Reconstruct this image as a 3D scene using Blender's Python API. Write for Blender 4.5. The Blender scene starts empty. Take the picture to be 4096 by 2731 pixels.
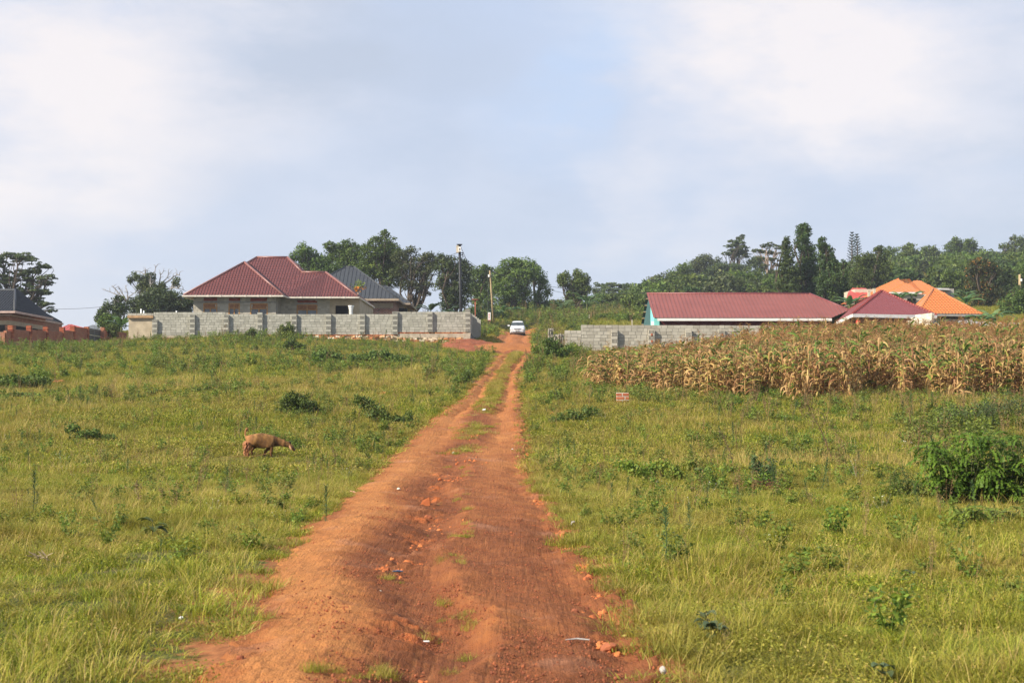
import bpy, math, random
import numpy as np
from mathutils import Vector, Matrix, noise, Euler

random.seed(7)
RNG = np.random.default_rng(7)
scene = bpy.context.scene
COL = scene.collection
R = math.radians

# ------------------------------------------------------------------ camera
FPX, CX, CY, HZ, CAMZ = 5689.0, 2048.0, 1365.5, 1600.0, 1.6
PITCH = math.atan((HZ - CY) / FPX)
cam_d = bpy.data.cameras.new('camera')
cam = bpy.data.objects.new('camera', cam_d)
COL.objects.link(cam)
cam.location = (0, 0, CAMZ)
cam.rotation_euler = (math.pi / 2 + PITCH, 0, 0)
cam_d.lens = 50.0
cam_d.sensor_width = 36.0
cam_d.clip_start = 0.1
cam_d.clip_end = 5000
cam_d.dof.use_dof = True
cam_d.dof.focus_distance = 70
cam_d.dof.aperture_fstop = 6.3
scene.camera = cam


def P(px, py, Y):
    """world point seen at photo pixel (px,py) that lies Y metres ahead"""
    fx, fy = px - CX, CY - py
    dy = FPX * math.cos(PITCH) - fy * math.sin(PITCH)
    dz = FPX * math.sin(PITCH) + fy * math.cos(PITCH)
    t = Y / dy
    return Vector((fx * t, Y, CAMZ + dz * t))


def PX(px, Y):
    return (px - CX) / FPX * Y


def PZ(py, Y):
    return P(CX, py, Y).z


# ------------------------------------------------------------------ terrain
ctl = []
for Y in (-15, 2, 10, 20, 29):
    for X in (-30, -12, 0, 12, 30):
        ctl.append((X, Y, 0.0))
for X in (-25, -8, 2, 12, 25):
    ctl.append((X, 36, 0.16))
for px in (0, 1000, 2050, 2490, 3300, 4000):
    ctl.append((PX(px, 51), 51, 1.42))
for X in (-30, -15, 0, 12, 25, 40):
    ctl.append((X, 70, 2.94))
for X in (-40, -24, -10, 0.3, 8, 20, 32):
    ctl.append((X, 90, 4.5))
for px, py, Y in [(0, 1388, 104), (300, 1380, 114), (600, 1362, 114), (1000, 1354, 114), (1300, 1362, 114), (1600, 1374, 114),
                  (1870, 1386, 114), (600, 1340, 126), (1300, 1340, 130), (-500, 1388, 104),
                  (2060, 1388, 115), (2050, 1366, 138), (2060, 1344, 159), (2090, 1330, 172),
                  (1960, 1283, 180), (1890, 1352, 140), (1930, 1310, 160), (2250, 1340, 140), (2300, 1290, 178),
                  (2350, 1240, 250), (2150, 1310, 172), (2600, 1262, 200)]:
    ctl.append(tuple(P(px, py, Y)))
ctl += [(0.2, 97, 4.30), (0.1, 105, 5.15), (6, 100, 4.75), (14, 112, 5.4), (30, 112, 5.5), (45, 112, 5.6), (36, 128, 6.3),
        (40, 152, 9.6), (60, 150, 10), (-35, 150, 8.6), (-62, 150, 8.0), (-16, 150, 8.4), (-35, 250, 7.5), (-90, 300, 7),
        (-10, 230, 13), (0, 300, 17), (45, 260, 20), (100, 332, 30), (128, 350, 33), (66, 300, 26), (34, 300, 20),
        (80, 220, 19), (100, 450, 38), (200, 450, 40), (30, 450, 26), (-60, 450, 9), (-200, 450, 8)]
for X in (-900, -300, 0, 300, 900):
    ctl.append((X, 800, 14 + X * .02))
    ctl.append((X, 1700, 10))
ctl += [(-200, 0, 0), (200, 0, 0), (-200, 120, 5), (200, 120, 7)]
ctl = np.array(ctl)
CN = len(ctl)


def _U(r2):
    return np.where(r2 > 1e-9, r2 * np.log(np.maximum(r2, 1e-9)), 0.0)


_d2 = ((ctl[:, None, :2] - ctl[None, :, :2]) ** 2).sum(-1)
_K = _U(_d2) + np.eye(CN) * 4.0
_Pm = np.c_[np.ones(CN), ctl[:, :2]]
_A = np.block([[_K, _Pm], [_Pm.T, np.zeros((3, 3))]])
_w = np.linalg.solve(_A, np.r_[ctl[:, 2], np.zeros(3)])

_ns = [(RNG.uniform(0, 6.28), RNG.uniform(0, 6.28)) for _ in range(8)]


def base_z(x, y):
    x = np.asarray(x, float); y = np.asarray(y, float)
    sh = np.broadcast(x, y).shape
    xf = np.broadcast_to(x, sh).ravel(); yf = np.broadcast_to(y, sh).ravel()
    out = np.empty(xf.size)
    for i in range(0, xf.size, 20000):
        xs, ys = xf[i:i + 20000], yf[i:i + 20000]
        d2 = (xs[:, None] - ctl[None, :, 0]) ** 2 + (ys[:, None] - ctl[None, :, 1]) ** 2
        out[i:i + 20000] = _U(d2) @ _w[:CN] + _w[CN] + _w[CN + 1] * xs + _w[CN + 2] * ys
    return out.reshape(sh)


def lumps(x, y):
    a = 0.0
    for k, (f, amp) in enumerate([(.35, .05), (.8, .035), (1.7, .02), (3.9, .009)]):
        p, q = _ns[k]
        a = a + amp * np.sin(x * f + p + 1.3 * np.sin(y * f * .7 + q)) * np.sin(y * f * 1.1 + q + 1.1 * np.sin(x * f * .6 + p))
    return a


# road edges (photo px) -> world
RD = [(3100, 640, 3050), (2731, 880, 2690), (2500, 1010, 2560), (2300, 1110, 2400), (2150, 1210, 2310), (2000, 1375, 2215), (1850, 1545, 2105),
      (1700, 1707, 2090), (1600, 1846, 2082), (1500, 1938, 2068), (1440, 1985, 2110), (1421, 2003, 2130)]


def hit(px, py, ymax=400):
    """ground point under a photo pixel"""
    Ys = np.exp(np.linspace(math.log(4), math.log(ymax), 700))
    fx, fy = px - CX, CY - py
    dy = FPX * math.cos(PITCH) - fy * math.sin(PITCH)
    dz = FPX * math.sin(PITCH) + fy * math.cos(PITCH)
    zs = CAMZ + dz / dy * Ys
    g = base_z(fx / dy * Ys, Ys)
    k = np.argmax(zs < g)
    if zs[k] >= g[k]:
        k = len(Ys) - 1
    a = (zs[k - 1] - g[k - 1]); b = (g[k] - zs[k])
    Y = Ys[k - 1] + (Ys[k] - Ys[k - 1]) * a / max(a + b, 1e-6)
    return Vector((fx / dy * Y, Y, float(base_z(fx / dy * Y, Y))))


rl = [];
for py, l, r in RD:
    A, B = hit(l, py), hit(r, py)
    rl.append(((A.y + B.y) / 2, A.x, B.x))
rl = [q for q in rl if q[0] < 93]
# beyond the lip: road dips, widens into the crossing, then climbs to the car
for Y, l, r in [(97, 1965, 2165), (104, 1975, 2150), (118, 1990, 2130), (138, 1994, 2124), (158, 1998, 2132), (168, 2008, 2142), (174, 2015, 2146)]:
    rl.append((Y, PX(l, Y), PX(r, Y)))
rl = np.array(sorted(rl))


def road_lr(y):
    return np.interp(y, rl[:, 0], rl[:, 1]), np.interp(y, rl[:, 0], rl[:, 2])


def road_s(x, y):
    l, r = road_lr(y)
    return (x - l) / (r - l)


def road_rel(s, y):
    """relief of the track surface over fraction s across and distance y"""
    wob = .05 * np.sin(y * .55) + .03 * np.sin(y * 1.7 + 1)
    t = s + wob * np.clip(1 - np.abs(s - .5) * 1.6, 0, 1)
    h = np.interp(t, [0, .08, .2, .3, .42, .5, .58, .68, .8, .9, 1.0],
                  [0.0, .04, .075, .03, -.06, -.045, .055, .015, .0, -.065, .0])
    far = np.interp(t, [0, .1, .22, .42, .55, .75, .9, 1], [.03, .02, -.08, .07, .07, -.09, .01, .03])
    k = np.clip((y - 32) / 18, 0, 1)
    h = h * (1 - k) + far * k
    h = h + .012 * np.sin(y * 3.1 + s * 9) * np.sin(s * 14 + y * .9)
    h = h * (.95 + .25 * np.sin(y * .8)) * 1.0
    return h


def gz(x, y):
    """finished ground height, without the road sheet"""
    x = np.asarray(x, float); y = np.asarray(y, float)
    z = base_z(x, y)
    s = road_s(x, y)
    edge = np.clip(np.minimum(s, 1 - s) / .12, -1, 1)
    inr = np.clip(edge, 0, 1) * (y < 173)
    offl = np.clip(-edge * 1.0, 0, 1)
    z = z + lumps(x, y) * np.where(y < 190, offl * .9 + .1, 1) * np.clip(1.2 - y / 200, .3, 1) - .2 * inr
    return z


def gzf(x, y):
    return float(gz(x, y))


def G(px, py):
    v = hit(px, py)
    v.z = gzf(v.x, v.y)
    return v


def road_top(x, y):
    s = road_s(x, y)
    return float(base_z(x, y) + .015 + road_rel(np.clip(s, 0, 1), y))


def surfv(x, y):
    s = road_s(x, y); inside = (s > 0) & (s < 1) & (y < 173)
    return np.where(inside, np.maximum(gz(x, y), base_z(x, y) + .012 + road_rel(np.clip(s, 0, 1), y)), gz(x, y))


def surf(x, y):
    s = float(road_s(x, y))
    return max(gzf(x, y), road_top(x, y)) if -0.0 < s < 1.0 and y < 173 else gzf(x, y)


# ------------------------------------------------------------------ mesh helpers
def mesh_np(name, v, f, var=None, mat=None, smooth=False):
    """fast mesh from arrays; f is (M,3) or (M,4)"""
    v = np.asarray(v, np.float32); f = np.asarray(f, np.int32)
    me = bpy.data.meshes.new(name)
    k = f.shape[1]
    me.vertices.add(len(v)); me.vertices.foreach_set('co', v.ravel())
    me.loops.add(f.size); me.loops.foreach_set('vertex_index', f.ravel())
    me.polygons.add(len(f)); me.polygons.foreach_set('loop_start', np.arange(0, f.size, k, dtype=np.int32))
    me.polygons.foreach_set('loop_total', np.full(len(f), k, np.int32))
    if smooth:
        me.polygons.foreach_set('use_smooth', np.ones(len(f), bool))
    me.update(calc_edges=True)
    if var is not None:
        a = me.attributes.new('var', 'FLOAT', 'POINT'); a.data.foreach_set('value', np.asarray(var, np.float32))
    if mat:
        me.materials.append(mat)
    return me


class MB:
    def __init__(s):
        s.v = []; s.f = []; s.a = []

    def add(s, vs, fs, var=.5):
        o = len(s.v)
        s.v += [tuple(p) for p in vs]; s.a += [var] * len(vs)
        s.f += [tuple(i + o for i in q) for q in fs]
        return s

    def box(s, c, d, var=.5, M=None, jit=0):
        c = Vector(c); hx, hy, hz = d[0] / 2, d[1] / 2, d[2] / 2
        vs = []
        for z in (-hz, hz):
            for x, y in ((-hx, -hy), (hx, -hy), (hx, hy), (-hx, hy)):
                p = Vector((x, y, z))
                if jit: p += Vector((random.uniform(-jit, jit), random.uniform(-jit, jit), random.uniform(-jit, jit)))
                if M is not None: p = M @ p
                vs.append(c + p)
        return s.add(vs, [(0, 3, 2, 1), (4, 5, 6, 7), (0, 1, 5, 4), (1, 2, 6, 5), (2, 3, 7, 6), (3, 0, 4, 7)], var)

    def span(s, a, b, w, h, var=.5, up=(0, 0, 1)):
        """bar from a to b of width w (sideways) and height h"""
        a, b = Vector(a), Vector(b); d = (b - a).normalized()
        x = d.cross(Vector(up)).normalized(); u = x.cross(d)
        vs = []
        for p in (a, b):
            for i, j in ((-1, -1), (1, -1), (1, 1), (-1, 1)):
                vs.append(p + x * i * w / 2 + u * j * h / 2)
        return s.add(vs, [(3, 2, 1, 0), (4, 5, 6, 7), (0, 1, 5, 4), (1, 2, 6, 5), (2, 3, 7, 6), (3, 0, 4, 7)], var)

    def poly(s, pts, var=.5):
        return s.add(pts, [tuple(range(len(pts)))], var)

    def tube(s, path, rad, n=6, var=.5, cap=True):
        path = [Vector(p) for p in path]
        if not hasattr(rad, '__len__'): rad = [rad] * len(path)
        o = len(s.v); up = Vector((0, 0, 1))
        px = None
        for i, p in enumerate(path):
            t = (path[min(i + 1, len(path) - 1)] - path[max(i - 1, 0)])
            t = t.normalized() if t.length > 1e-9 else up
            if px is None:
                ref = Vector((1, 0, 0)) if abs(t.z) > .9 else up
                x = t.cross(ref).normalized()
            else:
                x = (px - t * px.dot(t)).normalized()
            px = x; y = t.cross(x)
            for k in range(n):
                a = 2 * math.pi * k / n
                s.v.append(tuple(p + (x * math.cos(a) + y * math.sin(a)) * rad[i])); s.a.append(var)
        for i in range(len(path) - 1):
            for k in range(n):
                s.f.append((o + i * n + k, o + i * n + (k + 1) % n, o + (i + 1) * n + (k + 1) % n, o + (i + 1) * n + k))
        if cap:
            s.f.append(tuple(o + k for k in range(n))[::-1]); e = o + (len(path) - 1) * n
            s.f.append(tuple(e + k for k in range(n)))
        return s

    def mesh(s, name, mat=None, smooth=False, origin=None):
        me = bpy.data.meshes.new(name)
        v = s.v
        if origin is not None:
            ox, oy, oz = origin; v = [(p[0] - ox, p[1] - oy, p[2] - oz) for p in v]
        me.from_pydata(v, [], s.f)
        if smooth:
            me.polygons.foreach_set('use_smooth', [True] * len(me.polygons))
        a = me.attributes.new('var', 'FLOAT', 'POINT'); a.data.foreach_set('value', s.a)
        if mat: me.materials.append(mat)
        me.update()
        return me


def link(name, data, loc=None, parent=None):
    o = bpy.data.objects.new(name, data); COL.objects.link(o)
    if loc is not None: o.location = loc
    if parent: o.parent = parent
    return o


def tag(o, label=None, cat=None, group=None, kind=None):
    if label: o['label'] = label
    if cat: o['category'] = cat
    if group: o['group'] = group
    if kind: o['kind'] = kind
    return o


def thing(name, loc, label, cat, group=None):
    o = link(name, None, loc); o.empty_display_size = .2
    return tag(o, label, cat, group)


def top(o):
    while o.parent: o = o.parent
    return o


def part(parent, name, mb, mat, smooth=False, label=None):
    """world coordinate builder -> child mesh"""
    me = mb.mesh(name, mat, smooth, origin=top(parent).location)
    o = link(name, me, parent=parent)
    if label: o['label'] = label
    return o


def solo(name, mb, mat, label, cat, loc, group=None, smooth=False):
    o = link(name, mb.mesh(name, mat, smooth, origin=loc), loc)
    return tag(o, label, cat, group)


# ------------------------------------------------------------------ materials
def lin(r, g, b):
    f = lambda c: ((c / 255 + .055) / 1.055) ** 2.4 if c / 255 > .04045 else c / 255 / 12.92
    return (f(r), f(g), f(b), 1)


class NT:
    def __init__(s, mat):
        s.t = mat.node_tree; s.t.nodes.clear(); s.out = s.t.nodes.new('ShaderNodeOutputMaterial')

    def n(s, typ, ins=None, **kw):
        d = s.t.nodes.new(typ)
        for k, v in kw.items(): setattr(d, k, v)
        if ins:
            for k, v in ins.items():
                if isinstance(v, bpy.types.NodeSocket): s.t.links.new(v, d.inputs[k])
                else: d.inputs[k].default_value = v
        return d

    def l(s, a, b): s.t.links.new(a, b)

    def ramp(s, fac, stops, interp='LINEAR'):
        d = s.t.nodes.new('ShaderNodeValToRGB'); d.color_ramp.interpolation = interp
        e = d.color_ramp.elements
        while len(e) > 1: e.remove(e[-1])
        e[0].position = stops[0][0]; e[0].color = stops[0][1]
        for p, c in stops[1:]:
            q = e.new(p); q.color = c
        s.l(fac, d.inputs[0])
        return d.outputs[0]

    def mix(s, fac, a, b, bt='MIX'):
        d = s.t.nodes.new('ShaderNodeMix'); d.data_type = 'RGBA'; d.blend_type = bt
        for i, v in ((0, fac), (6, a), (7, b)):
            if isinstance(v, bpy.types.NodeSocket): s.l(v, d.inputs[i])
            else: d.inputs[i].default_value = v
        return d.outputs[2]

    def noise(s, scale, vec=None, detail=4, rough=.55):
        ins = {'Scale': scale, 'Detail': detail, 'Roughness': rough}
        if vec is not None: ins['Vector'] = vec
        return s.n('ShaderNodeTexNoise', ins).outputs[0]

    def mr(s, v, a, b, c=0., d=1.):
        return s.n('ShaderNodeMapRange', {0: v, 1: a, 2: b, 3: c, 4: d}).outputs[0]

    def math(s, op, a, b=0.):
        return s.n('ShaderNodeMath', {0: a, 1: b}, operation=op).outputs[0]


def newmat(name):
    m = bpy.data.materials.new(name); m.use_nodes = True
    return m, NT(m)


def simple(name, col, rough=.7, spec=.3, metal=0., var=0.12, nscale=3., bump=0., bscale=30.):
    m, t = newmat(name)
    pos = t.n('ShaderNodeTexCoord').outputs['Object']
    nz = t.noise(nscale, pos)
    dark = tuple(c * (1 - var * 1.6) for c in col[:3]) + (1,)
    lite = tuple(min(1, c * (1 + var * 1.2)) for c in col[:3]) + (1,)
    c = t.ramp(nz, [(.3, dark), (.7, lite)])
    b = t.n('ShaderNodeBsdfPrincipled', {'Base Color': c, 'Roughness': rough, 'Specular IOR Level': spec, 'Metallic': metal})
    if bump:
        bn = t.n('ShaderNodeBump', {'Height': t.noise(bscale, pos), 'Strength': bump, 'Distance': .02})
        t.l(bn.outputs[0], b.inputs['Normal'])
    t.l(b.outputs[0], t.out.inputs[0])
    return m


def leafmat(name, stops, transl=.3, big=None, bigscale=.15, rough=.55, spec=.25):
    """foliage: colour by per-leaf attribute, optional large patches"""
    m, t = newmat(name)
    var = t.n('ShaderNodeAttribute', attribute_name='var').outputs['Fac']
    c = t.ramp(var, stops)
    rnd = t.n('ShaderNodeObjectInfo').outputs['Random']
    hs = t.n('ShaderNodeHueSaturation', {'Color': c, 'Hue': t.mr(rnd, 0, 1, .485, .515), 'Value': t.mr(rnd, 0, 1, .82, 1.15), 'Saturation': 1.0})
    c = hs.outputs[0]
    if big:
        pos = t.n('ShaderNodeNewGeometry').outputs['Position']
        nz = t.noise(bigscale, pos, 3)
        f = t.mr(nz, .42, .62, 0, big[1])
        c = t.mix(f, c, big[0])
        f2 = t.mr(t.noise(bigscale * 7, pos, 4, .7), .5, .7, 0, .45)
        c = t.mix(f2, c, (big[0][0] * .75, big[0][1] * .62, big[0][2] * .7, 1))
        f3 = t.mr(t.noise(bigscale * 4, pos, 3, .7), .56, .7, 0, .5)
        c = t.mix(f3, c, (big[0][0] * .25, big[0][1] * .42, big[0][2] * .2, 1))
    b = t.n('ShaderNodeBsdfPrincipled', {'Base Color': c, 'Roughness': rough, 'Specular IOR Level': spec})
    tr = t.n('ShaderNodeBsdfTranslucent', {'Color': c})
    mx = t.n('ShaderNodeMixShader', {0: transl, 1: b.outputs[0], 2: tr.outputs[0]})
    t.l(mx.outputs[0], t.out.inputs[0])
    return m


def brickmat(name, c1, c2, mortar, w=.23, h=.075, ms=.012, wall='x'):
    m, t = newmat(name)
    pos = t.n('ShaderNodeTexCoord').outputs['Object']
    sp = t.n('ShaderNodeSeparateXYZ', {0: pos})
    h_ = t.math('ADD', sp.outputs[0], sp.outputs[1])
    vec = t.n('ShaderNodeCombineXYZ', {0: h_, 1: sp.outputs[2]}).outputs[0]
    nz = t.n('ShaderNodeTexNoise', {'Vector': pos, 'Scale': 9.}).outputs[1]
    vec = t.n('ShaderNodeVectorMath', {0: vec, 1: t.n('ShaderNodeVectorMath', {0: nz, 1: (.02, .02, 0)}, operation='MULTIPLY').outputs[0]}, operation='ADD').outputs[0]
    br = t.n('ShaderNodeTexBrick', {'Vector': vec, 'Color1': c1, 'Color2': c2, 'Mortar': mortar, 'Scale': 1., 'Mortar Size': ms,
                                   'Mortar Smooth': .3, 'Bias': -.1, 'Brick Width': w, 'Row Height': h})
    st = t.noise(1.2, pos)
    c = t.mix(t.mr(st, .4, .75, 0, .45), br.outputs[0], (c1[0] * .5, c1[1] * .5, c1[2] * .5, 1))
    bp = t.n('ShaderNodeBump', {'Height': br.outputs[1], 'Strength': .6, 'Distance': .01}, invert=True)
    b = t.n('ShaderNodeBsdfPrincipled', {'Base Color': c, 'Roughness': .9, 'Specular IOR Level': .1, 'Normal': bp.outputs[0]})
    t.l(b.outputs[0], t.out.inputs[0])
    return m


def varmat(name, stops, rough=.9, spec=.15, bump=.3, bscale=40., stain=.25, metal=0.):
    """colour per block / stone by attribute plus stains"""
    m, t = newmat(name)
    pos = t.n('ShaderNodeTexCoord').outputs['Object']
    var = t.n('ShaderNodeAttribute', attribute_name='var').outputs['Fac']
    c = t.ramp(var, stops)
    st = t.noise(1.6, pos, 5, .65)
    c = t.mix(t.mr(st, .5, .75, 0, stain), c, tuple(x * .55 for x in stops[0][1][:3]) + (1,))
    bp = t.n('ShaderNodeBump', {'Height': t.noise(bscale, pos), 'Strength': bump, 'Distance': .01})
    b = t.n('ShaderNodeBsdfPrincipled', {'Base Color': c, 'Roughness': rough, 'Specular IOR Level': spec, 'Metallic': metal, 'Normal': bp.outputs[0]})
    t.l(b.outputs[0], t.out.inputs[0])
    return m


M = {}
M['block'] = varmat('block', [(0, (.29, .28, .235, 1)), (.5, (.35, .338, .285, 1)), (1, (.40, .385, .33, 1))])
M['mortar'] = simple('mortar', (.24, .235, .22, 1), .95, .1, var=.25, nscale=4)
M['blockwarm'] = varmat('blockwarm', [(0, (.32, .29, .235, 1)), (.5, (.39, .358, .295, 1)), (1, (.45, .415, .345, 1))], stain=.3)
M['blockpale'] = varmat('blockpale', [(0, (.50, .45, .36, 1)), (1, (.66, .60, .50, 1))])
M['plaster'] = simple('plaster', (.42, .35, .25, 1), .95, .1, var=.16, nscale=1.5, bump=.3)
M['lintel'] = simple('lintel', (.38, .24, .13, 1), .9, .1, var=.2)
M['stone'] = varmat('stone', [(0, (.42, .14, .05, 1)), (.4, (.55, .30, .14, 1)), (.75, (.55, .42, .27, 1)), (1, (.66, .6, .48, 1))], stain=.3)
M['concrete'] = simple('concrete', (.40, .34, .26, 1), .95, .1, var=.2, nscale=2, bump=.4)
M['brickred'] = brickmat('brickred', (.42, .12, .055, 1), (.28, .075, .04, 1), (.36, .26, .18, 1))
M['brickhouse'] = brickmat('brickhouse', (.36, .12, .055, 1), (.20, .065, .04, 1), (.34, .25, .18, 1), .27, .1, .02)
M['brickburnt'] = brickmat('brickburnt', (.34, .13, .09, 1), (.10, .07, .07, 1), (.42, .34, .27, 1), .30, .13, .02)
M['brickvar'] = varmat('brickvar', [(0, (.22, .06, .035, 1)), (.6, (.38, .115, .055, 1)), (1, (.50, .19, .09, 1))], stain=.35)
M['rooftile'] = simple('rooftile', (.135, .040, .034, 1), .42, .45, var=.08, nscale=1.5)
M['roofcap'] = simple('roofcap', (.22, .095, .08, 1), .4, .45, var=.08)
M['roofgrey'] = simple('roofgrey', (.042, .046, .052, 1), .55, .35, var=.1)
M['roofdark'] = simple('roofdark', (.024, .026, .032, 1), .55, .35, var=.1)
M['roofred'] = simple('roofred', (.215, .066, .052, 1), .5, .4, var=.07, nscale=.8)
M['roofmaroon'] = simple('roofmaroon', (.175, .046, .048, 1), .45, .4, var=.06)
M['rooforange'] = simple('rooforange', (.48, .165, .05, 1), .55, .3, var=.08)
M['capmaroon'] = simple('capmaroon', (.25, .05, .045, 1), .5, .3)
M['roofscarlet'] = simple('roofscarlet', (.42, .07, .05, 1), .5, .3, var=.1)
M['gutter'] = simple('gutter', (.62, .56, .48, 1), .5, .4, var=.1)
M['fascia'] = simple('fascia', (.72, .68, .64, 1), .5, .3, var=.07)
M['soffit'] = simple('soffit', (.34, .27, .2, 1), .9, .1)
M['wood'] = simple('wood', (.44, .22, .07, 1), .6, .3, var=.15, nscale=8)
M['reed'] = simple('reed', (.30, .14, .06, 1), .8, .2, var=.2, nscale=8)
M['glass'] = simple('glass', (.10, .115, .13, 1), .12, .6, var=.3, nscale=2)
M['dark'] = simple('dark', (.02, .018, .016, 1), .8, .1)
M['vent'] = simple('vent', (.34, .07, .035, 1), .9, .1, var=.15)
M['white'] = simple('white', (.78, .78, .76, 1), .5, .3, var=.05)
M['chalk'] = simple('chalk', (.5, .46, .40, 1), .8, .2, var=.3, nscale=12, bump=.5)
M['pvc'] = simple('pvc', (.8, .8, .78, 1), .4, .4, var=.04)
M['teal'] = simple('teal', (.22, .62, .60, 1), .8, .2, var=.05)
M['maroonwall'] = simple('maroonwall', (.16, .03, .035, 1), .8, .2, var=.08)
M['greensheet'] = simple('greensheet', (.05, .12, .12, 1), .6, .3)
M['creamwall'] = simple('creamwall', (.5, .44, .34, 1), .9, .1, var=.06)
M['greywall'] = simple('greywall', (.33, .31, .28, 1), .9, .1, var=.1)
M['blackpole'] = simple('blackpole', (.022, .024, .028, 1), .6, .35, var=.3, nscale=5)
M['woodpole'] = simple('woodpole', (.36, .27, .15, 1), .85, .15, var=.2, nscale=6)
M['wire'] = simple('wire', (.035, .035, .04, 1), .6, .3)
M['wirelite'] = simple('wirelite', (.25, .25, .26, 1), .6, .3)
M['rust'] = simple('rust', (.34, .12, .07, 1), .8, .2, var=.3, nscale=1.5)
M['sheetgrey'] = simple('sheetgrey', (.42, .40, .37, 1), .7, .3, var=.2, nscale=1.5)
M['gate'] = simple('gate', (.03, .04, .045, 1), .5, .4)
M['gatelite'] = simple('gatelite', (.12, .13, .14, 1), .5, .4)
M['redplastic'] = simple('redplastic', (.75, .05, .02, 1), .4, .4)
M['signred'] = simple('signred', (.6, .06, .06, 1), .5, .3)
M['bark'] = simple('bark', (.085, .065, .048, 1), .9, .1, var=.3, nscale=4, bump=.5)
M['barkpale'] = simple('barkpale', (.36, .27, .21, 1), .9, .1, var=.25, nscale=4)
M['barkgrey'] = simple('barkgrey', (.26, .24, .22, 1), .9, .1, var=.2)
M['stem'] = simple('stem', (.09, .10, .035, 1), .8, .2, var=.3)
M['drystem'] = simple('drystem', (.13, .085, .05, 1), .9, .1, var=.3)


def c3(*c): return tuple(c) + (1,)


M['leaf'] = leafmat('leaf', [(0, c3(.045, .075, .014)), (.6, c3(.085, .13, .022)), (1, c3(.15, .20, .03))])
M['leafdark'] = leafmat('leafdark', [(0, c3(.03, .052, .016)), (.6, c3(.055, .09, .022)), (1, c3(.11, .145, .03))], .22)
M['leafacacia'] = leafmat('leafacacia', [(0, c3(.042, .06, .022)), (.6, c3(.078, .105, .032)), (1, c3(.14, .155, .05))], .25)
M['leaflime'] = leafmat('leaflime', [(0, c3(.05, .09, .015)), (.6, c3(.095, .15, .022)), (1, c3(.16, .21, .04))], .35)
M['leafmid'] = leafmat('leafmid', [(0, c3(.055, .09, .018)), (.6, c3(.11, .16, .028)), (1, c3(.18, .22, .045))], .3)
M['leafgold'] = leafmat('leafgold', [(0, c3(.03, .045, .015)), (.6, c3(.06, .08, .02)), (.8, c3(.12, .11, .02)), (.9, c3(.35, .17, .03)), (1, c3(.4, .2, .03))], .25)
M['banana'] = leafmat('banana', [(0, c3(.04, .09, .02)), (.6, c3(.09, .17, .04)), (1, c3(.2, .28, .09))], .4, rough=.4, spec=.4)
M['bananadark'] = leafmat('bananadark', [(0, c3(.02, .05, .02)), (1, c3(.06, .1, .035))], .3, rough=.4, spec=.4)
M['needle'] = leafmat('needle', [(0, c3(.02, .04, .028)), (1, c3(.04, .065, .045))], .1)
M['grass'] = leafmat('grass', [(0, c3(.08, .12, .010)), (.4, c3(.24, .28, .018)), (.7, c3(.40, .37, .04)), (.86, c3(.50, .38, .10)), (1, c3(.54, .38, .15))],
                     .35, big=(c3(.36, .28, .065), .5), bigscale=.16)
M['grassfar'] = leafmat('grassfar', [(0, c3(.12, .12, .03)), (.5, c3(.22, .19, .05)), (1, c3(.38, .29, .11))], .3)
M['weed'] = leafmat('weed', [(0, c3(.08, .14, .02)), (.5, c3(.16, .24, .03)), (.85, c3(.26, .32, .04)), (1, c3(.40, .38, .05))], .35,
                    big=(c3(.17, .17, .035), .5), bigscale=.4)
M['maize'] = leafmat('maize', [(0, c3(.20, .09, .035)), (.3, c3(.42, .235, .085)), (.6, c3(.62, .41, .18)), (.76, c3(.36, .33, .07)), (.88, c3(.15, .22, .03)), (1, c3(.08, .15, .025))], .35)
M['tassel'] = leafmat('tassel', [(0, c3(.2, .11, .05)), (1, c3(.40, .25, .11))], .2)
# ------------------------------------------------------------------ world, sun
SAZ, SEL = R(60), R(34)
S = Vector((-math.sin(SAZ) * math.cos(SEL), -math.cos(SAZ) * math.cos(SEL), math.sin(SEL)))
w = bpy.data.worlds.new('World'); scene.world = w; w.use_nodes = True


class WN(NT):
    def __init__(s, w):
        s.t = w.node_tree; s.t.nodes.clear(); s.out = s.t.nodes.new('ShaderNodeOutputWorld')


t = WN(w)
dirn = t.n('ShaderNodeTexCoord').outputs['Generated']
sky = t.n('ShaderNodeTexSky', sky_type='NISHITA', sun_disc=False, sun_elevation=SEL, sun_rotation=math.atan2(S.x, S.y), altitude=1100., dust_density=2.5)
sp = t.n('ShaderNodeSeparateXYZ', {0: dirn})
zz = t.math('MAXIMUM', sp.outputs[2], 0.0)
SKYK = 6.6   # cloud radiance scale: background strength is 0.1
def C(r, g, b, k=1.0):
    a = lin(r, g, b); return (a[0] * SKYK * k, a[1] * SKYK * k, a[2] * SKYK * k, 1)
base = t.ramp(zz, [(0.0, (.60, .655, .77, 1)), (.10, (.58, .64, .78, 1)), (.25, (.545, .625, .79, 1)), (.6, (.45, .56, .78, 1))])
base = t.mix(1.0, base, (SKYK, SKYK, SKYK, 1), 'MULTIPLY')
# clouds live on the sky sphere: wide soft banks, stretched sideways
mp = t.n('ShaderNodeMapping', {'Vector': dirn, 'Scale': (1.0, 1.0, 2.6), 'Location': (.37, 1.9, .2)}).outputs[0]
n1 = t.noise(3.2, mp, 6, .5)
n2 = t.noise(9.0, mp, 8, .62)
nn = t.math('ADD', t.math('MULTIPLY', n1, .62), t.math('MULTIPLY', n2, .38))


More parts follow.
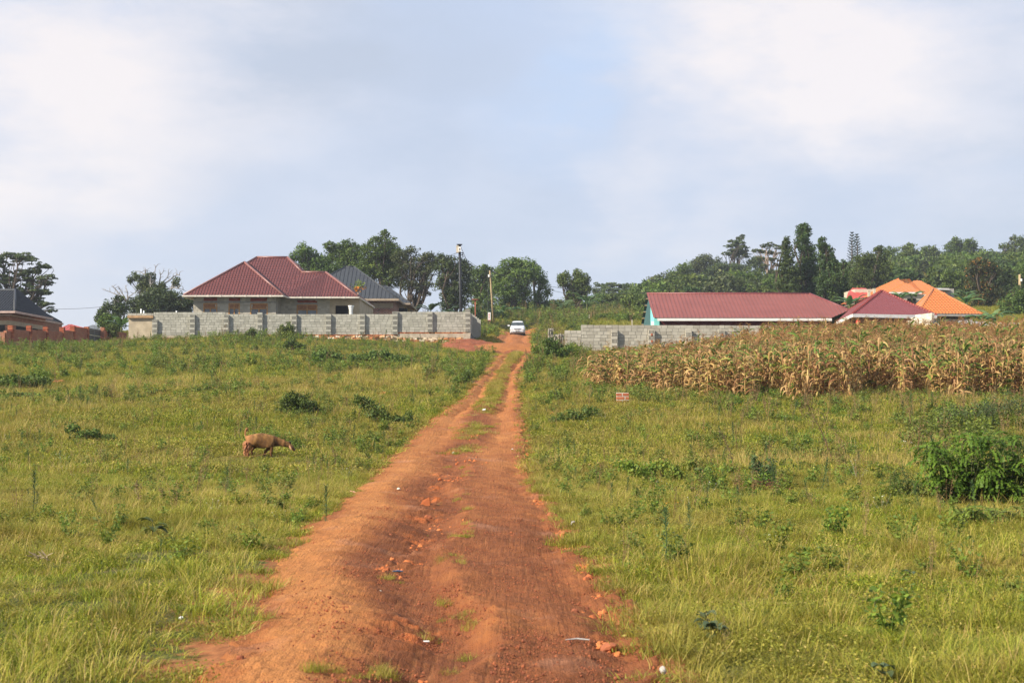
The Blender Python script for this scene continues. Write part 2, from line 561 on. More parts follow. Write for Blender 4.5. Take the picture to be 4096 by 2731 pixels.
wv = t.n('ShaderNodeTexNoise', {'Vector': mp, 'Scale': 4.5, 'Detail': 5., 'Roughness': .55}).outputs[1]
wv = t.n('ShaderNodeVectorMath', {0: wv, 1: (.5, .5, .5)}, operation='SUBTRACT').outputs[0]
wdir = t.n('ShaderNodeVectorMath', {0: t.n('ShaderNodeVectorMath', {0: wv, 'Scale': .22}, operation='SCALE').outputs[0], 1: dirn}, operation='ADD').outputs[0]
wdir = t.n('ShaderNodeVectorMath', {0: wdir}, operation='NORMALIZE').outputs[0]


def spot(px, py, rad, soft=1.0):
    d = (P(px, py, 100) - Vector((0, 0, CAMZ))).normalized()
    dot = t.n('ShaderNodeVectorMath', {0: wdir, 1: tuple(d)}, operation='DOT_PRODUCT').outputs[1]
    a = math.cos(rad / FPX)
    v = t.n('ShaderNodeMapRange', {0: dot, 1: a, 2: 1.0, 3: 0., 4: soft}, interpolation_type='SMOOTHSTEP').outputs[0]
    return v


def acc(lst):
    s_ = None
    for q in lst:
        v = spot(*q); s_ = v if s_ is None else t.math('ADD', s_, v)
    return s_


white = acc([(80, 380, 1000, .6), (250, -100, 1200, .35), (3050, 400, 620, .5), (3350, 150, 700, .4), (3800, 60, 800, .5), (2420, 580, 330, .45), (1250, 180, 500, .28), (3750, 720, 460, .38), (700, 860, 300, .25), (2700, 60, 400, .3)])
grey = acc([(1250, 560, 1000, .6), (1000, 30, 600, .4), (4100, 520, 620, .85), (3300, 820, 600, .3), (2250, 900, 700, .25), (3050, 250, 260, .3)])
blue = acc([(2340, 150, 300, .42), (2500, 0, 300, .4), (2200, 420, 330, .25), (20, 90, 140, .6)])
cw = t.math('MULTIPLY', white, t.mr(nn, .40, .60, .12, 1.15))
cg = t.math('MULTIPLY', grey, t.mr(nn, .38, .62, 1.2, .25))
c = t.mix(t.math('MINIMUM', cg, 1.), base, C(187, 197, 215))
c = t.mix(t.math('MINIMUM', t.math('MULTIPLY', blue, t.mr(nn, .4, .6, 1.0, .45)), 1.), c, C(190, 212, 243))
c = t.mix(t.math('MULTIPLY', t.mr(nn, .46, .64, 0, .55), t.mr(zz, .06, .25, .2, 1.)), c, C(226, 227, 235))
c = t.mix(t.math('MINIMUM', cw, .97), c, C(246, 238, 236))
c = t.mix(.12, c, sky.outputs[0])
bg = t.n('ShaderNodeBackground', {'Color': c, 'Strength': .1})
t.l(bg.outputs[0], t.out.inputs[0])

sd = bpy.data.lights.new('sun', 'SUN'); sd.energy = 5.0; sd.angle = R(.6); sd.color = (1.0, .91, .76)
so = bpy.data.objects.new('sun', sd); COL.objects.link(so)
so.rotation_euler = S.to_track_quat('Z', 'Y').to_euler(); so.location = (-30, -20, 40)
scene.view_settings.view_transform = 'Standard'; scene.view_settings.look = 'None'
scene.view_settings.exposure = 0.78; scene.view_settings.gamma = 1.0

# ------------------------------------------------------------------ ground sheet
ys = np.concatenate([np.linspace(-30, 2, 10), np.exp(np.linspace(math.log(2.6), math.log(210), 420)), np.exp(np.linspace(math.log(215), math.log(1700), 60))])
us = np.linspace(-1, 1, 261)
gx = us[None, :] * (np.abs(ys)[:, None] * .62 + 9)
gy = np.repeat(ys[:, None], len(us), 1)
gzz = gz(gx, gy)
vv = np.stack([gx, gy, gzz], -1).reshape(-1, 3)


def gridfaces(nr, nc):
    i = (np.arange(nr - 1)[:, None] * nc + np.arange(nc - 1)[None, :]).ravel()
    return np.stack([i, i + 1, i + nc + 1, i + nc], -1)


m, t = newmat('soil_and_turf')
pos = t.n('ShaderNodeNewGeometry').outputs['Position']
n1 = t.noise(1.3, pos, 6, .65); n2 = t.noise(.12, pos, 4); n3 = t.noise(14, pos, 5, .7)
turf = t.ramp(n3, [(.3, (.035, .045, .012, 1)), (.5, (.075, .085, .02, 1)), (.7, (.15, .13, .045, 1))])
soil = t.ramp(n3, [(.3, (.2, .075, .032, 1)), (.7, (.38, .155, .06, 1))])
c = t.mix(t.mr(n1, .46, .6), turf, t.ramp(n3, [(.3, (.05, .045, .015, 1)), (.7, (.2, .15, .06, 1))]))
near = t.n('ShaderNodeAttribute', attribute_name='var').outputs['Fac']
c = t.mix(t.mr(t.math('ADD', near, t.math('MULTIPLY', t.math('SUBTRACT', t.noise(2.6, pos, 6, .7), .5), 1.3)), .42, .6), c, soil)
bp = t.n('ShaderNodeBump', {'Height': n3, 'Strength': .6, 'Distance': .03})
b = t.n('ShaderNodeBsdfPrincipled', {'Base Color': c, 'Roughness': .95, 'Specular IOR Level': .1, 'Normal': bp.outputs[0]})
t.l(b.outputs[0], t.out.inputs[0])
s_ = road_s(gx, gy); l_, r_ = road_lr(gy)
off = np.where(s_ < 0, l_ - gx, np.where(s_ > 1, gx - r_, -1))
bare = np.clip(1 - off / .45, 0, 1) * (gy < 172)
bare = np.maximum(bare, np.clip(1 - off / 1.3, 0, 1) * .75 * (gx < 0) * np.clip((17 - gy) / 5, 0, 1))
bare = np.maximum(bare, .32 * (gx < 0) * np.clip((14 - gy) / 4, 0, 1) * (off > 0))
bare = np.maximum(bare, np.clip(1 - np.hypot((gx + 3.5) / 6, (gy - 118) / 12), 0, 1) * 1.5)
bare = np.maximum(bare, np.clip(1 - np.hypot((gx - 1.5) / 9, (gy - 99) / 6), 0, 1) * 1.6)
bare = np.maximum(bare, np.clip(1 - np.abs(gx - PX(2030, gy)) / 5.0, 0, 1) * 1.3 * (gy > 93) * (gy < 150))
bare = np.clip(bare, 0, 1)
o = link('ground', mesh_np('ground', vv, gridfaces(*gx.shape), bare.ravel(), m, True)); tag(o, kind='structure')

# ------------------------------------------------------------------ dirt road sheet
ry = np.concatenate([np.linspace(-6, 4, 30)[:-1], np.exp(np.linspace(math.log(4), math.log(173), 1250))])
ss = np.linspace(-.07, 1.07, 150)
L, Rr = road_lr(ry)
wob_l = .05 * np.sin(ry * 1.3) + .04 * np.sin(ry * 4.3 + 1) + .03 * np.sin(ry * 11) + .02 * np.sin(ry * 27)
wob_r = .07 * np.sin(ry * 1.1 + 2) + .05 * np.sin(ry * 3.7) + .03 * np.sin(ry * 9 + 1) + .02 * np.sin(ry * 23)
X = (L + wob_l)[:, None] + (Rr + wob_r - L - wob_l)[:, None] * ss[None, :]
Yg = np.repeat(ry[:, None], len(ss), 1)
sc = np.repeat(ss[None, :], len(ry), 0)


def vnoise(x, y, f, seed=0):
    """cheap tiled value noise"""
    r = np.random.default_rng(seed).random((256, 256))
    x = x * f; y = y * f
    xi = np.floor(x).astype(int); yi = np.floor(y).astype(int); fx = x - xi; fy = y - yi
    fx = fx * fx * (3 - 2 * fx); fy = fy * fy * (3 - 2 * fy)
    g = lambda a, b: r[a % 256, b % 256]
    return (g(xi, yi) * (1 - fx) * (1 - fy) + g(xi + 1, yi) * fx * (1 - fy) + g(xi, yi + 1) * (1 - fx) * fy + g(xi + 1, yi + 1) * fx * fy)


crumb = (vnoise(X, Yg, 7, 1) - .5) * .022 + (vnoise(X, Yg, 18, 2) - .5) * .014 + (vnoise(X, Yg, 45, 3) - .5) * .007
rough_zone = np.clip(1 - np.abs(sc - .42) / .14, 0, 1) + np.clip(1 - np.abs(sc - .93) / .1, 0, 1)
rough_zone *= np.clip((vnoise(X, Yg, .9, 5) - .35) * 3, 0, 1)
lump = np.clip(vnoise(X, Yg, 5, 8) - .55, 0, 1) * .12 + np.clip(vnoise(X, Yg, 11, 9) - .6, 0, 1) * .10
crumb = crumb + (vnoise(X, Yg, 28, 16) - .5) * .016 + (vnoise(X, Yg, 2.2, 17) - .5) * .03
Z = base_z(X, Yg) + .015 + road_rel(np.clip(sc, 0, 1), Yg) + crumb * (.9 + rough_zone) * np.clip(1.3 - Yg / 60, .25, 1) + lump * rough_zone
ed = np.clip((np.abs(sc - .5) - .5) / .07, 0, 1)
Z = Z - ed * .16
var = vnoise(X, Yg, .8, 11) * .3 + vnoise(X, Yg, 2.6, 12) * .2
tr = sc + .05 * np.sin(Yg * .55)
sand = np.interp(tr, [0, .05, .16, .24, .32, .5, .56, .62, .7, .85, 1], [.5, .95, 1, .75, .1, .1, .4, .35, .22, .25, .3])
sandf = np.interp(tr, [0, .15, .3, .42, .5, .58, .7, .9, 1], [.7, 1, .85, .3, .15, .3, .9, .8, .4])
k = np.clip((Yg - 18) / 18, 0, 1)
var = np.clip(var - .25 + sand * (1 - k) + sandf * k * .9, 0, 1)
var = np.where(Yg > 92, np.clip(.6 - .5 * np.exp(-((Yg - 104) / 7) ** 2), 0, 1), var)  # darker band at the crossing: the hump's shade put into the dirt colour
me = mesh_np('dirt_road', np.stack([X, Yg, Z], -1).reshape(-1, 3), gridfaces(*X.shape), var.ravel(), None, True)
a = me.attributes.new('org', 'FLOAT', 'POINT')
org = np.clip(rough_zone * np.clip((vnoise(X, Yg, 1.3, 15) - .48) * 5, 0, 1) * np.clip(lump * 30 + .25, 0, 1), 0, 1)
a.data.foreach_set('value', org.ravel().astype(np.float32))
m, t = newmat('red_dirt')
pos = t.n('ShaderNodeNewGeometry').outputs['Position']
va = t.n('ShaderNodeAttribute', attribute_name='var').outputs['Fac']
og = t.n('ShaderNodeAttribute', attribute_name='org').outputs['Fac']
n1 = t.noise(22, pos, 6, .7); n2 = t.noise(2.2, pos, 6, .6)
v2 = t.math('ADD', va, t.math('MULTIPLY', t.math('SUBTRACT', n2, .5), .7))
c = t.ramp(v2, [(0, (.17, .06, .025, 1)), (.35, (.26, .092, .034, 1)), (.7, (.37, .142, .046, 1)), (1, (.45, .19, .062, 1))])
c = t.mix(t.mr(n1, .35, .7, 0, .4), c, (.17, .065, .036, 1))
c = t.mix(t.mr(t.math('ADD', og, t.math('MULTIPLY', t.math('SUBTRACT', n1, .5), .9)), .25, .9, 0, .8), c, (.44, .125, .038, 1))
c = t.mix(t.mr(t.noise(.9, pos, 3), .6, .72, 0, .4), c, (.40, .20, .12, 1))
stk = t.noise(1.0, t.n('ShaderNodeMapping', {'Vector': pos, 'Scale': (26., 1.1, 1.)}).outputs[0], 4, .6)
c = t.mix(t.mr(stk, .52, .68, 0, .28), c, (.16, .06, .032, 1))
c = t.mix(t.mr(stk, .44, .32, 0, .22), c, (.46, .2, .075, 1))
h = t.math('ADD', t.math('ADD', t.math('MULTIPLY', n1, .5), t.math('MULTIPLY', t.noise(80, pos, 3), .4)), t.math('MULTIPLY', stk, .6))
bp = t.n('ShaderNodeBump', {'Height': h, 'Strength': 1., 'Distance': .035})
b = t.n('ShaderNodeBsdfPrincipled', {'Base Color': c, 'Roughness': .95, 'Specular IOR Level': .1, 'Normal': bp.outputs[0]})
t.l(b.outputs[0], t.out.inputs[0]); me.materials.append(m); M['dirt'] = m
o = link('dirt_road', me); tag(o, kind='structure')
m, t = newmat('clod')
va = t.n('ShaderNodeAttribute', attribute_name='var').outputs['Fac']
pos = t.n('ShaderNodeNewGeometry').outputs['Position']
c = t.ramp(t.math('ADD', va, t.math('MULTIPLY', t.math('SUBTRACT', t.noise(12, pos), .5), .6)), [(0, (.17, .06, .035, 1)), (.4, (.32, .11, .055, 1)), (.7, (.42, .125, .045, 1)), (1, (.52, .18, .065, 1))])
b = t.n('ShaderNodeBsdfPrincipled', {'Base Color': c, 'Roughness': .95, 'Specular IOR Level': .05,
        'Normal': t.n('ShaderNodeBump', {'Height': t.noise(60, pos), 'Strength': .6, 'Distance': .01}).outputs[0]})
t.l(b.outputs[0], t.out.inputs[0]); M['clod'] = m

# ------------------------------------------------------------------ scatter (instances for stuff only)
def scatter(name, pts, rot, scl, idx, meshes, label, cat):
    src = bpy.data.collections.new(name + '_kinds')
    for i, me_ in enumerate(meshes):
        ob = bpy.data.objects.new('%s_kind_%02d' % (name, i), me_); src.objects.link(ob)
    me = bpy.data.meshes.new(name)
    n = len(pts)
    me.vertices.add(n); me.vertices.foreach_set('co', np.asarray(pts, np.float32).ravel())
    a = me.attributes.new('rot', 'FLOAT_VECTOR', 'POINT'); a.data.foreach_set('vector', np.asarray(rot, np.float32).ravel())
    a = me.attributes.new('scl', 'FLOAT_VECTOR', 'POINT'); a.data.foreach_set('vector', np.asarray(scl, np.float32).ravel())
    a = me.attributes.new('idx', 'INT', 'POINT'); a.data.foreach_set('value', np.asarray(idx, np.int32).ravel())
    me.update()
    ng = bpy.data.node_groups.new(name + '_nodes', 'GeometryNodeTree')
    ng.interface.new_socket('Geometry', in_out='INPUT', socket_type='NodeSocketGeometry')
    ng.interface.new_socket('Geometry', in_out='OUTPUT', socket_type='NodeSocketGeometry')
    N = ng.nodes; gi = N.new('NodeGroupInput'); go = N.new('NodeGroupOutput')
    ip = N.new('GeometryNodeInstanceOnPoints'); ci = N.new('GeometryNodeCollectionInfo')
    ci.inputs['Collection'].default_value = src; ci.inputs['Separate Children'].default_value = True; ci.inputs['Reset Children'].default_value = True
    ip.inputs['Pick Instance'].default_value = True

    def na(nm, ty):
        q = N.new('GeometryNodeInputNamedAttribute'); q.data_type = ty; q.inputs[0].default_value = nm; return q.outputs[0]
    er = N.new('FunctionNodeEulerToRotation')
    lk = ng.links.new
    lk(gi.outputs[0], ip.inputs['Points']); lk(ci.outputs[0], ip.inputs['Instance'])
    lk(na('idx', 'INT'), ip.inputs['Instance Index']); lk(na('rot', 'FLOAT_VECTOR'), er.inputs[0]); lk(er.outputs[0], ip.inputs['Rotation'])
    lk(na('scl', 'FLOAT_VECTOR'), ip.inputs['Scale']); lk(ip.outputs[0], go.inputs[0])
    o = link(name, me); md = o.modifiers.new('scatter', 'NODES'); md.node_group = ng
    return tag(o, label, cat, kind='stuff')


def tuft(seed, nb, hgt, rad, wid, lean=.5, varlo=0., varhi=.8, seg=3, clump=.5):
    """grass tuft: nb curved blades"""
    r = np.random.default_rng(seed)
    a = r.uniform(0, 6.283, nb); q = rad * np.sqrt(r.random(nb))
    bx, by = q * np.cos(a), q * np.sin(a)
    da = a * clump + r.uniform(0, 6.283, nb) * (1 - clump)
    da = np.where(r.random(nb) < .5, a, r.uniform(0, 6.283, nb))
    H = hgt * r.uniform(.45, 1.15, nb); Ln = lean * r.uniform(.2, 1.3, nb); W = wid * r.uniform(.6, 1.3, nb)
    wa = da + math.pi / 2 + r.uniform(-.6, .6, nb)
    vs = []; vr = []
    vb = r.uniform(varlo, varhi, nb)
    for k in range(seg + 1):
        f = k / seg
        x = bx + np.cos(da) * H * Ln * f ** 1.8; y = by + np.sin(da) * H * Ln * f ** 1.8
        z = H * (f - .25 * Ln * f ** 2.5) - .02
        wk = W * (1 - f ** 1.6) * .5 + .0006
        vs.append(np.stack([x - np.cos(wa) * wk, y - np.sin(wa) * wk, z], -1)); vs.append(np.stack([x + np.cos(wa) * wk, y + np.sin(wa) * wk, z], -1))
        vr += [vb, vb]
    V = np.stack(vs, 1).reshape(-1, 3); A = np.stack(vr, 1).ravel()
    b0 = np.arange(nb)[:, None] * 2 * (seg + 1)
    F = np.concatenate([b0 + np.array([[2 * k, 2 * k + 1, 2 * k + 3, 2 * k + 2]]) for k in range(seg)], 1).reshape(-1, 4)
    return V, F, A


def rvec(r, n):
    v = r.normal(size=(n, 3)); return v / np.linalg.norm(v, axis=1, keepdims=True)


def leafquads(r, c, nrm, size, aspect=.5, var=None, droop=0.):
    """rhombic leaves centred at c facing nrm"""
    n = len(c)
    size = np.broadcast_to(size, (n,))
    t1 = np.cross(nrm, rvec(r, n)); t1 /= np.maximum(np.linalg.norm(t1, axis=1, keepdims=True), 1e-6)
    if droop:
        t1[:, 2] -= droop; t1 /= np.linalg.norm(t1, axis=1, keepdims=True)
    t2 = np.cross(nrm, t1)
    L_ = (size * .5)[:, None]; W_ = (size * .5 * aspect)[:, None]
    v = np.stack([c - t1 * L_, c + t2 * W_ - nrm * L_ * .12, c + t1 * L_, c - t2 * W_ - nrm * L_ * .12], 1).reshape(-1, 3)
    f = np.arange(n * 4).reshape(-1, 4)
    if var is None: var = r.random(n)
    return v, f, np.repeat(var, 4)


def joinm(parts_):
    V = []; F = []; A = []; o_ = 0
    for v, f, a in parts_:
        V.append(v); F.append(f + o_); A.append(a); o_ += len(v)
    return np.concatenate(V), np.concatenate(F), np.concatenate(A)


gk = []
for i in range(4): gk.append(mesh_np('green_tuft', *tuft(10 + i, 140, .165, .22, .0052, 1.1, 0, .85), M['grass'], False))        # 0-3 near green
for i in range(2):                                                                                                        # 4-5 dry / seeded
    gk.append(mesh_np('dry_tuft', *joinm([tuft(20 + i, 100, .165, .22, .0055, 1.0, .3, 1.0), tuft(30 + i, 5, .32, .2, .0035, .7, .75, 1.0)]), M['grass'], False))
for i in range(3): gk.append(mesh_np('short_tuft', *tuft(40 + i, 90, .085, .17, .006, 1.1, .0, .8), M['grass'], False))       # 6-8 short
for i in range(3): gk.append(mesh_np('mid_tuft', *tuft(50 + i, 90, .24, .45, .015, .7, 0, .75), M['grass'], False))          # 9-11 mid distance
for i in range(2): gk.append(mesh_np('mid_dry', *joinm([tuft(60 + i, 80, .25, .45, .014, .7, .35, 1.0), tuft(70 + i, 14, .44, .4, .008, .6, .8, 1.0)]), M['grass'], False))   # 12-13
def herb(seed, n, rad, h, lf):
    r = np.random.default_rng(seed); a = r.uniform(0, 6.28, n); q = rad * np.sqrt(r.random(n)); z = h * r.random(n) ** .8 * (1.15 - q / rad * .6)
    nr = rvec(r, n) * .8 + np.array([0, 0, .7]); nr /= np.linalg.norm(nr, axis=1, keepdims=True)
    return leafquads(r, np.stack([q * np.cos(a), q * np.sin(a), z], -1), nr, lf * r.uniform(.5, 1.3, n), .5, np.clip(r.normal(.42, .3, n), 0, 1))
for i in range(2): gk.append(mesh_np('far_tuft', *tuft(80 + i, 80, .38, .9, .035, .6, 0.05, .9), M['grass'], False))            # 14-15


for i in range(3): gk.append(mesh_np('herb_tuft', *joinm([herb(90 + i, 190, .22, .13, .024), tuft(95 + i, 60, .13, .22, .005, 1.0, 0, .8)]), M['grass'], False))     # 16-18
for i in range(3): gk.append(mesh_np('herb_mid', *joinm([herb(190 + i, 140, .42, .2, .06), tuft(195 + i, 40, .2, .45, .013, .8, 0, .8)]), M['grass'], False))     # 19-21


def rand_pts(Y0, Y1, dens, margin=1.5, wide=.375):
    # uniform over area of the visible wedge
    A = wide * (Y1 ** 2 - Y0 ** 2) + 2 * margin * (Y1 - Y0)
    n = int(A * dens)
    y = np.sqrt(RNG.uniform(Y0 ** 2, Y1 ** 2, n * 2))
    x = RNG.uniform(-1, 1, n * 2) * (wide * y + margin)
    return x[:n], y[:n]


def pxpy(x, y, z):
    """photo pixel of world points"""
    dy = y; dz = z - CAMZ
    f = dy * math.cos(PITCH) + dz * math.sin(PITCH); u = -dy * math.sin(PITCH) + dz * math.cos(PITCH)
    return CX + x / f * FPX, CY - u / f * FPX


def maize_zone(x, y, pad=0.):
    px = CX + x / y * FPX
    yf = np.interp(px, [2330, 2400, 2750, 3150, 4200], [60, 56.5, 53, 51.5, 53])
    yb = np.interp(px, [2330, 2400, 2850, 3150, 4300], [64, 67, 73, 86, 87])
    yf = yf + 1.6 * np.sin(px * .021) * np.sin(px * .0083 + 1) + .8
    return (px > 2345 + pad * 60) & (y > yf + pad) & (y < yb - pad * .2)


def keep_off(x, y, road_pad=.0):
    s = road_s(x, y); l, r = road_lr(y)
    onroad = (x > l - road_pad) & (x < r + road_pad) & (y < 172)
    return onroad


GOATY = hit(1046, 1834).y; print('goat y', GOATY)
GP = []; GR = []; GS = []; GI = []
def addg(x, y, idx, s, sz=None, dz=0.):
    n = len(x)
    z = surfv(x, y) + dz if np.isscalar(dz) else gz(x, y) + dz
    GP.append(np.stack([x, y, z], -1)); GI.append(idx)
    GR.append(np.stack([RNG.normal(0, .08, n), RNG.normal(0, .08, n), RNG.uniform(0, 6.28, n)], -1))
    s = np.broadcast_to(s, (n,)); sz = s if sz is None else np.broadcast_to(sz, (n,))
    GS.append(np.stack([s, s, sz], -1))


# near zone
x, y = rand_pts(6.5, 30, 44, 1.0)
l, r = road_lr(y)
dl = l - x; dr = x - r
edge = np.where(x < l, dl, dr)
ok = edge > -.02 - .22 * np.clip(vnoise(x, y, 1.7, 43) - .5, 0, 1) * 2 + RNG.normal(0, .04, len(x))
leftbare = (x < l) & (y < 19)
# foreground left: short trodden turf that thins toward the track
short = leftbare & (y < 12.5 + np.clip((-x - 2.0), 0, 6) * .5 + vnoise(x, y, .9, 31) * 4)
short |= (edge < .3 + .25 * vnoise(x, y, 1.2, 41)) & (y < 60)
thin = leftbare & (edge < 1.6) & (RNG.random(len(x)) > .5 + .8 * (edge / 1.6) ** 1.0 + (vnoise(x, y, 2.4, 33) - .5) * 1.6)
ok &= ~thin
ok &= ~(short & leftbare & (RNG.random(len(x)) < .25 + .7 * np.clip(vnoise(x, y, 1.8, 52) - .45, 0, 1)))
x, y, short, edge = x[ok], y[ok], short[ok], edge[ok]
pn = vnoise(x, y, .22, 34) * .6 + vnoise(x, y, .9, 35) * .4
hs = .5 + 1.1 * (vnoise(x, y, .7, 36) * .5 + vnoise(x, y, 2.1, 47) * .5) ** 1.6
idx = np.where(RNG.random(len(x)) < np.clip((pn - .33) * 2.4, .2, .85), RNG.integers(4, 6, len(x)), RNG.integers(0, 4, len(x)))
idx = np.where(RNG.random(len(x)) < np.clip(vnoise(x, y, 1.1, 48) * 1.3 - .3, .1, .75), RNG.integers(16, 19, len(x)), idx)
idx = np.where(short & (RNG.random(len(x)) < .7), RNG.integers(6, 9, len(x)), idx)
hs = np.where(short, .5 + .8 * vnoise(x, y, 1.1, 44), hs * np.clip(.55 + edge * .6, .5, 1.0))
addg(x, y, idx, RNG.uniform(.85, 1.2, len(x)), hs * RNG.uniform(.8, 1.2, len(x)))
# middle
for Y0, Y1, dn, k0 in ((30, 62, 11, 9), (62, 118, 4.6, 9), (118, 200, 1.6, 14)):
    x, y = rand_pts(Y0, Y1, dn, 1.5)
    l, r = road_lr(y); edge = np.where(x < (l + r) / 2, l - x, x - r)
    ok = (edge > .05 + .1 * vnoise(x, y, 1.5, 42)) | (y > 173)
    ok &= ~maize_zone(x, y, 1.2) | (RNG.random(len(x)) < .5)
    ok &= ~((y > 93) & (y < 112) & (np.abs(x - 0.3) < 4.5) & (y < 93 + 19))
    ok &= ~((y > 93) & (y < 150) & (edge < .5))
    ok &= ~((y > 115) & (x < -3.2) & (y < 124) )
    x, y, edge = x[ok], y[ok], edge[ok]
    pn = vnoise(x, y, .09, 37) * .65 + vnoise(x, y, .4, 38) * .35
    dry = RNG.random(len(x)) < np.clip((pn - .32) * 2.2, .15, .85)
    if k0 == 9: idx = np.where(dry, RNG.integers(12, 14, len(x)), RNG.integers(9, 12, len(x))); idx = np.where(RNG.random(len(x)) < np.clip(vnoise(x, y, .5, 49) * 1.5 - .3, .1, .85), RNG.integers(19, 22, len(x)), idx)
    else: idx = RNG.integers(14, 16, len(x))
    hs = (.6 + .8 * vnoise(x, y, .3, 39)) * np.clip(.4 + edge * .5, .4, 1)
    hs = np.where((np.abs(x + 6.0) < 1.6) & (y > GOATY - 3) & (y < GOATY + .6), .25, hs)
    addg(x, y, idx, RNG.uniform(.8, 1.2, len(x)), hs)
# grass strip between the wheel tracks
y = RNG.uniform(34, 88, 1500); l, r = road_lr(y); sx = RNG.normal(.5, .07, 1500)
kk = (vnoise(sx, y, .35, 51) * .6 + RNG.random(1500) * .4) > np.interp(y, [34, 45, 55, 90], [.8, .56, .45, .36])
y = y[kk]; sx = sx[kk]; l, r = road_lr(y); x = l + (r - l) * sx
z0 = np.array([road_top(a_, b_) for a_, b_ in zip(x, y)])
addg(x, y, RNG.integers(9, 14, len(x)), .5, np.where(y > 60, .5, .35) * RNG.uniform(.7, 1.2, len(x)), z0 - gz(x, y) - .01)
# tufts on the track's hump in the foreground
hump = [(1290, 2731, 8), (1640, 2720, 5), (1480, 2728, 6), (1500, 2700, 5), (1820, 2690, 6), (1845, 2620, 5), (1560, 2325, 3), (1680, 2530, 5), (1740, 2530, 4), (1820, 2465, 7), (1880, 2500, 4), (1800, 2405, 4), (1800, 2265, 6), (1830, 2240, 5), (1830, 2170, 7), (1850, 2150, 6), (1870, 2120, 4),
        (1580, 2325, 4), (1860, 2040, 7), (1850, 2010, 7), (1840, 1990, 5), (1740, 2015, 2), (1870, 1890, 8), (1850, 1870, 8), (1860, 1910, 4), (1790, 1860, 4), (1780, 1650, 6), (1940, 1735, 2), (1930, 1710, 2), (2280, 2170, 6), (2250, 2180, 5), (2330, 2180, 5), (2200, 2080, 4), (1600, 2160, 3), (1700, 2130, 2), (960, 2480, 4), (900, 2350, 3), (1000, 2250, 6), (985, 2430, 4)]
hx = []; hy = []
for px, py, n in hump:
    c0 = hit(px, py)
    for _ in range(max(1, int(n * .6))): hx.append(c0.x + random.gauss(0, .07)); hy.append(c0.y + random.gauss(0, .09))
hx = np.array(hx); hy = np.array(hy)
z0 = np.array([surf(a_, b_) for a_, b_ in zip(hx, hy)])
addg(hx, hy, RNG.choice([0, 4, 5, 6, 7, 4], len(hx)), RNG.uniform(.2, .42, len(hx)), RNG.uniform(.22, .5, len(hx)), z0 - gz(hx, hy) - .005)
scatter('grass', np.concatenate(GP), np.concatenate(GR), np.concatenate(GS), np.concatenate(GI), gk, 'green and straw coloured grass covering the field on both sides of the track', 'grass')

# dry grass on the far hillside clearing
n = 2600
x = RNG.uniform(70, 118, n); y = RNG.uniform(255, 345, n)
x2 = RNG.uniform(4, 45, 2600); y2 = RNG.uniform(185, 265, 2600)
x = np.r_[x, x2]; y = np.r_[y, y2]
fk = [mesh_np('hill_tuft', *tuft(90 + i, 60, 1.0, 1.6, .12, .5, 0., 1.), M['grassfar'], False) for i in range(2)]
scatter('hill_grass', np.stack([x, y, gz(x, y)], -1), np.stack([x * 0, x * 0, RNG.uniform(0, 6.28, len(x))], -1), np.ones((len(x), 3)) * RNG.uniform(.6, 1.3, (len(x), 1)), RNG.integers(0, 2, len(x)), fk,
        'tawny dry grass on the slopes behind the houses and trees', 'grass')


# ------------------------------------------------------------------ leaf builders
def crown_pts(r, blobs, sub_r, leaf, cover=2.2, up=.0, flat=1.0):
    leaf = leaf * 1.05
    """blobs: list of (centre(3), radii(3)); returns leaf centres, normals, var"""
    Cs = []; Ns = []; Vs = []
    for c, rad in blobs:
        c = np.array(c); rad = np.array(rad)
        area = 4 * math.pi * (((rad[0] * rad[1]) ** 1.6 + (rad[0] * rad[2]) ** 1.6 + (rad[1] * rad[2]) ** 1.6) / 3) ** (1 / 1.6)
        sr = min(sub_r * (.8 if flat >= 1 else 1), .6 * min(rad[0], rad[2] * 1.4)); rad = rad * (1.12 if flat >= 1 else 1.05)
        ns = max(4, int(area / (math.pi * sr * sr) * (2.3 if flat >= 1 else 1.35)))
        d = rvec(r, ns); d = d[d[:, 2] > -.9]
        ns = len(d)
        q = r.uniform(.3, 1.04, ns) ** .7
        lum = 1 + .22 * np.sin(d[:, 0] * 5 + c[0]) * np.sin(d[:, 2] * 6 + c[1])
        sc_ = c + d * rad * (q * lum)[:, None] * .9
        srs = sr * r.uniform(.55, 1.25, ns)
        tone = r.normal(0, .12, ns)
        for k in range(ns):
            s0 = srs[k]
            nl = max(6, int(cover * (4.2 if flat >= 1 else 6.0) * s0 * s0 / (leaf * leaf * .5)))
            dd = rvec(r, nl)
            if flat < 1: dd[:, 2] = np.abs(dd[:, 2]) * .75 + dd[:, 2] * .25
            pr = s0 * r.uniform(.35, 1.05, nl) ** .7
            p = sc_[k] + dd * pr[:, None] * np.array([1, 1, .9 * flat])
            nn_ = dd * .8 + rvec(r, nl) * .75 + np.array([0, 0, .12 + up]); nn_ /= np.linalg.norm(nn_, axis=1, keepdims=True)
            Cs.append(p); Ns.append(nn_); Vs.append(np.clip(.5 + tone[k] + r.normal(0, .2, nl), 0, 1))
    return np.concatenate(Cs), np.concatenate(Ns), np.concatenate(Vs)


def limb(mb, a, b, r0, r1, rr, bend=.15, n=6, seg=5):
    a = Vector(a); b = Vector(b); L_ = (b - a).length
    off = Vector((rr.gauss(0, 1), rr.gauss(0, 1), rr.gauss(.6, .5))) * L_ * bend * .5
    pts = []; rs = []
    for i in range(seg + 1):
        f = i / seg
        pts.append(a.lerp(b, f) + off * math.sin(math.pi * f) + Vector((rr.gauss(0, .02), rr.gauss(0, .02), 0)) * L_ * (1 if 0 < i < seg else 0))
        rs.append(r0 + (r1 - r0) * f)
    mb.tube(pts, rs, n)
    return pts


tseed = [100]


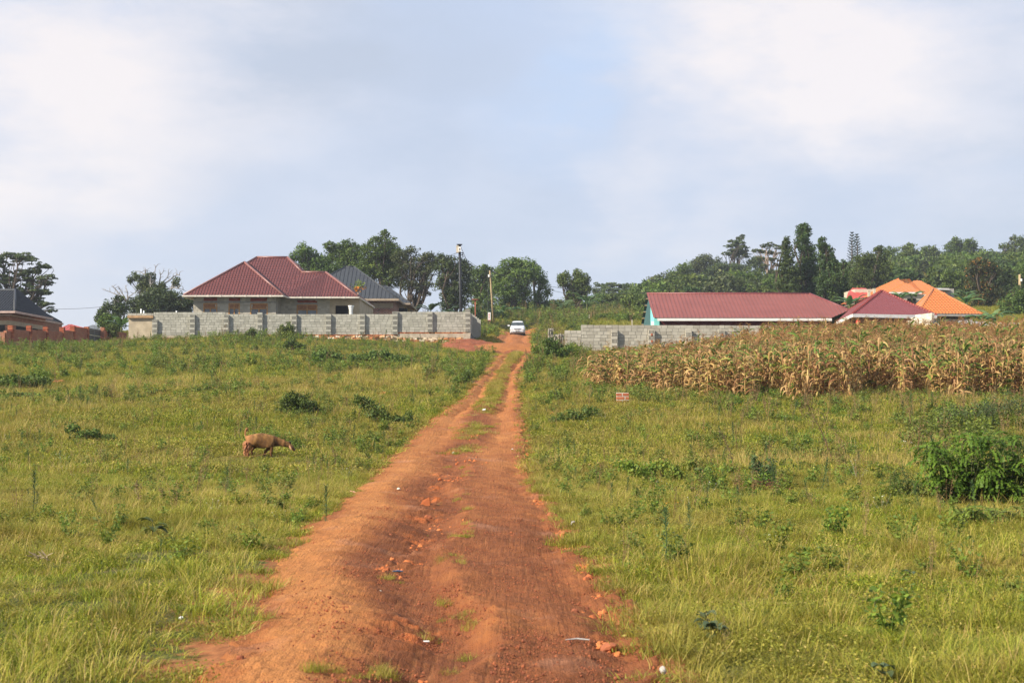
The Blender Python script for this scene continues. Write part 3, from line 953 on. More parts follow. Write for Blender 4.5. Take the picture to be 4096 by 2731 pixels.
def tree(name, label, d, base_px, blobs, mat='leaf', leaf=.34, sub=1.0, cover=1.6, cat='tree', group=None, trunk=.28, bark='bark', fork=.35,
         flat=1.0, up=0., base_py=None, deep=.8, twigs=0, aspect=.5, droop=0., multi=1):
    tseed[0] += 1; sd_ = tseed[0]
    r = np.random.default_rng(sd_); rr = random.Random(sd_)
    bx = PX(base_px, d)
    bz = gzf(bx, d) if base_py is None else min(PZ(base_py, d), gzf(bx, d) + 99)
    if base_py is not None: bz = PZ(base_py, d)
    o3 = []
    for b in blobs:
        px, py, rx, ry = b[:4]; off = b[4] if len(b) > 4 else rr.uniform(-.35, .35) * rx * d / FPX
        dd = d + off
        c = P(px, py, dd); k = dd / FPX
        o3.append(((c.x, c.y, c.z), (rx * k, (rx * deep * .7 + ry * deep * .3) * k, ry * k)))
    root = thing(name, (bx, d, bz - .1), label, cat, group)
    mb = MB()
    zmin = min(c[2] for c, _ in o3); zf = bz + max(.15 * (zmin - bz), fork * (zmin - bz))
    cx_ = sum(c[0] for c, _ in o3) / len(o3); cy_ = sum(c[1] for c, _ in o3) / len(o3)
    for q in range(multi):
        jx = rr.uniform(-.5, .5) * trunk * 3 * (multi > 1)
        f0 = Vector((bx + jx + (cx_ - bx) * .25, d + (cy_ - d) * .25, zf))
        mb.tube([(bx + jx * .5, d, bz - .3), (bx + jx * .5, d, bz + (zf - bz) * .3), f0], [trunk * 1.3, trunk, trunk * .82], 8)
        for i, (c, rad) in enumerate(o3):
            if i % multi != q: continue
            tip = Vector(c) + Vector((0, 0, rad[2] * .45))
            pts = limb(mb, f0, tip, trunk * .62, trunk * .12, rr, .16)
            for k in range(4 + twigs):
                a0 = pts[rr.randint(2, 4)]
                dv = Vector((rr.gauss(0, 1), rr.gauss(0, 1), rr.gauss(.3, .6))).normalized()
                e = Vector(c) + Vector((dv.x * rad[0], dv.y * rad[1], dv.z * rad[2])) * .8
                limb(mb, a0, e, trunk * .25, trunk * .05, rr, .2, 4, 4)
    part(root, 'trunk', mb, M[bark], True)
    C_, N_, V_ = crown_pts(r, o3, sub, leaf, cover, up, flat)
    v, f, a_ = leafquads(r, C_, N_, leaf * r.uniform(.6, 1.3, len(C_)), aspect, V_, droop)
    loc = root.location
    v = v - np.array([loc.x, loc.y, loc.z])
    o = link('crown', mesh_np('crown', v, f, a_, M[mat]), parent=root)
    return root
# ------------------------------------------------------------------ roofs
def clip_line(poly2, axis, val):
    """range of the other axis where axis=val crosses the convex polygon"""
    hits = []
    n = len(poly2)
    for i in range(n):
        a, b = poly2[i], poly2[(i + 1) % n]
        if (a[axis] - val) * (b[axis] - val) < 0:
            f = (val - a[axis]) / (b[axis] - a[axis]); hits.append(a[1 - axis] + f * (b[1 - axis] - a[1 - axis]))
    return (min(hits), max(hits)) if len(hits) >= 2 else None


def roof_plane(mb, pts, rib=.25, rh=.035, rw=.05, step=0, sh=.02, up=None):
    pts = [Vector(p) for p in pts]
    n = (pts[1] - pts[0]).cross(pts[2] - pts[0]).normalized()
    if n.z < 0: n = -n; pts = pts[::-1]
    mb.poly(pts)
    h = Vector((0, 0, 1)).cross(n).normalized(); s_ = n.cross(h)
    if s_.z < 0: s_ = -s_; h = -h
    o = pts[0]
    p2 = [((p - o).dot(h), (p - o).dot(s_)) for p in pts]
    u0, u1 = min(p[0] for p in p2), max(p[0] for p in p2); v0, v1 = min(p[1] for p in p2), max(p[1] for p in p2)
    def bar(a, b, w_, hh):
        A = o + h * a[0] + s_ * a[1]; B = o + h * b[0] + s_ * b[1]
        d = (B - A).normalized(); x = d.cross(n)
        vs = [A - x * w_ / 2, A + x * w_ / 2, B + x * w_ / 2, B - x * w_ / 2]
        vt = [A - x * w_ * .28 + n * hh, A + x * w_ * .28 + n * hh, B + x * w_ * .28 + n * hh, B - x * w_ * .28 + n * hh]
        mb.add(vs + vt, [(4, 5, 6, 7), (0, 1, 5, 4), (1, 2, 6, 5), (2, 3, 7, 6), (3, 0, 4, 7)])
    if rib:
        u = u0 + rib * .5
        while u < u1:
            c = clip_line(p2, 0, u)
            if c and c[1] - c[0] > .1: bar((u, c[0]), (u, c[1]), rw, rh)
            u += rib
    if step:
        v = v0 + step
        while v < v1:
            c = clip_line(p2, 1, v)
            if c and c[1] - c[0] > .1: bar((c[0], v), (c[1], v), .05, sh)
            v += step
    return mb


def hip(x0, x1, y0, y1, z, ra, rb):
    """hip roof planes: eave rectangle and ridge end points ra (left/front) rb (right/back)"""
    a, b, c, d = Vector((x0, y0, z)), Vector((x1, y0, z)), Vector((x1, y1, z)), Vector((x0, y1, z))
    ra, rb = Vector(ra), Vector(rb)
    if abs(ra.x - rb.x) >= abs(ra.y - rb.y):
        return [[a, b, rb, ra], [b, c, rb], [c, d, ra, rb], [d, a, ra]], [(a, ra), (b, rb), (c, rb), (d, ra), (ra, rb)]
    return [[a, b, ra], [b, c, rb, ra], [c, d, rb], [d, a, ra, rb]], [(a, ra), (b, ra), (c, rb), (d, rb), (ra, rb)]


def wallrect(mb, x0, x1, y, z0, z1, holes, th=.2):
    """wall in the XZ plane with rectangular holes, thickness away from the camera"""
    xs = sorted({x0, x1} | {h[0] for h in holes} | {h[1] for h in holes}); zs = sorted({z0, z1} | {h[2] for h in holes} | {h[3] for h in holes})
    for i in range(len(xs) - 1):
        for j in range(len(zs) - 1):
            cx_, cz_ = (xs[i] + xs[i + 1]) / 2, (zs[j] + zs[j + 1]) / 2
            if any(h[0] < cx_ < h[1] and h[2] < cz_ < h[3] for h in holes): continue
            mb.box((cx_, y + th / 2, cz_), (xs[i + 1] - xs[i], th, zs[j + 1] - zs[j]))


def blocks(mb, a, b, z0, n, ch=.209, bl=.41, dep=.06, seed=0, gap=.016, skip=None, half0=0):
    """courses of individual blocks whose faces look to the right-hand side of a->b"""
    rr = random.Random(seed)
    a = Vector((a[0], a[1], 0)); b = Vector((b[0], b[1], 0)); L_ = (b - a).length; d = (b - a).normalized(); nrm = Vector((d.y, -d.x, 0))
    ang = math.atan2(d.y, d.x); MM = Matrix.Rotation(ang, 3, 'Z')
    for k in range(n):
        x = -bl * .5 * ((k + half0) % 2) - rr.uniform(0, .06)
        while x < L_:
            l_ = bl * rr.choice((1, 1, 1, 1, .9, .62)) + rr.uniform(-.015, .02)
            s_, e_ = max(x, 0), min(x + l_, L_); x += l_
            if e_ - s_ < .05: continue
            if skip and skip((s_ + e_) / 2, k): continue
            g1 = gap * rr.uniform(.5, 2.0); g2 = gap * rr.uniform(.4, 1.7)
            c = a + d * (s_ + e_) / 2 + nrm * (rr.uniform(-.006, .008) - dep / 2)
            c.z = z0 + (k + .5) * ch + rr.uniform(-.004, .004)
            mb.box(c, (e_ - s_ - g1, dep, ch - g2), rr.random(), MM @ Matrix.Rotation(rr.uniform(-.012, .012), 3, 'Y'), .004)


def pilaster(mb, x, y, z0, n, w=.41, proj=.22, ch=.209, seed=0, first_hollow=True, warm=False):
    """pier of alternating solid and hollow blocks standing proud of the wall face at y"""
    rr = random.Random(seed)
    for k in range(n):
        zc = z0 + (k + .5) * ch; j = rr.uniform(-.01, .01)
        if (k % 2 == 0) == first_hollow:
            nf = 5; fw = .044
            for i in range(nf):
                fx = x + j - w / 2 + fw / 2 + (w - fw) * i / (nf - 1)
                mb.box((fx, y - proj / 2, zc), (fw, proj, ch - .02), rr.uniform(.4, .95))
            mb.box((x + j, y - .03, zc), (w - .01, .05, ch - .02), .05)
        else:
            mb.box((x + j, y - proj / 2, zc), (w, proj, ch - .018), rr.uniform(.3, .9), None, .006)


# ------------------------------------------------------------------ left grey block wall
Y0 = 116.
WX = lambda px: PX(px, Y0)
root = thing('block_wall', (WX(1200), Y0, 6.0), 'long grey concrete block wall left of the track, with a stone footing at its right end', 'wall')
zb = PZ(1337, Y0)
mb = MB(); bk = MB()
ch = .209
zl = PZ(1350.5, Y0)
blocks(mb, (WX(612), Y0), (WX(901), Y0), zl, 10, ch, seed=1)
blocks(mb, (WX(901), Y0), (WX(1590), Y0), zb - .02, 8, ch, seed=2)
zr = PZ(1328.5, Y0)
blocks(mb, (WX(1590), Y0), (WX(1880), Y0), zr, 8, ch, seed=3)
part(root, 'block_face', mb, M['block'])
bk.box(((WX(612) + WX(901)) / 2, Y0 + .12, zl + 5 * ch), (WX(901) - WX(612), .2, 10 * ch - .03))
bk.box(((WX(901) + WX(1590)) / 2, Y0 + .12, zb - .02 + 4 * ch), (WX(1590) - WX(901) - .01, .2, 8 * ch - .03))
bk.box(((WX(1590) + WX(1880)) / 2, Y0 + .12, zr + 4 * ch), (WX(1880) - WX(1590) - .01, .2, 8 * ch - .03))
part(root, 'mortar_backing', bk, M['mortar'])
for i, (px, z_, n_, fh) in enumerate([(619, zl, 7, True), (769, zl, 9, True), (904, zl, 9, True), (1039.5, zb - .1, 9, False), (1176, zb - .02, 8, True), (1314, zb - .02, 8, True), (1449, zb - .02, 8, True),
                                      (1580, zb - .02, 9, True), (1720, zr, 8, True), (1871, zr, 9, True)]):
    mb = MB(); pilaster(mb, WX(px), Y0, z_, n_, seed=i, first_hollow=fh); part(root, 'pier', mb, M['block'])
# footing
mb = MB()
x = WX(640)
while x < WX(1870):
    zt = (zl if x < WX(901) else zb - .02 if x < WX(1590) else zr)
    l_ = random.uniform(.09, .13)
    mb.box((x + l_ / 2, Y0 - .03, zt - .06), (l_ - .02, .16, .09), random.random(), None, .008); x += l_
part(root, 'brick_course', mb, M['brickvar'])
mb = MB(); mb.box(((WX(1590) + WX(1878)) / 2, Y0 + .03, zr - .29), (WX(1878) - WX(1590), .26, .34), .5, None, .01)
mb.box(((WX(612) + WX(1590)) / 2, Y0 + .06, zb - .5), (WX(1590) - WX(612), .2, .8), .5)
mb.box(((WX(1590) + WX(1878)) / 2, Y0 + .1, zr - .8), (WX(1878) - WX(1590), .2, .9), .5)
mb.box((WX(1867), Y0 - .12, zr - .55), (.55, .3, .95), .5, None, .05)
part(root, 'concrete_band', mb, M['concrete'])
mb = MB(); rr = random.Random(5)
for row in range(4):
    x = WX(1250) + rr.uniform(0, .2)
    while x < WX(1845):
        l_ = rr.uniform(.16, .45); h_ = rr.uniform(.12, .2)
        zt = (zb - .2 if x < WX(1590) else zr - .56) - row * .15
        mb.box((x + l_ / 2, Y0 - .1 + rr.uniform(-.05, .05), zt + rr.uniform(-.02, .02)), (l_, .3, h_), rr.random(), Matrix.Rotation(rr.uniform(-.3, .3), 3, 'Y'), .05)
        x += l_ + rr.uniform(0, .05) + (.5 if rr.random() < .08 else 0)
part(root, 'stone_footing', mb, M['stone'])
# return along the track: stepped, running away from the camera
mb = MB(); bk = MB()
xe = WX(1880); yy = Y0
tops = [(116.2, 122, 8, 0), (122, 128, 8, .21), (128, 134, 7, .42), (134, 140, 7, .63)]
for i, (ya, yb_, n_, dz_) in enumerate(tops):
    xa = xe + (ya - 116) * .006; xb = xe + (yb_ - 116) * .006
    blocks(mb, (xa, ya), (xb, yb_), zr + dz_, n_, ch, seed=20 + i)
    bk.box(((xa + xb) / 2 - .14, (ya + yb_) / 2, zr + dz_ + n_ * ch / 2 - .6), (.2, yb_ - ya - .01, n_ * ch + 1.15))
    mb.box((xa + .12, yb_, zr + dz_ + .8), (.24, .4, 1.9), .4)
part(root, 'side_return', mb, M['block']); part(root, 'side_backing', bk, M['mortar'])
# plastered outhouse joined to the wall at its left end
ro = thing('outbuilding', (WX(560), Y0 + 1, 6.3), 'low plastered outbuilding with two white vent pipes at the left end of the grey wall', 'outbuilding')
mb = MB(); zt = PZ(1272, Y0); mb.box(((WX(511) + WX(611)) / 2, Y0 + 1.2, (zt + 5.9) / 2), (WX(611) - WX(511), 2.2, zt - 5.9)); part(ro, 'plastered_wall', mb, M['plaster'])
mb = MB(); mb.box(((WX(508) + WX(611)) / 2, Y0 + 1.1, (zt + PZ(1262, Y0)) / 2), (WX(611) - WX(508), 2.4, PZ(1262, Y0) - zt - .01), .5, None, .01); part(ro, 'ring_beam', mb, M['lintel'])
mb = MB(); blocks(mb, (WX(507), Y0 + .05), (WX(611), Y0 + .05), PZ(1262, Y0), 1, .2, dep=2.2, seed=9); part(ro, 'coping', mb, M['block'])
for px, h_ in ((549, .38), (560, .23), (692, .22)):
    mb = MB(); z_ = PZ(1251, Y0); mb.tube([(WX(px), Y0 + 1, z_ - .3), (WX(px), Y0 + 1, z_ + h_)], .055, 10)
    if px < 600: part(ro, 'vent_pipe', mb, M['pvc'], True)
    else: solo('vent_pipe', mb, M['pvc'], 'short white pipe sticking up just behind the top of the grey wall', 'pipe', (WX(px), Y0 + 1, z_), smooth=True)

# ------------------------------------------------------------------ right grey block wall
YR = 90.5
RX = lambda px: PX(px, YR)
root = thing('block_wall', (RX(2700), YR, 4.5), 'grey block wall behind the maize right of the track, stepped at its left end, with brick-patched piers', 'wall')
mb = MB(); bk = MB(); chR = .2085
z0 = PZ(1417, YR); xm = RX(2325)
def wall_run(xa, xb, ya, yb_, z_, n_, sd_, h0=0):
    blocks(mb, (xa, ya), (xb, yb_), z_, n_, chR, seed=sd_, half0=h0)
    a_ = Vector((xa, ya, 0)); b_ = Vector((xb, yb_, 0)); c_ = (a_ + b_) / 2; d_ = (b_ - a_)
    bk.box((c_.x + .12 * d_.y / d_.length * -1, c_.y + .12, z_ + n_ * chR / 2 - .4), (d_.length - .01, .2, n_ * chR + .75), .5, Matrix.Rotation(math.atan2(d_.y, d_.x), 3, 'Z'))
wall_run(RX(2258), xm, YR, YR, z0 - .35, 9, 31)
wall_run(xm, RX(3055), YR, YR + .6, z0, 9, 32)
wall_run(RX(3055), RX(3905), YR + .6, YR + 1.6, z0 + .0, 9, 33)
for k, px in enumerate([2340, 2500, 2700, 2900, 3100, 3300, 3500, 3700]):
    pass
part(root, 'block_face', mb, M['blockwarm']); part(root, 'mortar_backing', bk, M['mortar'])
for i, px in enumerate([2457, 2605, 2754, 2887, 3036, 3190, 3340, 3500, 3650, 3800]):
    mb = MB(); y_ = YR + np.interp(px, [2325, 3055, 3905], [0, .6, 1.6])
    pilaster(mb, PX(px, y_), y_, z0 - .1, 8, w=.38, seed=50 + i, ch=chR, proj=.24, first_hollow=(i % 2 == 0))
    part(root, 'pier', mb, M['blockwarm'])
    if i in (1, 3):
        mb = MB()
        for kz in (2, 4, 6): mb.box((PX(px, y_) + .02, y_ - .255, z0 - .1 + (kz + .5) * chR), (.11, .03, .14), .6, None, .01)
        part(root, 'brick_infill', mb, M['brickvar'])
mb = MB()
for row in range(4):
    x = RX(2300) + .05 * (row % 2)
    while x < RX(3900):
        mb.box((x + .11, YR - .06, z0 - .05 - row * .08), (.205, .2, .068), random.random(), None, .006); x += .225
part(root, 'brick_footing', mb, M['brickvar'])
# toothed unfinished end
mb = MB(); rr = random.Random(8)
for k in range(8):
    z_ = PZ(1390, 92) + k * chR
    if z_ > PZ(1318, 92): break
    for j in range(3 if k % 2 else 2): mb.box((PX(2194, 92) + j * .13 + (k % 2) * .03, 92, z_ + .1), (.05, .4, .19), rr.random(), None, .01)
    mb.box((PX(2203, 92), 92.15, z_ + .1), (.34, .06, .19), .2)
for k in range(5):
    for j in range(5):
        if rr.random() < .75: mb.box((PX(2218, 92) + j * .13, 91.8, PZ(1410, 92) + k * chR + .25 + .05 * (j % 2)), (.055, .38, .19), rr.random(), Matrix.Rotation(rr.uniform(-.06, .06), 3, 'Y'), .01)
    mb.box((PX(2236, 92), 92.0, PZ(1410, 92) + k * chR + .25), (.62, .05, .2), .2)
part(root, 'toothed_end', mb, M['blockwarm'])

# ------------------------------------------------------------------ house with red-brown tile roof
H = thing('house', (-21.5, 134, 7.6), 'unfinished block house with red-brown tiled hip roof and wooden windows behind the left grey wall', 'house')
ze = PZ(1180, 126)
pl = []; ed = []
for args in ((-29.1, -16.7, 127.95, 142, ze, (-24.3, 135, PZ(1030, 135)), (-21.4, 135, PZ(1030, 135))),
             (-21.0, -13.9, 127.9, 142, ze + .004, (-17.35, 132.0, PZ(1090, 132.0)), (-17.35, 138, PZ(1090, 132.0)))):
    a_, b_ = hip(*args); pl += a_; ed += (b_ if args[0] < -25 else b_[1:3] + b_[4:])
A = Vector((-24.62, 130.4, PZ(1050, 130.4))); B = Vector((-24.62, 133.6, A.z))
e0, e1, e2, e3 = Vector((-29.14, 126, ze)), Vector((-20.35, 126, ze)), Vector((-20.35, 134, ze)), Vector((-29.14, 134, ze))
pl += [[e0, e1, A], [e1, e2, B, A], [e3, e0, A, B]]; ed += [(e0, A), (e1, A), (A, B)]
Dd = Vector((-17.35, 132.0, PZ(1090, 132.0))); ed += [(Dd, Vector((-19.6, 132.0, Dd.z)))]
pl += [[Vector((-20.9, 127.9, ze + .01)), Vector((-17.35, 127.9, ze + .01)), Dd, Vector((-19.7, 132.0, Dd.z))]]
ed[1] = (ed[1][0].lerp(ed[1][1], .6), ed[1][1])
mb = MB()
for p in pl: roof_plane(mb, p, .26, .05, .075, .36, .03)
rf = part(H, 'roof', mb, M['rooftile'])
mb = MB()
for a_, b_ in ed:
    mb.tube([a_ + Vector((0, 0, .03)), b_ + Vector((0, 0, .03))], .11, 6)
part(rf, 'ridge_cap', mb, M['roofcap'], True)
mb = MB()
gl = [[(-29.2, 142, ze - .09), (-29.2, 125.92, ze - .09), (-20.3, 125.92, ze - .09), (-20.3, 127.85, ze - .09), (-13.8, 127.85, ze - .09), (-13.8, 142, ze - .09)]]
for g_ in gl:
    for a_, b_ in zip(g_[:-1], g_[1:]): mb.span(a_, b_, .15, .13)
    for a_, b_ in zip(g_[:-1], g_[1:]):
        n_ = int((Vector(b_) - Vector(a_)).length / 1.1)
        for k in range(1, n_): mb.box(Vector(a_).lerp(Vector(b_), k / n_), (.19, .19, .16))
part(H, 'gutter', mb, M['gutter'])
mb = MB()
mb.poly([(-29.1, 126, ze - .05), (-29.1, 142, ze - .05), (-20.4, 142, ze - .05), (-20.4, 126, ze - .05)]); mb.poly([(-20.4, 127.9, ze - .054), (-20.4, 142, ze - .054), (-13.9, 142, ze - .054), (-13.9, 127.9, ze - .054)])
part(H, 'soffit', mb, M['soffit'])
f0 = 7.0
def wpx(px, y): return PX(px, y)
yw = 126.85; yw2 = 129.1
def hole(l, r, t_, b_, y): return (wpx(l, y), wpx(r, y), PZ(b_, y), PZ(t_, y))
W = [hole(813, 865, 1214, 1262, yw), hole(914, 955, 1214, 1262, yw), hole(1001, 1067, 1215, 1264, yw)]
Vn = [hole(813, 865, 1191, 1203, yw), hole(914, 957, 1192, 1203, yw), hole(1000, 1066, 1192, 1204, yw)]
W2 = [hole(1187, 1266, 1220, 1268, yw2)]; V2 = [hole(1187, 1266, 1201, 1210, yw2)]
Dr = [hole(1340, 1392, 1222, 1300, yw2)]
mb = MB(); bk = MB()
# real block courses on the front wing
def blockwall(xa, xb, y, holes, seed_):
    def sk(mid, k):
        xw = xa + mid; zw = f0 + (k + .5) * .21
        return any(h[0] - .03 < xw < h[1] + .03 and h[2] - .03 < zw < h[3] + .03 for h in holes)
    blocks(mb, (xa, y), (xb, y), f0, int((ze - f0) / .21), .21, .42, seed=seed_, skip=sk, gap=.01)
    wallrect(bk, xa, xb, y + .012, f0, ze - .1, holes)
xl, xr = wpx(771, yw), wpx(1103, yw)
blockwall(xl, xr, yw, W + Vn, 61)
part(H, 'block_facing', mb, M['blockwarm']); mb = MB()
blockwall(wpx(1103, yw2), wpx(1317, yw2), yw2, W2 + V2, 62)
part(H, 'block_facing', mb, M['blockwarm'])
bk.box((xr - .1, (yw + yw2) / 2 + .1, (f0 + ze) / 2), (.2, yw2 - yw, ze - f0 - .2)); bk.box((xl + .1, yw + 7.2, (f0 + ze) / 2), (.2, 14, ze - f0 - .2))
part(H, 'wall', bk, M['greywall'])
mb = MB(); wallrect(mb, wpx(1317, yw2), wpx(1437, yw2), yw2, f0, ze - .1, Dr); mb.box((wpx(1437, yw2) - .1, yw2 + 6.4, (f0 + ze) / 2), (.2, 12.6, ze - f0 - .2))
mb.box((wpx(1400, yw2), yw2 - .12, (f0 + PZ(1222, yw2)) / 2 - .4), (1.6, .2, 1.4)); part(H, 'plastered_porch', mb, M['plaster'])
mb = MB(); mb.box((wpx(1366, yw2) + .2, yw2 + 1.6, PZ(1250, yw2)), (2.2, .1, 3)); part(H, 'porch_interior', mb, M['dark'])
mb = MB(); mb.box((wpx(1030, yw), yw - .02, PZ(1208.5, yw)), (9.0 - .7, .03, .13)) if 0 else None
mb.box(((xl + xr) / 2, yw - .012, PZ(1209, yw)), (xr - xl - .02, .02, .1)); part(H, 'ring_beam', mb, M['mortar'])
mb = MB()
def vents(h_, y):
    mb = MB(); w_ = h_[1] - h_[0]; n_ = max(4, int(w_ / .13))
    mb.box(((h_[0] + h_[1]) / 2, y + .12, (h_[2] + h_[3]) / 2), (w_, .03, h_[3] - h_[2]), .5)
    for k in range(n_ + 1): mb.box((h_[0] + w_ * k / n_, y + .05, (h_[2] + h_[3]) / 2), (.045, .1, h_[3] - h_[2]))
    for k in range(3): mb.box(((h_[0] + h_[1]) / 2, y + .05, h_[2] + (h_[3] - h_[2]) * k / 2), (w_, .09, .03))
    part(H, 'vent_grille', mb, M['vent'])
for h_ in Vn: vents(h_, yw)
for h_ in V2: vents(h_, yw2)
def window(h_, y, cols=2, topsplit=False, lab=None):
    x0_, x1_, z0_, z1_ = h_; mb = MB(); f = .055
    for a_, b_ in (((x0_, z0_), (x0_, z1_)), ((x1_, z0_), (x1_, z1_)), ((x0_, z1_), (x1_, z1_)), ((x0_, z0_), (x1_, z0_))):
        mb.span((a_[0], y + .05, a_[1]), (b_[0], y + .05, b_[1]), f * 1.7, .12, up=(0, 1, 0))
    zm = z0_ + (z1_ - z0_) * .60
    mb.span((x0_, y + .045, zm), (x1_, y + .045, zm), f * 1.3, .1, up=(0, 1, 0))
    for k in range(1, cols): mb.span((x0_ + (x1_ - x0_) * k / cols, y + .05, z0_), (x0_ + (x1_ - x0_) * k / cols, y + .05, z1_ if topsplit else zm), f * 1.6, .1, up=(0, 1, 0))
    fr = part(H, 'window', mb, M['wood'])
    if lab: fr['label'] = lab
    mb = MB(); mb.box(((x0_ + x1_) / 2, y + .1, (z0_ + zm) / 2), (x1_ - x0_, .02, zm - z0_)); part(fr, 'pane', mb, M['glass'])
    mb = MB(); mb.box(((x0_ + x1_) / 2, y + .09, (z1_ + zm) / 2), (x1_ - x0_, .03, z1_ - zm))
    part(fr, 'upper_panel', mb, M['reed'])
window(W[0], yw); window(W[1], yw, 2, True); window(W[2], yw); window(W2[0], yw2, 2, True)
mb = MB(); xc = wpx(1404.5, yw2 - .6); yc = yw2 - .9
zt = PZ(1222, yc)
mb.tube([(xc, yc, f0), (xc, yc, zt - .55)], .14, 14)
for k in range(14):
    a_ = 2 * math.pi * k / 14; mb.tube([(xc + .14 * math.cos(a_), yc + .14 * math.sin(a_), f0), (xc + .14 * math.cos(a_), yc + .14 * math.sin(a_), zt - .5)], .018, 4)
mb.tube([(xc, yc, zt - .5), (xc, yc, zt - .34), (xc, yc, zt - .33), (xc, yc, zt - .12), (xc, yc, zt - .11), (xc, yc, zt)], [.16, .16, .2, .22, .27, .27], 14)
part(H, 'column', mb, M['white'], False)

# ------------------------------------------------------------------ grey-roofed house behind it
H = thing('house', (-15, 152, 8.4), 'brick house with dark grey ribbed metal roof behind the red-brown tiled one', 'house')
ze2 = PZ(1194, 146)
pl, ed = hip(-23.4, -11.7, 146, 157, ze2, (-17.7, 151, PZ(1067, 151)), (-16.85, 151, PZ(1067, 151)))
a_, b_ = hip(-17.5, PX(1643, 153.5), 152.5, 163, PZ(1213, 153), (-14.9, 158, PZ(1144, 158)), (-14.0, 158, PZ(1144, 158))); pl += a_; ed += b_
mb = MB()
for p in pl: roof_plane(mb, p, .42, .05, .07)
rf = part(H, 'roof', mb, M['roofgrey'])
mb = MB()
for a_, b_ in ed[:5]: mb.tube([a_, b_], .09, 6)
part(rf, 'ridge_cap', mb, M['roofgrey'], True); mb = MB()
for a_, b_ in ed[5:]: mb.tube([a_, b_], .09, 6)
part(rf, 'ridge_cap', mb, M['roofgrey'], True)
mb = MB(); mb.span((-23.4, 145.95, ze2 - .12), (-11.65, 145.95, ze2 - .12), .08, .22); mb.span((-11.65, 145.95, ze2 - .12), (-11.65, 157, ze2 - .12), .08, .22)
z3 = PZ(1213, 153); mb.span((-17, 152.45, z3 - .1), (PX(1643, 153.5), 152.45, z3 - .1), .08, .18); mb.span((PX(1643, 153.5), 152.45, z3 - .1), (PX(1643, 153.5), 163, z3 - .1), .08, .18)
part(H, 'fascia', mb, M['soffit'])
mb = MB(); mb.poly([(-23.3, 146.1, ze2 - .08), (-23.3, 157, ze2 - .08), (-11.75, 157, ze2 - .08), (-11.75, 146.1, ze2 - .08)]); mb.poly([(-17, 152.6, z3 - .1), (-17, 163, z3 - .1), (-11, 163, z3 - .1), (-11, 152.6, z3 - .1)]); part(H, 'soffit', mb, M['reed'])
mb = MB(); mb.box((-17.4, 151, (7.5 + ze2) / 2), (PX(1568, 147) * 0 + 10.4, 8, ze2 - 7.6)); part(H, 'wall', mb, M['brickburnt'])
mb = MB(); mb.box((-14.2, 157.5, (7.5 + z3) / 2), (5.0, 8, z3 - 7.7)); part(H, 'rear_wing_wall', mb, M['plaster'])
mb = MB(); mb.box((PX(1610, 153.4), 153.45, PZ(1250, 153)), (1.0, .1, 1.0)); part(H, 'window', mb, M['dark'])
mb = MB(); mb.box((-17.4, 146.97, PZ(1222, 147)), (10.2, .03, .5)); part(H, 'ring_beam', mb, M['plaster'])

# ------------------------------------------------------------------ brick house at the left edge
H = thing('house', (-43, 120, 6.5), 'brick house with black tiled roof and pinkish gutters at the left edge of the picture', 'house')
zq = PZ(1243, 112)
mb = MB()
cr = Vector((PX(56, 112), 112, zq)); tp = Vector((PX(55, 116.5), 116.5, PZ(1160, 116.5)))
bk2 = PX(205, 121.5)
roof_plane(mb, [(-50, 112, zq), cr, tp, (-50, 116.5, tp.z)], .22, .045, .06, .36, .03)
pk = Vector((-48.2, 121.3, PZ(1040, 121.3)))
c2 = Vector((bk2, 121.5, zq)); c3_ = Vector((PX(243, 129.5), 129.5, zq))
roof_plane(mb, [cr, c2, Vector((bk2 - 3.2, 121.5, zq + 2.6)), tp], .22, .045, .06, .36, .03)
roof_plane(mb, [Vector((c3_.x, 118, zq + .02)), c3_, pk], .22, .045, .06, .36, .03)
roof_plane(mb, [(-50, 114.5, zq + .3), Vector((c3_.x, 116.5, zq + .02)), Vector((c3_.x, 118, zq + .02)), pk, (-50, 121.3, pk.z)], .22, .045, .06, .36, .03)
rf = part(H, 'roof', mb, M['roofdark'])
mb = MB()
mb.tube([cr, tp, (-50, tp.y, tp.z)], .12, 6); part(rf, 'ridge_cap', mb, M['roofgrey'], True); mb = MB(); mb.tube([c3_, pk], .13, 6); part(rf, 'ridge_cap', mb, M['roofgrey'], True)
M['guttpink'] = simple('guttpink', (.48, .34, .29, 1), .5, .4)
mb = MB(); mb.span((-50, 111.93, zq - .1), (cr.x + .06, 111.93, zq - .1), .13, .16); mb.span((cr.x + .06, 111.9, zq - .1), (bk2 + .05, 121.5, zq - .1), .13, .16); mb.span((c3_.x + .3, 121.5, zq - .1), (c3_.x + .1, 129.6, zq - .1), .13, .16)
part(H, 'gutter', mb, M['guttpink'])
mb = MB(); mb.box((-45.4, 117.2, (6 + zq) / 2), (11, 8.6, zq - 6.1)); mb.box((-46.2, 125.3, (6 + zq) / 2), (10.6, 7.6, zq - 6.2)); part(H, 'wall', mb, M['brickhouse'])
mb = MB(); mb.span((-50, 112.6, PZ(1259, 112)), (-39.85, 112.6, PZ(1259, 112)), .3, .09); mb.span((-39.8, 112.4, PZ(1259, 112)), (-39.95, 121.5, PZ(1259, 112)), .3, .09); part(H, 'canopy_slab', mb, M['guttpink'])
mb = MB(); z5 = PZ(1288, 112); mb.span((-50, 112.87, z5), (-39.88, 112.87, z5), .05, .34); mb.span((-39.87, 112.85, z5), (-39.87, 121.4, z5), .05, .34); part(H, 'lintel_band', mb, M['plaster'])
for xa, xb in ((-41.9, -40.3), (-44.5, -42.9)):
    mb = MB(); mb.box(((xa + xb) / 2, 112.89, PZ(1310, 112)), (xb - xa, .04, .55)); part(H, 'window_opening', mb, M['dark'])
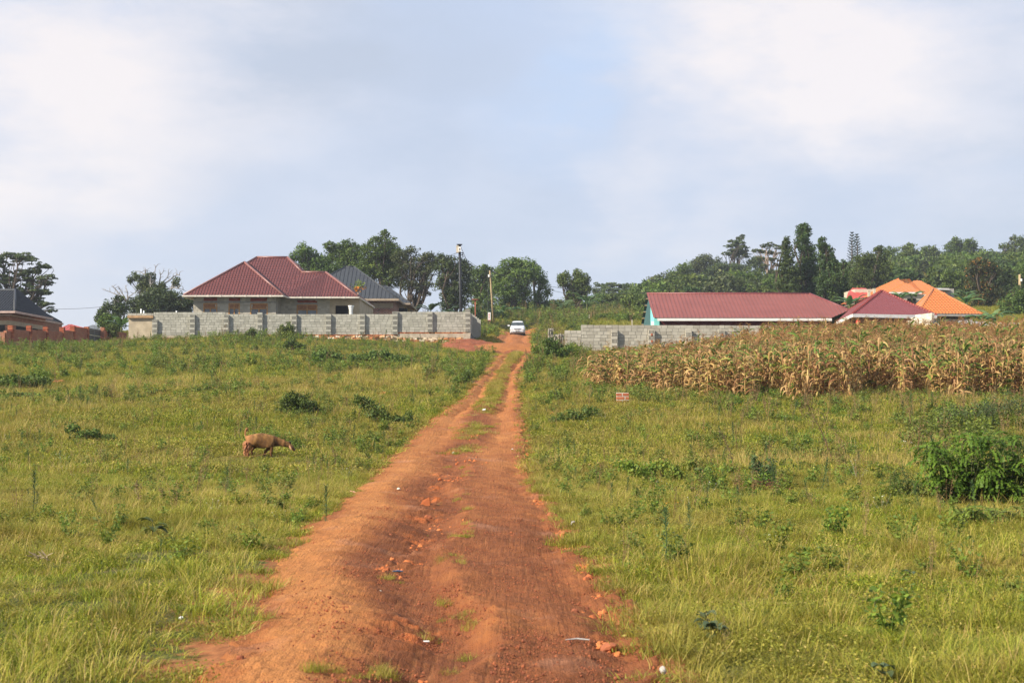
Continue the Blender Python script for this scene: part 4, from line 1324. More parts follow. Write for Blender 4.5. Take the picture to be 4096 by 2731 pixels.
for ya, yb_ in ((114.3, 116.6), (118.2, 119.5)):
    mb = MB(); mb.box((-39.89, (ya + yb_) / 2, PZ(1311, 112)), (.04, yb_ - ya, .55)); part(H, 'window_opening', mb, M['dark'])

# ------------------------------------------------------------------ red brick fence, gate
F = thing('brick_wall', (PX(180, 106), 106, 5.8), 'raw red brick boundary wall with low piers in front of the black roofed house', 'wall')
fp = [(18, 100.0, 1318), (42, 100.8, 1306), (115, 103.2, 1306), (182, 105.6, 1307), (247, 108.2, 1311), (290, 110.0, 1307), (345, 112.4, 1308)]
mb = MB(); prs = []
for i in range(len(fp) - 1):
    (pa, ya, ta), (pb, yb_, tb) = fp[i], fp[i + 1]
    zt = PZ(tb + 17 if i < 5 else tb + 5, yb_)
    if i == 0: zt = PZ(1322, 100)
    a_ = Vector((PX(pa, ya), ya, 0)); b_ = Vector((PX(pb, yb_), yb_, 0)); zb_ = gzf(a_.x, a_.y) - .6
    c_ = (a_ + b_) / 2; c_.z = (zt + zb_) / 2
    mb.box(c_, ((b_ - a_).length, .22, zt - zb_), .5, Matrix.Rotation(math.atan2(b_.y - a_.y, b_.x - a_.x), 3, 'Z'))
    if i == 0: mb.box((a_.x - .1, a_.y, (PZ(1330, 100) + zb_) / 2), (.25, .25, PZ(1330, 100) - zb_), .5)
part(F, 'wall_panel', mb, M['brickred'])
for px, y_, t_ in fp[1:]:
    mb = MB(); x_ = PX(px, y_); zt = PZ(t_, y_); z_ = gzf(x_, y_) - .3; k = 0
    while z_ < zt:
        mb.box((x_, y_ - .03, z_ + .04), (.36 - .02 * (k % 2), .36, .07), random.random(), None, .008); z_ += .082; k += 1
    part(F, 'pier', mb, M['brickvar'])
Gt = thing('gate', (PX(372, 114), 114, 6.0), 'dark metal double gate with upright bars between two brick posts', 'gate')
ga = Vector((PX(347, 112.6), 112.6, 0)); gb = Vector((PX(403, 116.5), 116.5, 0)); zb_ = PZ(1372, 113)
M['gatemesh'] = M['gate']
for j, (f0_, f1_) in enumerate(((0, .49), (.51, 1))):
    mb = MB(); n_ = 9
    for k in range(n_ + 1):
        p = ga.lerp(gb, f0_ + (f1_ - f0_) * k / n_); ht = 1.25 + .28 * math.sin(math.pi * (f0_ + (f1_ - f0_) * k / n_))
        mb.box((p.x, p.y, zb_ + ht / 2 + .0), (.035, .035, ht), .5)
    for hh in (.1, .62, 1.1):
        mb.span(ga.lerp(gb, f0_) + Vector((0, 0, zb_ + hh)), ga.lerp(gb, f1_) + Vector((0, 0, zb_ + hh)), .04, .06)
    lf = part(Gt, 'gate_leaf', mb, M['gatelite'])
    mb = MB(); mb.span(ga.lerp(gb, f0_) + Vector((0, .04, zb_ + .35)), ga.lerp(gb, f1_) + Vector((0, .04, zb_ + .35)), .02, .6)
    mb.span(ga.lerp(gb, f0_) + Vector((0, .05, zb_ + .95)), ga.lerp(gb, f1_) + Vector((0, .05, zb_ + .95)), .02, .5)
    part(lf, 'sheet_panel', mb, M['gate'])
F2 = thing('brick_wall', (PX(440, 118), 118, 6.0), 'short length of red brick wall right of the metal gate, half hidden by bushes', 'wall')
mb = MB(); pa_ = Vector((PX(408, 116.6), 116.6, 0)); pb_ = Vector((PX(500, 121), 121, 0)); c_ = (pa_ + pb_) / 2
mb.box((c_.x, c_.y, (PZ(1322, 117) + 5.6) / 2), ((pb_ - pa_).length, .22, PZ(1322, 117) - 5.6), .5, Matrix.Rotation(math.atan2(pb_.y - pa_.y, pb_.x - pa_.x), 3, 'Z')); part(F2, 'wall_panel', mb, M['brickred'])
mb = MB(); mb.box((PX(403, 116.5), 116.45, (PZ(1308, 116.5) + 5.8) / 2), (.14, .2, PZ(1308, 116.5) - 5.8)); mb2 = MB(); mb2.box((PX(411, 116.5), 116.4, (PZ(1310, 116.5) + 5.8) / 2), (.3, .36, PZ(1310, 116.5) - 5.8)); part(F2, 'post', mb, M['concrete']); part(F2, 'pier', mb2, M['brickred'])
# distant red hip roof behind the fence
Hs = thing('house', (PX(275, 190), 190, 8), 'small house with dull red hip roof far behind the brick wall and gate', 'house')
mb = MB(); a_ = [P(215, 1322, 186), P(345, 1322, 186), P(278, 1296, 190)]
for p in ([a_[0], a_[1], a_[2]], [a_[1], Vector((a_[1].x, 196, a_[1].z)), a_[2]], [Vector((a_[0].x, 196, a_[0].z)), a_[0], a_[2]]): roof_plane(mb, p, .5, .04, .06)
part(Hs, 'roof', mb, M['roofscarlet']); mb = MB(); mb.box((a_[2].x, 191, a_[0].z - 1.5), (3.4, 7, 3)); part(Hs, 'wall', mb, M['brickhouse'])

# ------------------------------------------------------------------ long red ribbed roof building
H = thing('building', (17, 112, 5.5), 'long low building with ribbed dusty red metal roof and a teal gable end', 'building')
rz = PZ(1174, 115); ez = PZ(1271, 109.6)
xl, xr = PX(2588, 115), PX(3240, 115)
xe_ = PX(3334, 109.6)
fl, fr_ = Vector((xl, 109.6, ez)), Vector((xe_ - .1, 109.6, ez)); rl_, rr_ = Vector((xl, 115, rz)), Vector((xr, 115, rz)); bl_, br_ = Vector((xl, 120.4, ez - .05)), Vector((xe_ + 4.5, 120.4, ez - .05))
pv_ = P(3399, 1239, 111.3); pv_.z = ez + (111.3 - 109.6) * (rz - ez) / 5.4
mb = MB()
roof_plane(mb, [fl, fr_, pv_, rr_, rl_], .31, .045, .06)
roof_plane(mb, [pv_, br_, rr_], .31, .045, .06)
rf = part(H, 'roof', mb, M['roofred'])
mb = MB(); mb.poly([bl_, rl_, rr_, br_]);
for k in range(5):
    a_ = rl_.lerp(bl_, (k + .5) / 5); mb.span(a_ + Vector((.05, 0, -.08)), a_ + Vector((4, 0, -.08)), .09, .07)
part(H, 'back_slope', mb, M['greensheet'])
mb = MB(); mb.tube([rl_, rr_], .1, 6); mb.tube([rr_, pv_], .08, 6); part(rf, 'ridge_cap', mb, M['roofmaroon'], True)
mb = MB(); mb.span(fl + Vector((.3, -.03, -.14)), fr_ + Vector((0, -.03, -.14)), .05, .2); part(H, 'fascia', mb, M['fascia'])
for k in range(5):
    mb = MB(); a_ = rl_.lerp(bl_, (k + .5) / 5); mb.span(a_ + Vector((-.02, 0, -.16)), a_ + Vector((.8, 0, -.16)), .1, .08); part(H, 'purlin', mb, M['woodpole'])
xg = PX(2618, 110.6)
mb = MB(); mb.poly([(xg, 110.4, 4.8), (xg, 113.6, 4.8), (xg, 113.6, rz - .75), (xg, 110.4, ez + .1)])
mb.box(((xg + PX(2626, 110.4)) / 2 + .1, 110.45, (4.8 + ez) / 2), (.42, .1, ez - 4.8)); part(H, 'gable_wall', mb, M['teal']); mb = MB(); mb.poly([(xg, 113.6, 4.8), (xg, 119.6, 4.8), (xg, 119.6, ez), (xg, 115, rz - .2), (xg, 113.6, rz - .75)]); part(H, 'rear_gable_wall', mb, M['greensheet'])
mb = MB(); mb.box(((xg + xe_) / 2 + .2, 111.2, (4.8 + ez) / 2 - .05), (xe_ - xg - .8, .2, ez - 4.8)); part(H, 'front_wall', mb, M['maroonwall'])
mb = MB(); mb.box((xg - .1, 110.5, ez - .5), (.25, .12, .5), .5, None, .03); part(H, 'pipe_elbow', mb, M['white'])

# pyramid wing
H = thing('house', (27, 104, 5.5), 'brick house with pyramid-shaped maroon ribbed roof, joined to the long red roof', 'house')
ez2 = PZ(1255, 100); c0 = P(3410, 1255, 100); c1 = Vector((PX(3750, 101.8), 101.8, ez2)); cL = Vector((PX(3336, 112), 112, ez2)); cB = Vector((c1.x + 1, 113, ez2))
ap = P(3526, 1163, 105)
mb = MB(); roof_plane(mb, [c0, c1, ap], .22, .035, .05); pw = P(3399, 1239, 111.4); roof_plane(mb, [cL, c0, pw], .22, .035, .05); roof_plane(mb, [c0, ap, pw], .22, .035, .05); roof_plane(mb, [c1, cB, ap], .22, .035, .05); roof_plane(mb, [cB, pw, ap], 0)
rf = part(H, 'roof', mb, M['roofmaroon'])
mb = MB()
for q in (c0, c1, pw):
    mb.tube([q, ap], .085, 6)
    n_ = 22
    for k in range(n_): mb.box(q.lerp(ap, (k + .5) / n_) + Vector((0, 0, .05)), (.16, .16, .09))
part(rf, 'ridge_cap', mb, M['capmaroon'], False)
mb = MB(); dn = Vector((0, -.02, -.12)); mb.span(c0 + dn, c1 + dn, .05, .24); mb.span(c0 + dn, cL + dn, .05, .24); part(H, 'fascia', mb, M['fascia'])
mb = MB(); mb.poly([c0 + Vector((0, 0, -.05)), cL + Vector((0, 0, -.05)), cB + Vector((0, 0, -.05)), c1 + Vector((0, 0, -.05))]); part(H, 'soffit', mb, M['reed'])
mb = MB(); mb.box(((c0.x + c1.x) / 2 + .35, 106.5, 6.2), (c1.x - c0.x - 1.5, 9.5, ez2 - 6.3 + 1.4)); part(H, 'wall', mb, M['brickhouse'])
mb = MB(); mb.tube([P(3418, 1266, 100.4), P(3418, 1270, 100.4)], .07, 8); part(H, 'lamp', mb, M['white'])
mb = MB(); q = P(3432, 1281, 92.2)
mb.tube([P(3432, 1303, 92.3), P(3432, 1300, 92.3), P(3432, 1290, 92.3), P(3432, 1284, 92.3), P(3432, 1281, 92.3), P(3432, 1279, 92.3)], [.12, .14, .14, .12, .05, .045], 12)
mb.tube([P(3436, 1284, 92.3), P(3440, 1282, 92.3), P(3440, 1288, 92.3), P(3437, 1292, 92.3)], .018, 6)
solo('plastic_container', mb, M['redplastic'], 'small bright red plastic container standing on the grey wall under the maroon roof', 'container', P(3432, 1303, 92.3), smooth=True)

# orange tiled pyramid house
H = thing('house', (PX(3800, 128), 128, 6.5), 'house with bright orange tiled pyramid roof and grey walls, right of the maroon roof', 'house')
eo = PZ(1253, 123); a0 = Vector((PX(3672, 123), 123, eo)); a1 = P(3930, 1256, 123.8); a1.z = eo; aL = Vector((PX(3600, 134), 134, eo)); aB = Vector((a1.x + 1.5, 135, eo)); ap = P(3735, 1156, 128.5)
mb = MB(); roof_plane(mb, [a0, a1, ap], .3, .06, .09, .38, .05); roof_plane(mb, [aL, a0, ap], 0); roof_plane(mb, [a1, aB, ap], .3, .05, .08, .38, .03); roof_plane(mb, [aB, aL, ap], 0)
rf = part(H, 'roof', mb, M['rooforange'])
mb = MB()
for q in (a0, a1, aL): mb.tube([q, ap], .1, 6)
part(rf, 'ridge_cap', mb, M['rooforange'], True)
mb = MB(); dn = Vector((0, -.02, -.14)); mb.span(a0 + dn, a1 + dn, .05, .2); part(H, 'fascia', mb, M['greywall'])
mb = MB(); mb.box(((a0.x + a1.x) / 2 - .3, 129, 7.2), (a1.x - a0.x - 1.2, 10.5, eo - 7.2 + 1.0)); part(H, 'wall', mb, M['greywall'])
mb = MB(); mb.poly([a0 + Vector((0, 0, -.05)), aL + Vector((0, 0, -.05)), aB + Vector((0, 0, -.05)), a1 + Vector((0, 0, -.05))]); part(H, 'soffit', mb, M['reed'])

# far orange hip roof with front gable wing
H = thing('house', (PX(3640, 152), 152, 10), 'house with pale orange two-peaked roof, behind the maroon and orange pyramid roofs', 'house')
mb = MB(); ef = 150
A1, A2 = P(3597, 1118, 156), P(3597, 1118, 160)
zE = PZ(1188, 150)
roof_plane(mb, [Vector((PX(3470, 150), 150, zE)), Vector((PX(3712, 150), 150, zE)), A1], .42, .05, .08)
roof_plane(mb, [Vector((PX(3712, 150), 150, zE)), Vector((PX(3712, 150), 162, zE)), A2, A1], .42, .05, .08)
roof_plane(mb, [Vector((PX(3470, 150), 162, zE)), Vector((PX(3470, 150), 150, zE)), A1, A2], .42, .05, .08)
B1, B2 = P(3658, 1122, 157), P(3680, 1122, 157)
zB = PZ(1180, 153)
roof_plane(mb, [Vector((PX(3560, 152), 152, zB)), Vector((PX(3795, 152), 152, zB)), B2, B1], .42, .05, .08); roof_plane(mb, [Vector((PX(3795, 152), 152, zB)), Vector((PX(3795, 152), 163, zB)), B2], .42, .05, .08)
C1 = P(3628, 1132.5, 151.5)
zC = PZ(1168, 147.5)
roof_plane(mb, [Vector((PX(3562, 147.5), 147.5, zC)), Vector((PX(3687, 147.5), 147.5, zC)), C1], .42, .05, .08)
roof_plane(mb, [Vector((PX(3687, 147.5), 147.5, zC)), Vector((PX(3687, 147.5), 156, zC)), Vector((C1.x, 156, C1.z)), C1], .42, .05, .08)
roof_plane(mb, [Vector((PX(3562, 147.5), 156, zC)), Vector((PX(3562, 147.5), 147.5, zC)), C1, Vector((C1.x, 156, C1.z))], .42, .05, .08)
part(H, 'roof', mb, M['rooforange'])
mb = MB(); mb.span((PX(3560, 147.4), 147.4, zC - .1), (PX(3690, 147.4), 147.4, zC - .1), .05, .17); part(H, 'fascia', mb, M['fascia'])
mb = MB(); mb.box((PX(3630, 152), 152, zC - 2.1), (3.1, 8, 3.8)); mb.box((PX(3630, 155), 157, zE - 2), (6.5, 10, 3.6)); part(H, 'wall', mb, M['creamwall'])
mb = MB(); mb.box((PX(3650, 147.9), 147.9, zC - .9), (.9, .05, .5)); part(H, 'window', mb, M['dark'])
# scarlet house left of it with two white chimneys
H = thing('house', (PX(3440, 158), 158, 9.5), 'low house with scarlet metal roof and two pale chimneys beside the tall dark trees', 'house')
mb = MB(); roof_plane(mb, [P(3390, 1172, 156), P(3492, 1172, 156), P(3462, 1152, 161), P(3410, 1152, 161)], .5, .05, .07); roof_plane(mb, [P(3380, 1218, 146), P(3478, 1190, 152), P(3470, 1172, 155.5), P(3392, 1172, 155.5)], .5, .05, .07)
mb.poly([P(3492, 1172, 156), P(3500, 1175, 164), P(3462, 1152, 161)])
part(H, 'roof', mb, M['roofscarlet'])
mb = MB(); mb.box(P(3440, 1192, 159), (2.4, 5, 1.6)); part(H, 'wall', mb, M['creamwall'])
for px, py in ((3476, 1176), (3497, 1167)):
    mb = MB(); mb.box(P(px, py, 150), (.24, .3, .6)); mb.box(P(px, py - 12, 150), (.3, .36, .06)); part(H, 'chimney', mb, M['creamwall'])
H = thing('house', (PX(3070, 290), 290, 22), 'tiny patch of red roof glimpsed between trunks on the wooded hill', 'house')
mb = MB(); roof_plane(mb, [P(3045, 1135, 288), P(3125, 1130, 288), P(3118, 1108, 294), P(3052, 1118, 294)], .7, .05, .1); part(H, 'roof', mb, M['roofscarlet']); mb = MB(); mb.box(P(3085, 1150, 291), (3.4, 4, 1.8)); part(H, 'wall', mb, M['creamwall'])
# right edge roof
H = thing('house', (PX(4110, 118), 118, 6), 'corner of a maroon roofed house cut by the right edge of the picture', 'house')
mb = MB(); roof_plane(mb, [P(4078, 1290, 116), P(4230, 1292, 116), P(4150, 1222, 120)], .3, .05, .07); part(H, 'roof', mb, M['roofmaroon']); mb = MB(); mb.box(P(4160, 1330, 119), (2.6, 4, 1.8)); part(H, 'wall', mb, M['brickhouse'])
# shanty sheets
H = thing('shed', (PX(3950, 96), 96, 5.5), 'low shed roofed with rusty and grey sheets at the right end of the grey wall', 'shed')
for nm, mt, q in (('rusty_sheet', 'rust', [P(3745, 1296, 99), P(3905, 1318, 93), P(3870, 1296, 97), P(3800, 1286, 101)]), ('rusty_sheet', 'rust', [P(3850, 1322, 93.5), P(4180, 1352, 92.5), P(4180, 1322, 95.5), P(3855, 1296, 97)]),
                  ('grey_sheet', 'sheetgrey', [P(3830, 1300, 96.2), P(4180, 1316, 95.6), P(4180, 1297, 99.5), P(3835, 1283, 100)])):
    mb = MB(); q = [Vector(p) for p in q]
    mb.poly(q)
    for k in range(40):
        a_ = q[0].lerp(q[1], (k + .5) / 40); b_ = q[3].lerp(q[2], (k + .5) / 40); mb.tube([a_ + Vector((0, 0, .01)), b_ + Vector((0, 0, .01))], .028, 5, cap=False)
    part(H, nm, mb, M[mt])
mb = MB(); mb.box((PX(3990, 97), 98, 5.2), (7, 3, 1.9)); part(H, 'wall', mb, M['mortar'])
mb = MB()
for k in range(7): mb.box(P(3985 + k * 8, 1290 - 3 * math.sin(k), 97.6), (.16, .2, .1), random.random(), None, .02)
part(H, 'weight_stones', mb, M['brickvar'])
# sunlit stepped block wall piece
H = thing('block_wall', (PX(3680, 97), 97, 5.5), 'short cream block wall with a ramped top, in full sun in front of the maroon pyramid roof', 'wall')
mb = MB()
z_ = PZ(1310, 95)
for k in range(8):
    xs_ = np.interp(k, [0, 7], [3600, 3722]); xa = PX(xs_, 97); xb = PX(3716, 96)
    if xb - xa > .2: blocks(mb, (xa, 97.4), (xb, 95.2), z_ + k * .2, 1, .2, .4, dep=.2, seed=80 + k, gap=.01)
part(H, 'ramped_face', mb, M['blockpale'])
mb = MB()
for k in range(4): mb.box((PX(3728 + k * 14, 95.5), 95.6, (z_ + PZ(1275 + k * 9, 95.5)) / 2 - .3), (.3, .3, PZ(1275 + k * 9, 95.5) - z_ + .6), .5)
part(H, 'stepped_end', mb, M['block'])
# small roof glimpsed + tank at right hill (concrete shed)
H = thing('shed', (PX(3790, 175), 175, 14), 'small grey roofed hut among shrubs right of the pale orange roof', 'hut')
mb = MB(); mb.poly([P(3735, 1158, 172), P(3800, 1160, 172), P(3796, 1153, 178), P(3742, 1152, 178)]); part(H, 'roof', mb, M['sheetgrey']); mb = MB(); mb.box(P(3775, 1176, 176), (1.6, 3, 1.1)); part(H, 'wall', mb, M['greywall'])

# ------------------------------------------------------------------ poles and wires
def catenary(a, b, sag, n=24): return [Vector(a).lerp(Vector(b), i / n) - Vector((0, 0, sag * 4 * (i / n) * (1 - i / n))) for i in range(n + 1)]
YP = 122.
t0 = P(1838, 978, YP); b0 = Vector((PX(1846, YP), YP, gzf(PX(1846, YP), YP) - .2))
K = thing('utility_pole', b0, 'tall black steel pole with two pale meter boxes, rising behind the left grey wall', 'pole')
mb = MB(); mb.tube([b0, b0.lerp(t0, .5), t0], [.15, .13, .11], 14); part(K, 'shaft', mb, M['blackpole'], True)
mb = MB(); mb.tube([t0 - Vector((0, 0, .4)), t0 - Vector((0, 0, .1)), t0 - Vector((0, 0, .02)), t0 + Vector((0, 0, .02))], [.13, .13, .25, .26], 14); part(K, 'cap', mb, M['blackpole'], False)
mb = MB(); mb.box(P(1830, 997, YP - .1), (.2, .25, .62)); mb.box(P(1830, 984.5, YP - .1), (.24, .3, .04)); part(K, 'meter_box', mb, M['creamwall'])
q = P(1839, 997, YP - .2); mb = MB(); mb.box(q, (.2, .16, .42)); mbx = part(K, 'meter_box', mb, M['white'])
mb = MB(); mb.box(q + Vector((0, -.085, .01)), (.075, .012, .16)); mb.box(q + Vector((0, -.086, -.11)), (.12, .012, .03)); part(mbx, 'label_mark', mb, M['dark'])
mb = MB()
for dz in (0, .16): mb.span(P(1842, 1020, YP) + Vector((0, -.02, dz)), P(1852, 1019, YP) + Vector((0, -.02, dz)), .04, .05); mb.tube([P(1851, 1023, YP) + Vector((0, 0, dz)), P(1851, 1017, YP) + Vector((0, 0, dz))], .045, 8)
part(K, 'bracket', mb, M['blackpole'])
YW = 178.
t1 = P(1959, 1082, YW); b1 = P(1974, 1284, YW)
K = thing('utility_pole', b1 - Vector((0, 0, .2)), 'pale wooden pole on the grassy bank left of the car, leaning slightly', 'pole')
mb = MB(); mb.tube([b1 - Vector((0, 0, .3)), b1.lerp(t1, .5), t1], [.125, .11, .095], 12); part(K, 'shaft', mb, M['woodpole'], True)
mb = MB(); mb.box(P(1955, 1103, YW - .1), (.2, .2, .33)); part(K, 'fuse_box', mb, M['white'])
mb = MB(); mb.tube([P(1953, 1110, YW - .1), P(1952, 1290, YW - .2)], .035, 6); part(K, 'cable', mb, M['wire'])
mb = MB(); mb.tube([P(1961, 1285, YW - 1), P(1960, 1100, YW - .3)], .012, 4); part(K, 'stay', mb, M['wire'])
K = thing('sign_board', P(1957, 1300, YW - 1.2), 'upright white notice board with red lettering on two dark legs beside the wooden pole', 'sign')
mb = MB(); q = P(1957, 1266, YW - 1.2); mb.box(q, (.34, .04, 1.05)); bd = part(K, 'board', mb, M['white'])
mb = MB()
for k in range(6): mb.box(q + Vector((random.uniform(-.02, .02), -.023, .36 - k * .12)), (.16 + .06 * (k % 2), .006, .05))
mb.box(q + Vector((0, -.023, -.47)), (.32, .006, .1)); part(bd, 'lettering', mb, M['signred'])
for px in (1953.5, 1961.5):
    mb = MB(); mb.tube([P(px, 1262, YW - 1.15), P(px, 1312, YW - 1.15)], .025, 6); part(K, 'leg', mb, M['wire'])
K = thing('post', P(1901, 1275, 128), 'thin rusty post topped with a flat disc, behind the left grey wall corner', 'post')
mb = MB(); mb.tube([P(1902, 1300, 128), P(1901, 1200, 128)], .05, 8); part(K, 'shaft', mb, M['rust'], True)
mb = MB(); mb.tube([P(1901, 1202, 128), P(1901, 1199, 128), P(1901, 1197, 128)], [.1, .33, .3], 14); part(K, 'disc_cap', mb, M['rust'])
# wires
wl = [('dark service wire running from the black pole to the top of the wooden pole', P(1849, 1020, YP), t1 + Vector((0, 0, .0)), .35),
      ('wire sloping left from the wooden pole across the big tree toward the grey roof', t1 - Vector((0, 0, .15)), P(1540, 1152, 148), .5),
      ('wire leading away left from the top of the black pole', P(1834, 1010, YP), P(1640, 1055, 175), .2),
      ('slack wire crossing the big round tree from the wooden pole toward the banana plants', t1 - Vector((0, 0, .05)), P(2400, 1195, 190), .5),
      ('long wire from the wooden pole toward the left end of the long red roof', P(1965, 1086, YW), P(2600, 1172, 175), .9),
      ('thin stay wire dropping steeply to the right from the black pole', P(1842, 985, YP), P(1880, 1070, 150), .0),
      ('lone wire across the open sky between the two left tree groups', P(150, 1233, 170), P(470, 1219, 170), .25),
      ('thin wire in front of the dark round tree just above the left grey wall', P(560, 1236, 120), P(768, 1243, 126.6), .05)]
for lb, a_, b_, sg in wl:
    mb = MB(); a_ = Vector(a_); mb.tube(catenary(a_, b_, sg), .020, 4); solo('overhead_wire', mb, M['wire'], lb, 'wire', a_)
K = thing('utility_pole', P(4079, 1215, 200), 'short pale concrete pole with a small white box near the right edge', 'pole')
mb = MB(); mb.tube([P(4079, 1230, 200), P(4079, 1098, 200)], [.2, .16], 10); part(K, 'shaft', mb, M['woodpole'], True); mb = MB(); mb.box(P(4085, 1120, 199.8), (.2, .2, .35)); part(K, 'fuse_box', mb, M['white'])
for px, py0, py1, d_, lb in ((2226, 1277, 1293, 185, 'short pale marker post standing in grass right of the car'), (2357, 1262, 1275, 180, 'short white marker post in grass near the banana plants'), (2528, 1285, 1297, 96, 'thin pale stick standing up behind the top of the right grey wall'), (2467, 1252, 1266, 190, 'low pale stump on the grassy slope left of the long red building')):
    mb = MB(); mb.box((P(px, py0, d_) + P(px, py1, d_)) / 2, (.06, .06, (P(px, py0, d_) - P(px, py1, d_)).z + .2), .5, None, .01); solo('marker_post', mb, M['creamwall'], lb, 'post', P(px, py1, d_))

# brick pillar at the edge of the maize
bp = hit(2490, 1622); d_ = bp.y
K = thing('brick_pillar', (bp.x, bp.y, gzf(bp.x, bp.y)), 'short square pillar of orange bricks with thick pale mortar, in grass at the edge of the maize', 'pillar')
mbA = MB(); mbB = MB(); zt = PZ(1569, d_); wd = 48 / FPX * d_; z_ = zt; k = 0
while z_ > bp.z - .2:
    z_ -= .125
    segs = ((-.5, .12), (.2, .5)) if k % 2 else ((-.5, -.12), (-.02, .5))
    for s0, s1 in segs: mbA.box((bp.x + (s0 + s1) / 2 * wd, bp.y, z_ + .045), ((s1 - s0) * wd, wd * .98, .09), random.random(), None, .006)
    k += 1
part(K, 'bricks', mbA, M['brickvar']); mbB.box((bp.x, bp.y, (zt - .01 + z_) / 2), (wd * .96, wd * .93, zt - .015 - z_)); part(K, 'mortar', mbB, M['blockpale'])

# ------------------------------------------------------------------ car
def build_car():
    gy = 158.4; cx_ = PX(2069.5, gy)
    ground = road_top(cx_, gy) - .02
    root = thing('car', (cx_, gy, ground), 'silver white hatchback driving toward the viewer on the red track', 'car')
    root.rotation_euler = (0, 0, R(-1.5))
    def cp(name, mb, mat, smooth=False, parent=None):
        me = mb.mesh(name, mat, smooth); return link(name, me, parent=parent or root)
    # stations: y, half width low, half width belt, half width roof, z bottom, z belt(top of lower body), z roof or None
    st = [(0.00, .62, .68, .54, .30, .72, .78), (0.10, .76, .78, .64, .24, .80, .88), (0.35, .83, .83, .70, .22, .88, .99), (0.75, .85, .84, .72, .22, .96, 1.08), (1.00, .85, .845, .72, .22, .99, 1.15),
          (1.35, .855, .845, .66, .22, 1.0, 1.42), (1.75, .855, .845, .60, .22, 1.0, 1.68), (2.2, .86, .84, .59, .22, 1.0, 1.76), (3.2, .86, .84, .58, .22, 1.02, 1.74), (3.8, .86, .82, .56, .24, 1.02, 1.62), (4.15, .83, .78, .55, .3, 1.0, 1.25), (4.25, .77, .70, .5, .36, .9, .95)]
    V = []
    for y, wl_, wb, wr, zb_, zt_, zr_ in st:
        prof = [(0, zb_), (wl_ * .86, zb_), (wl_, zb_ + .1), (wl_ * 1.0, (zb_ + zt_) / 2), (wb, zt_ - .06), (wb * .97, zt_), ((wb * .97 + wr) / 2, (zt_ + zr_) / 2 + .01), (wr, zr_ - .035), (wr * .8, zr_ - .008), (wr * .4, zr_ + .008), (0, zr_ + .012)]
        ring = [(x_, y, z__) for x_, z__ in prof] + [(-x_, y, z__) for x_, z__ in prof[-2:0:-1]]
        V.append(ring)
    n_ = len(V[0]); mb = MB(); vs = [p for r_ in V for p in r_]
    fs = [(i * n_ + k, i * n_ + (k + 1) % n_, (i + 1) * n_ + (k + 1) % n_, (i + 1) * n_ + k) for i in range(len(V) - 1) for k in range(n_)]
    fs += [tuple(range(n_))[::-1], tuple((len(V) - 1) * n_ + k for k in range(n_))]
    mb.add(vs, [f[::-1] for f in fs])
    paint, t_ = newmat('carpaint')
    b_ = t_.n('ShaderNodeBsdfPrincipled', {'Base Color': (.62, .63, .65, 1), 'Roughness': .35, 'Metallic': .0, 'Coat Weight': .6, 'Coat Roughness': .08}); t_.l(b_.outputs[0], t_.out.inputs[0])
    body = cp('body', mb, paint, True)
    bv = body.modifiers.new('round', 'SUBSURF'); bv.levels = 1; bv.render_levels = 2
    cg = simple('carglass', (.035, .045, .045, 1), .06, .8, var=.3, nscale=1.2)
    trim = simple('cartrim', (.02, .02, .02, 1), .6, .3)
    lampm, t_ = newmat('carlamp'); b_ = t_.n('ShaderNodeBsdfPrincipled', {'Base Color': (.55, .57, .58, 1), 'Roughness': .1, 'Metallic': .6}); t_.l(b_.outputs[0], t_.out.inputs[0])
    # windscreen: trapezoid sheet just proud of the body
    def zy(y): return np.interp(y, [s[0] for s in st], [s[6] for s in st])
    mb = MB(); rows = []
    for i in range(5):
        y = 1.04 + .50 * i / 4; z = zy(y) + .02; wv = .73 - .09 * i / 4
        rows.append([(wv * u, y - .02 - .05 * (1 - abs(u)) , z - .03 * abs(u) ** 2) for u in np.linspace(-1, 1, 9)])
    vs = [p for r_ in rows for p in r_]
    mb.add(vs, [(i * 9 + k, i * 9 + k + 1, (i + 1) * 9 + k + 1, (i + 1) * 9 + k) for i in range(4) for k in range(8)])
    ws = cp('windscreen', mb, cg, True)
    mb = MB(); mb.tube([(-.6, .96, 1.17), (-.1, .98, 1.2), (.3, .96, 1.19)], .012, 5); mb.tube([(.0, .96, 1.17), (.5, .98, 1.19)], .012, 5); cp('wiper', mb, trim)
    mb = MB(); mb.box((.46, 1.58, 1.60), (.12, .01, .1)); cp('sticker', mb, M['white'], parent=ws)
    for s_ in (-1, 1):
        mb = MB(); mb.add([(s_ * .80, .14, .60), (s_ * .44, .03, .66), (s_ * .50, .16, .76), (s_ * .80, .42, .86), (s_ * .835, .36, .70)], [(0, 1, 2, 3, 4)[::s_]])
        mb2 = MB()
        pts = [(s_ * .79, .08, .64), (s_ * .48, -.015, .68), (s_ * .50, .03, .80), (s_ * .72, .20, .93), (s_ * .86, .28, .82)]
        mb2.add(pts + [(p[0] * .97, p[1] + .1, p[2]) for p in pts], [(0, 1, 2, 3, 4), (0, 5, 6, 1), (1, 6, 7, 2), (2, 7, 8, 3), (3, 8, 9, 4), (4, 9, 5, 0)])
        hl = cp('headlight', mb2, lampm)
        mb = MB(); mb.tube([(s_ * .66, .0, .75), (s_ * .66, .05, .75)], [.055, .06], 12); cp('lens', mb, M['white'], parent=hl)
        mb = MB(); mb.tube([(s_ * .86, 1.15, 1.12), (s_ * .93, 1.12, 1.14)], .03, 6); mb.box((s_ * 1.01, 1.12, 1.17), (.22, .1, .15), .5, None, .012); cp('wing_mirror', mb, paint if s_ < 0 else trim)
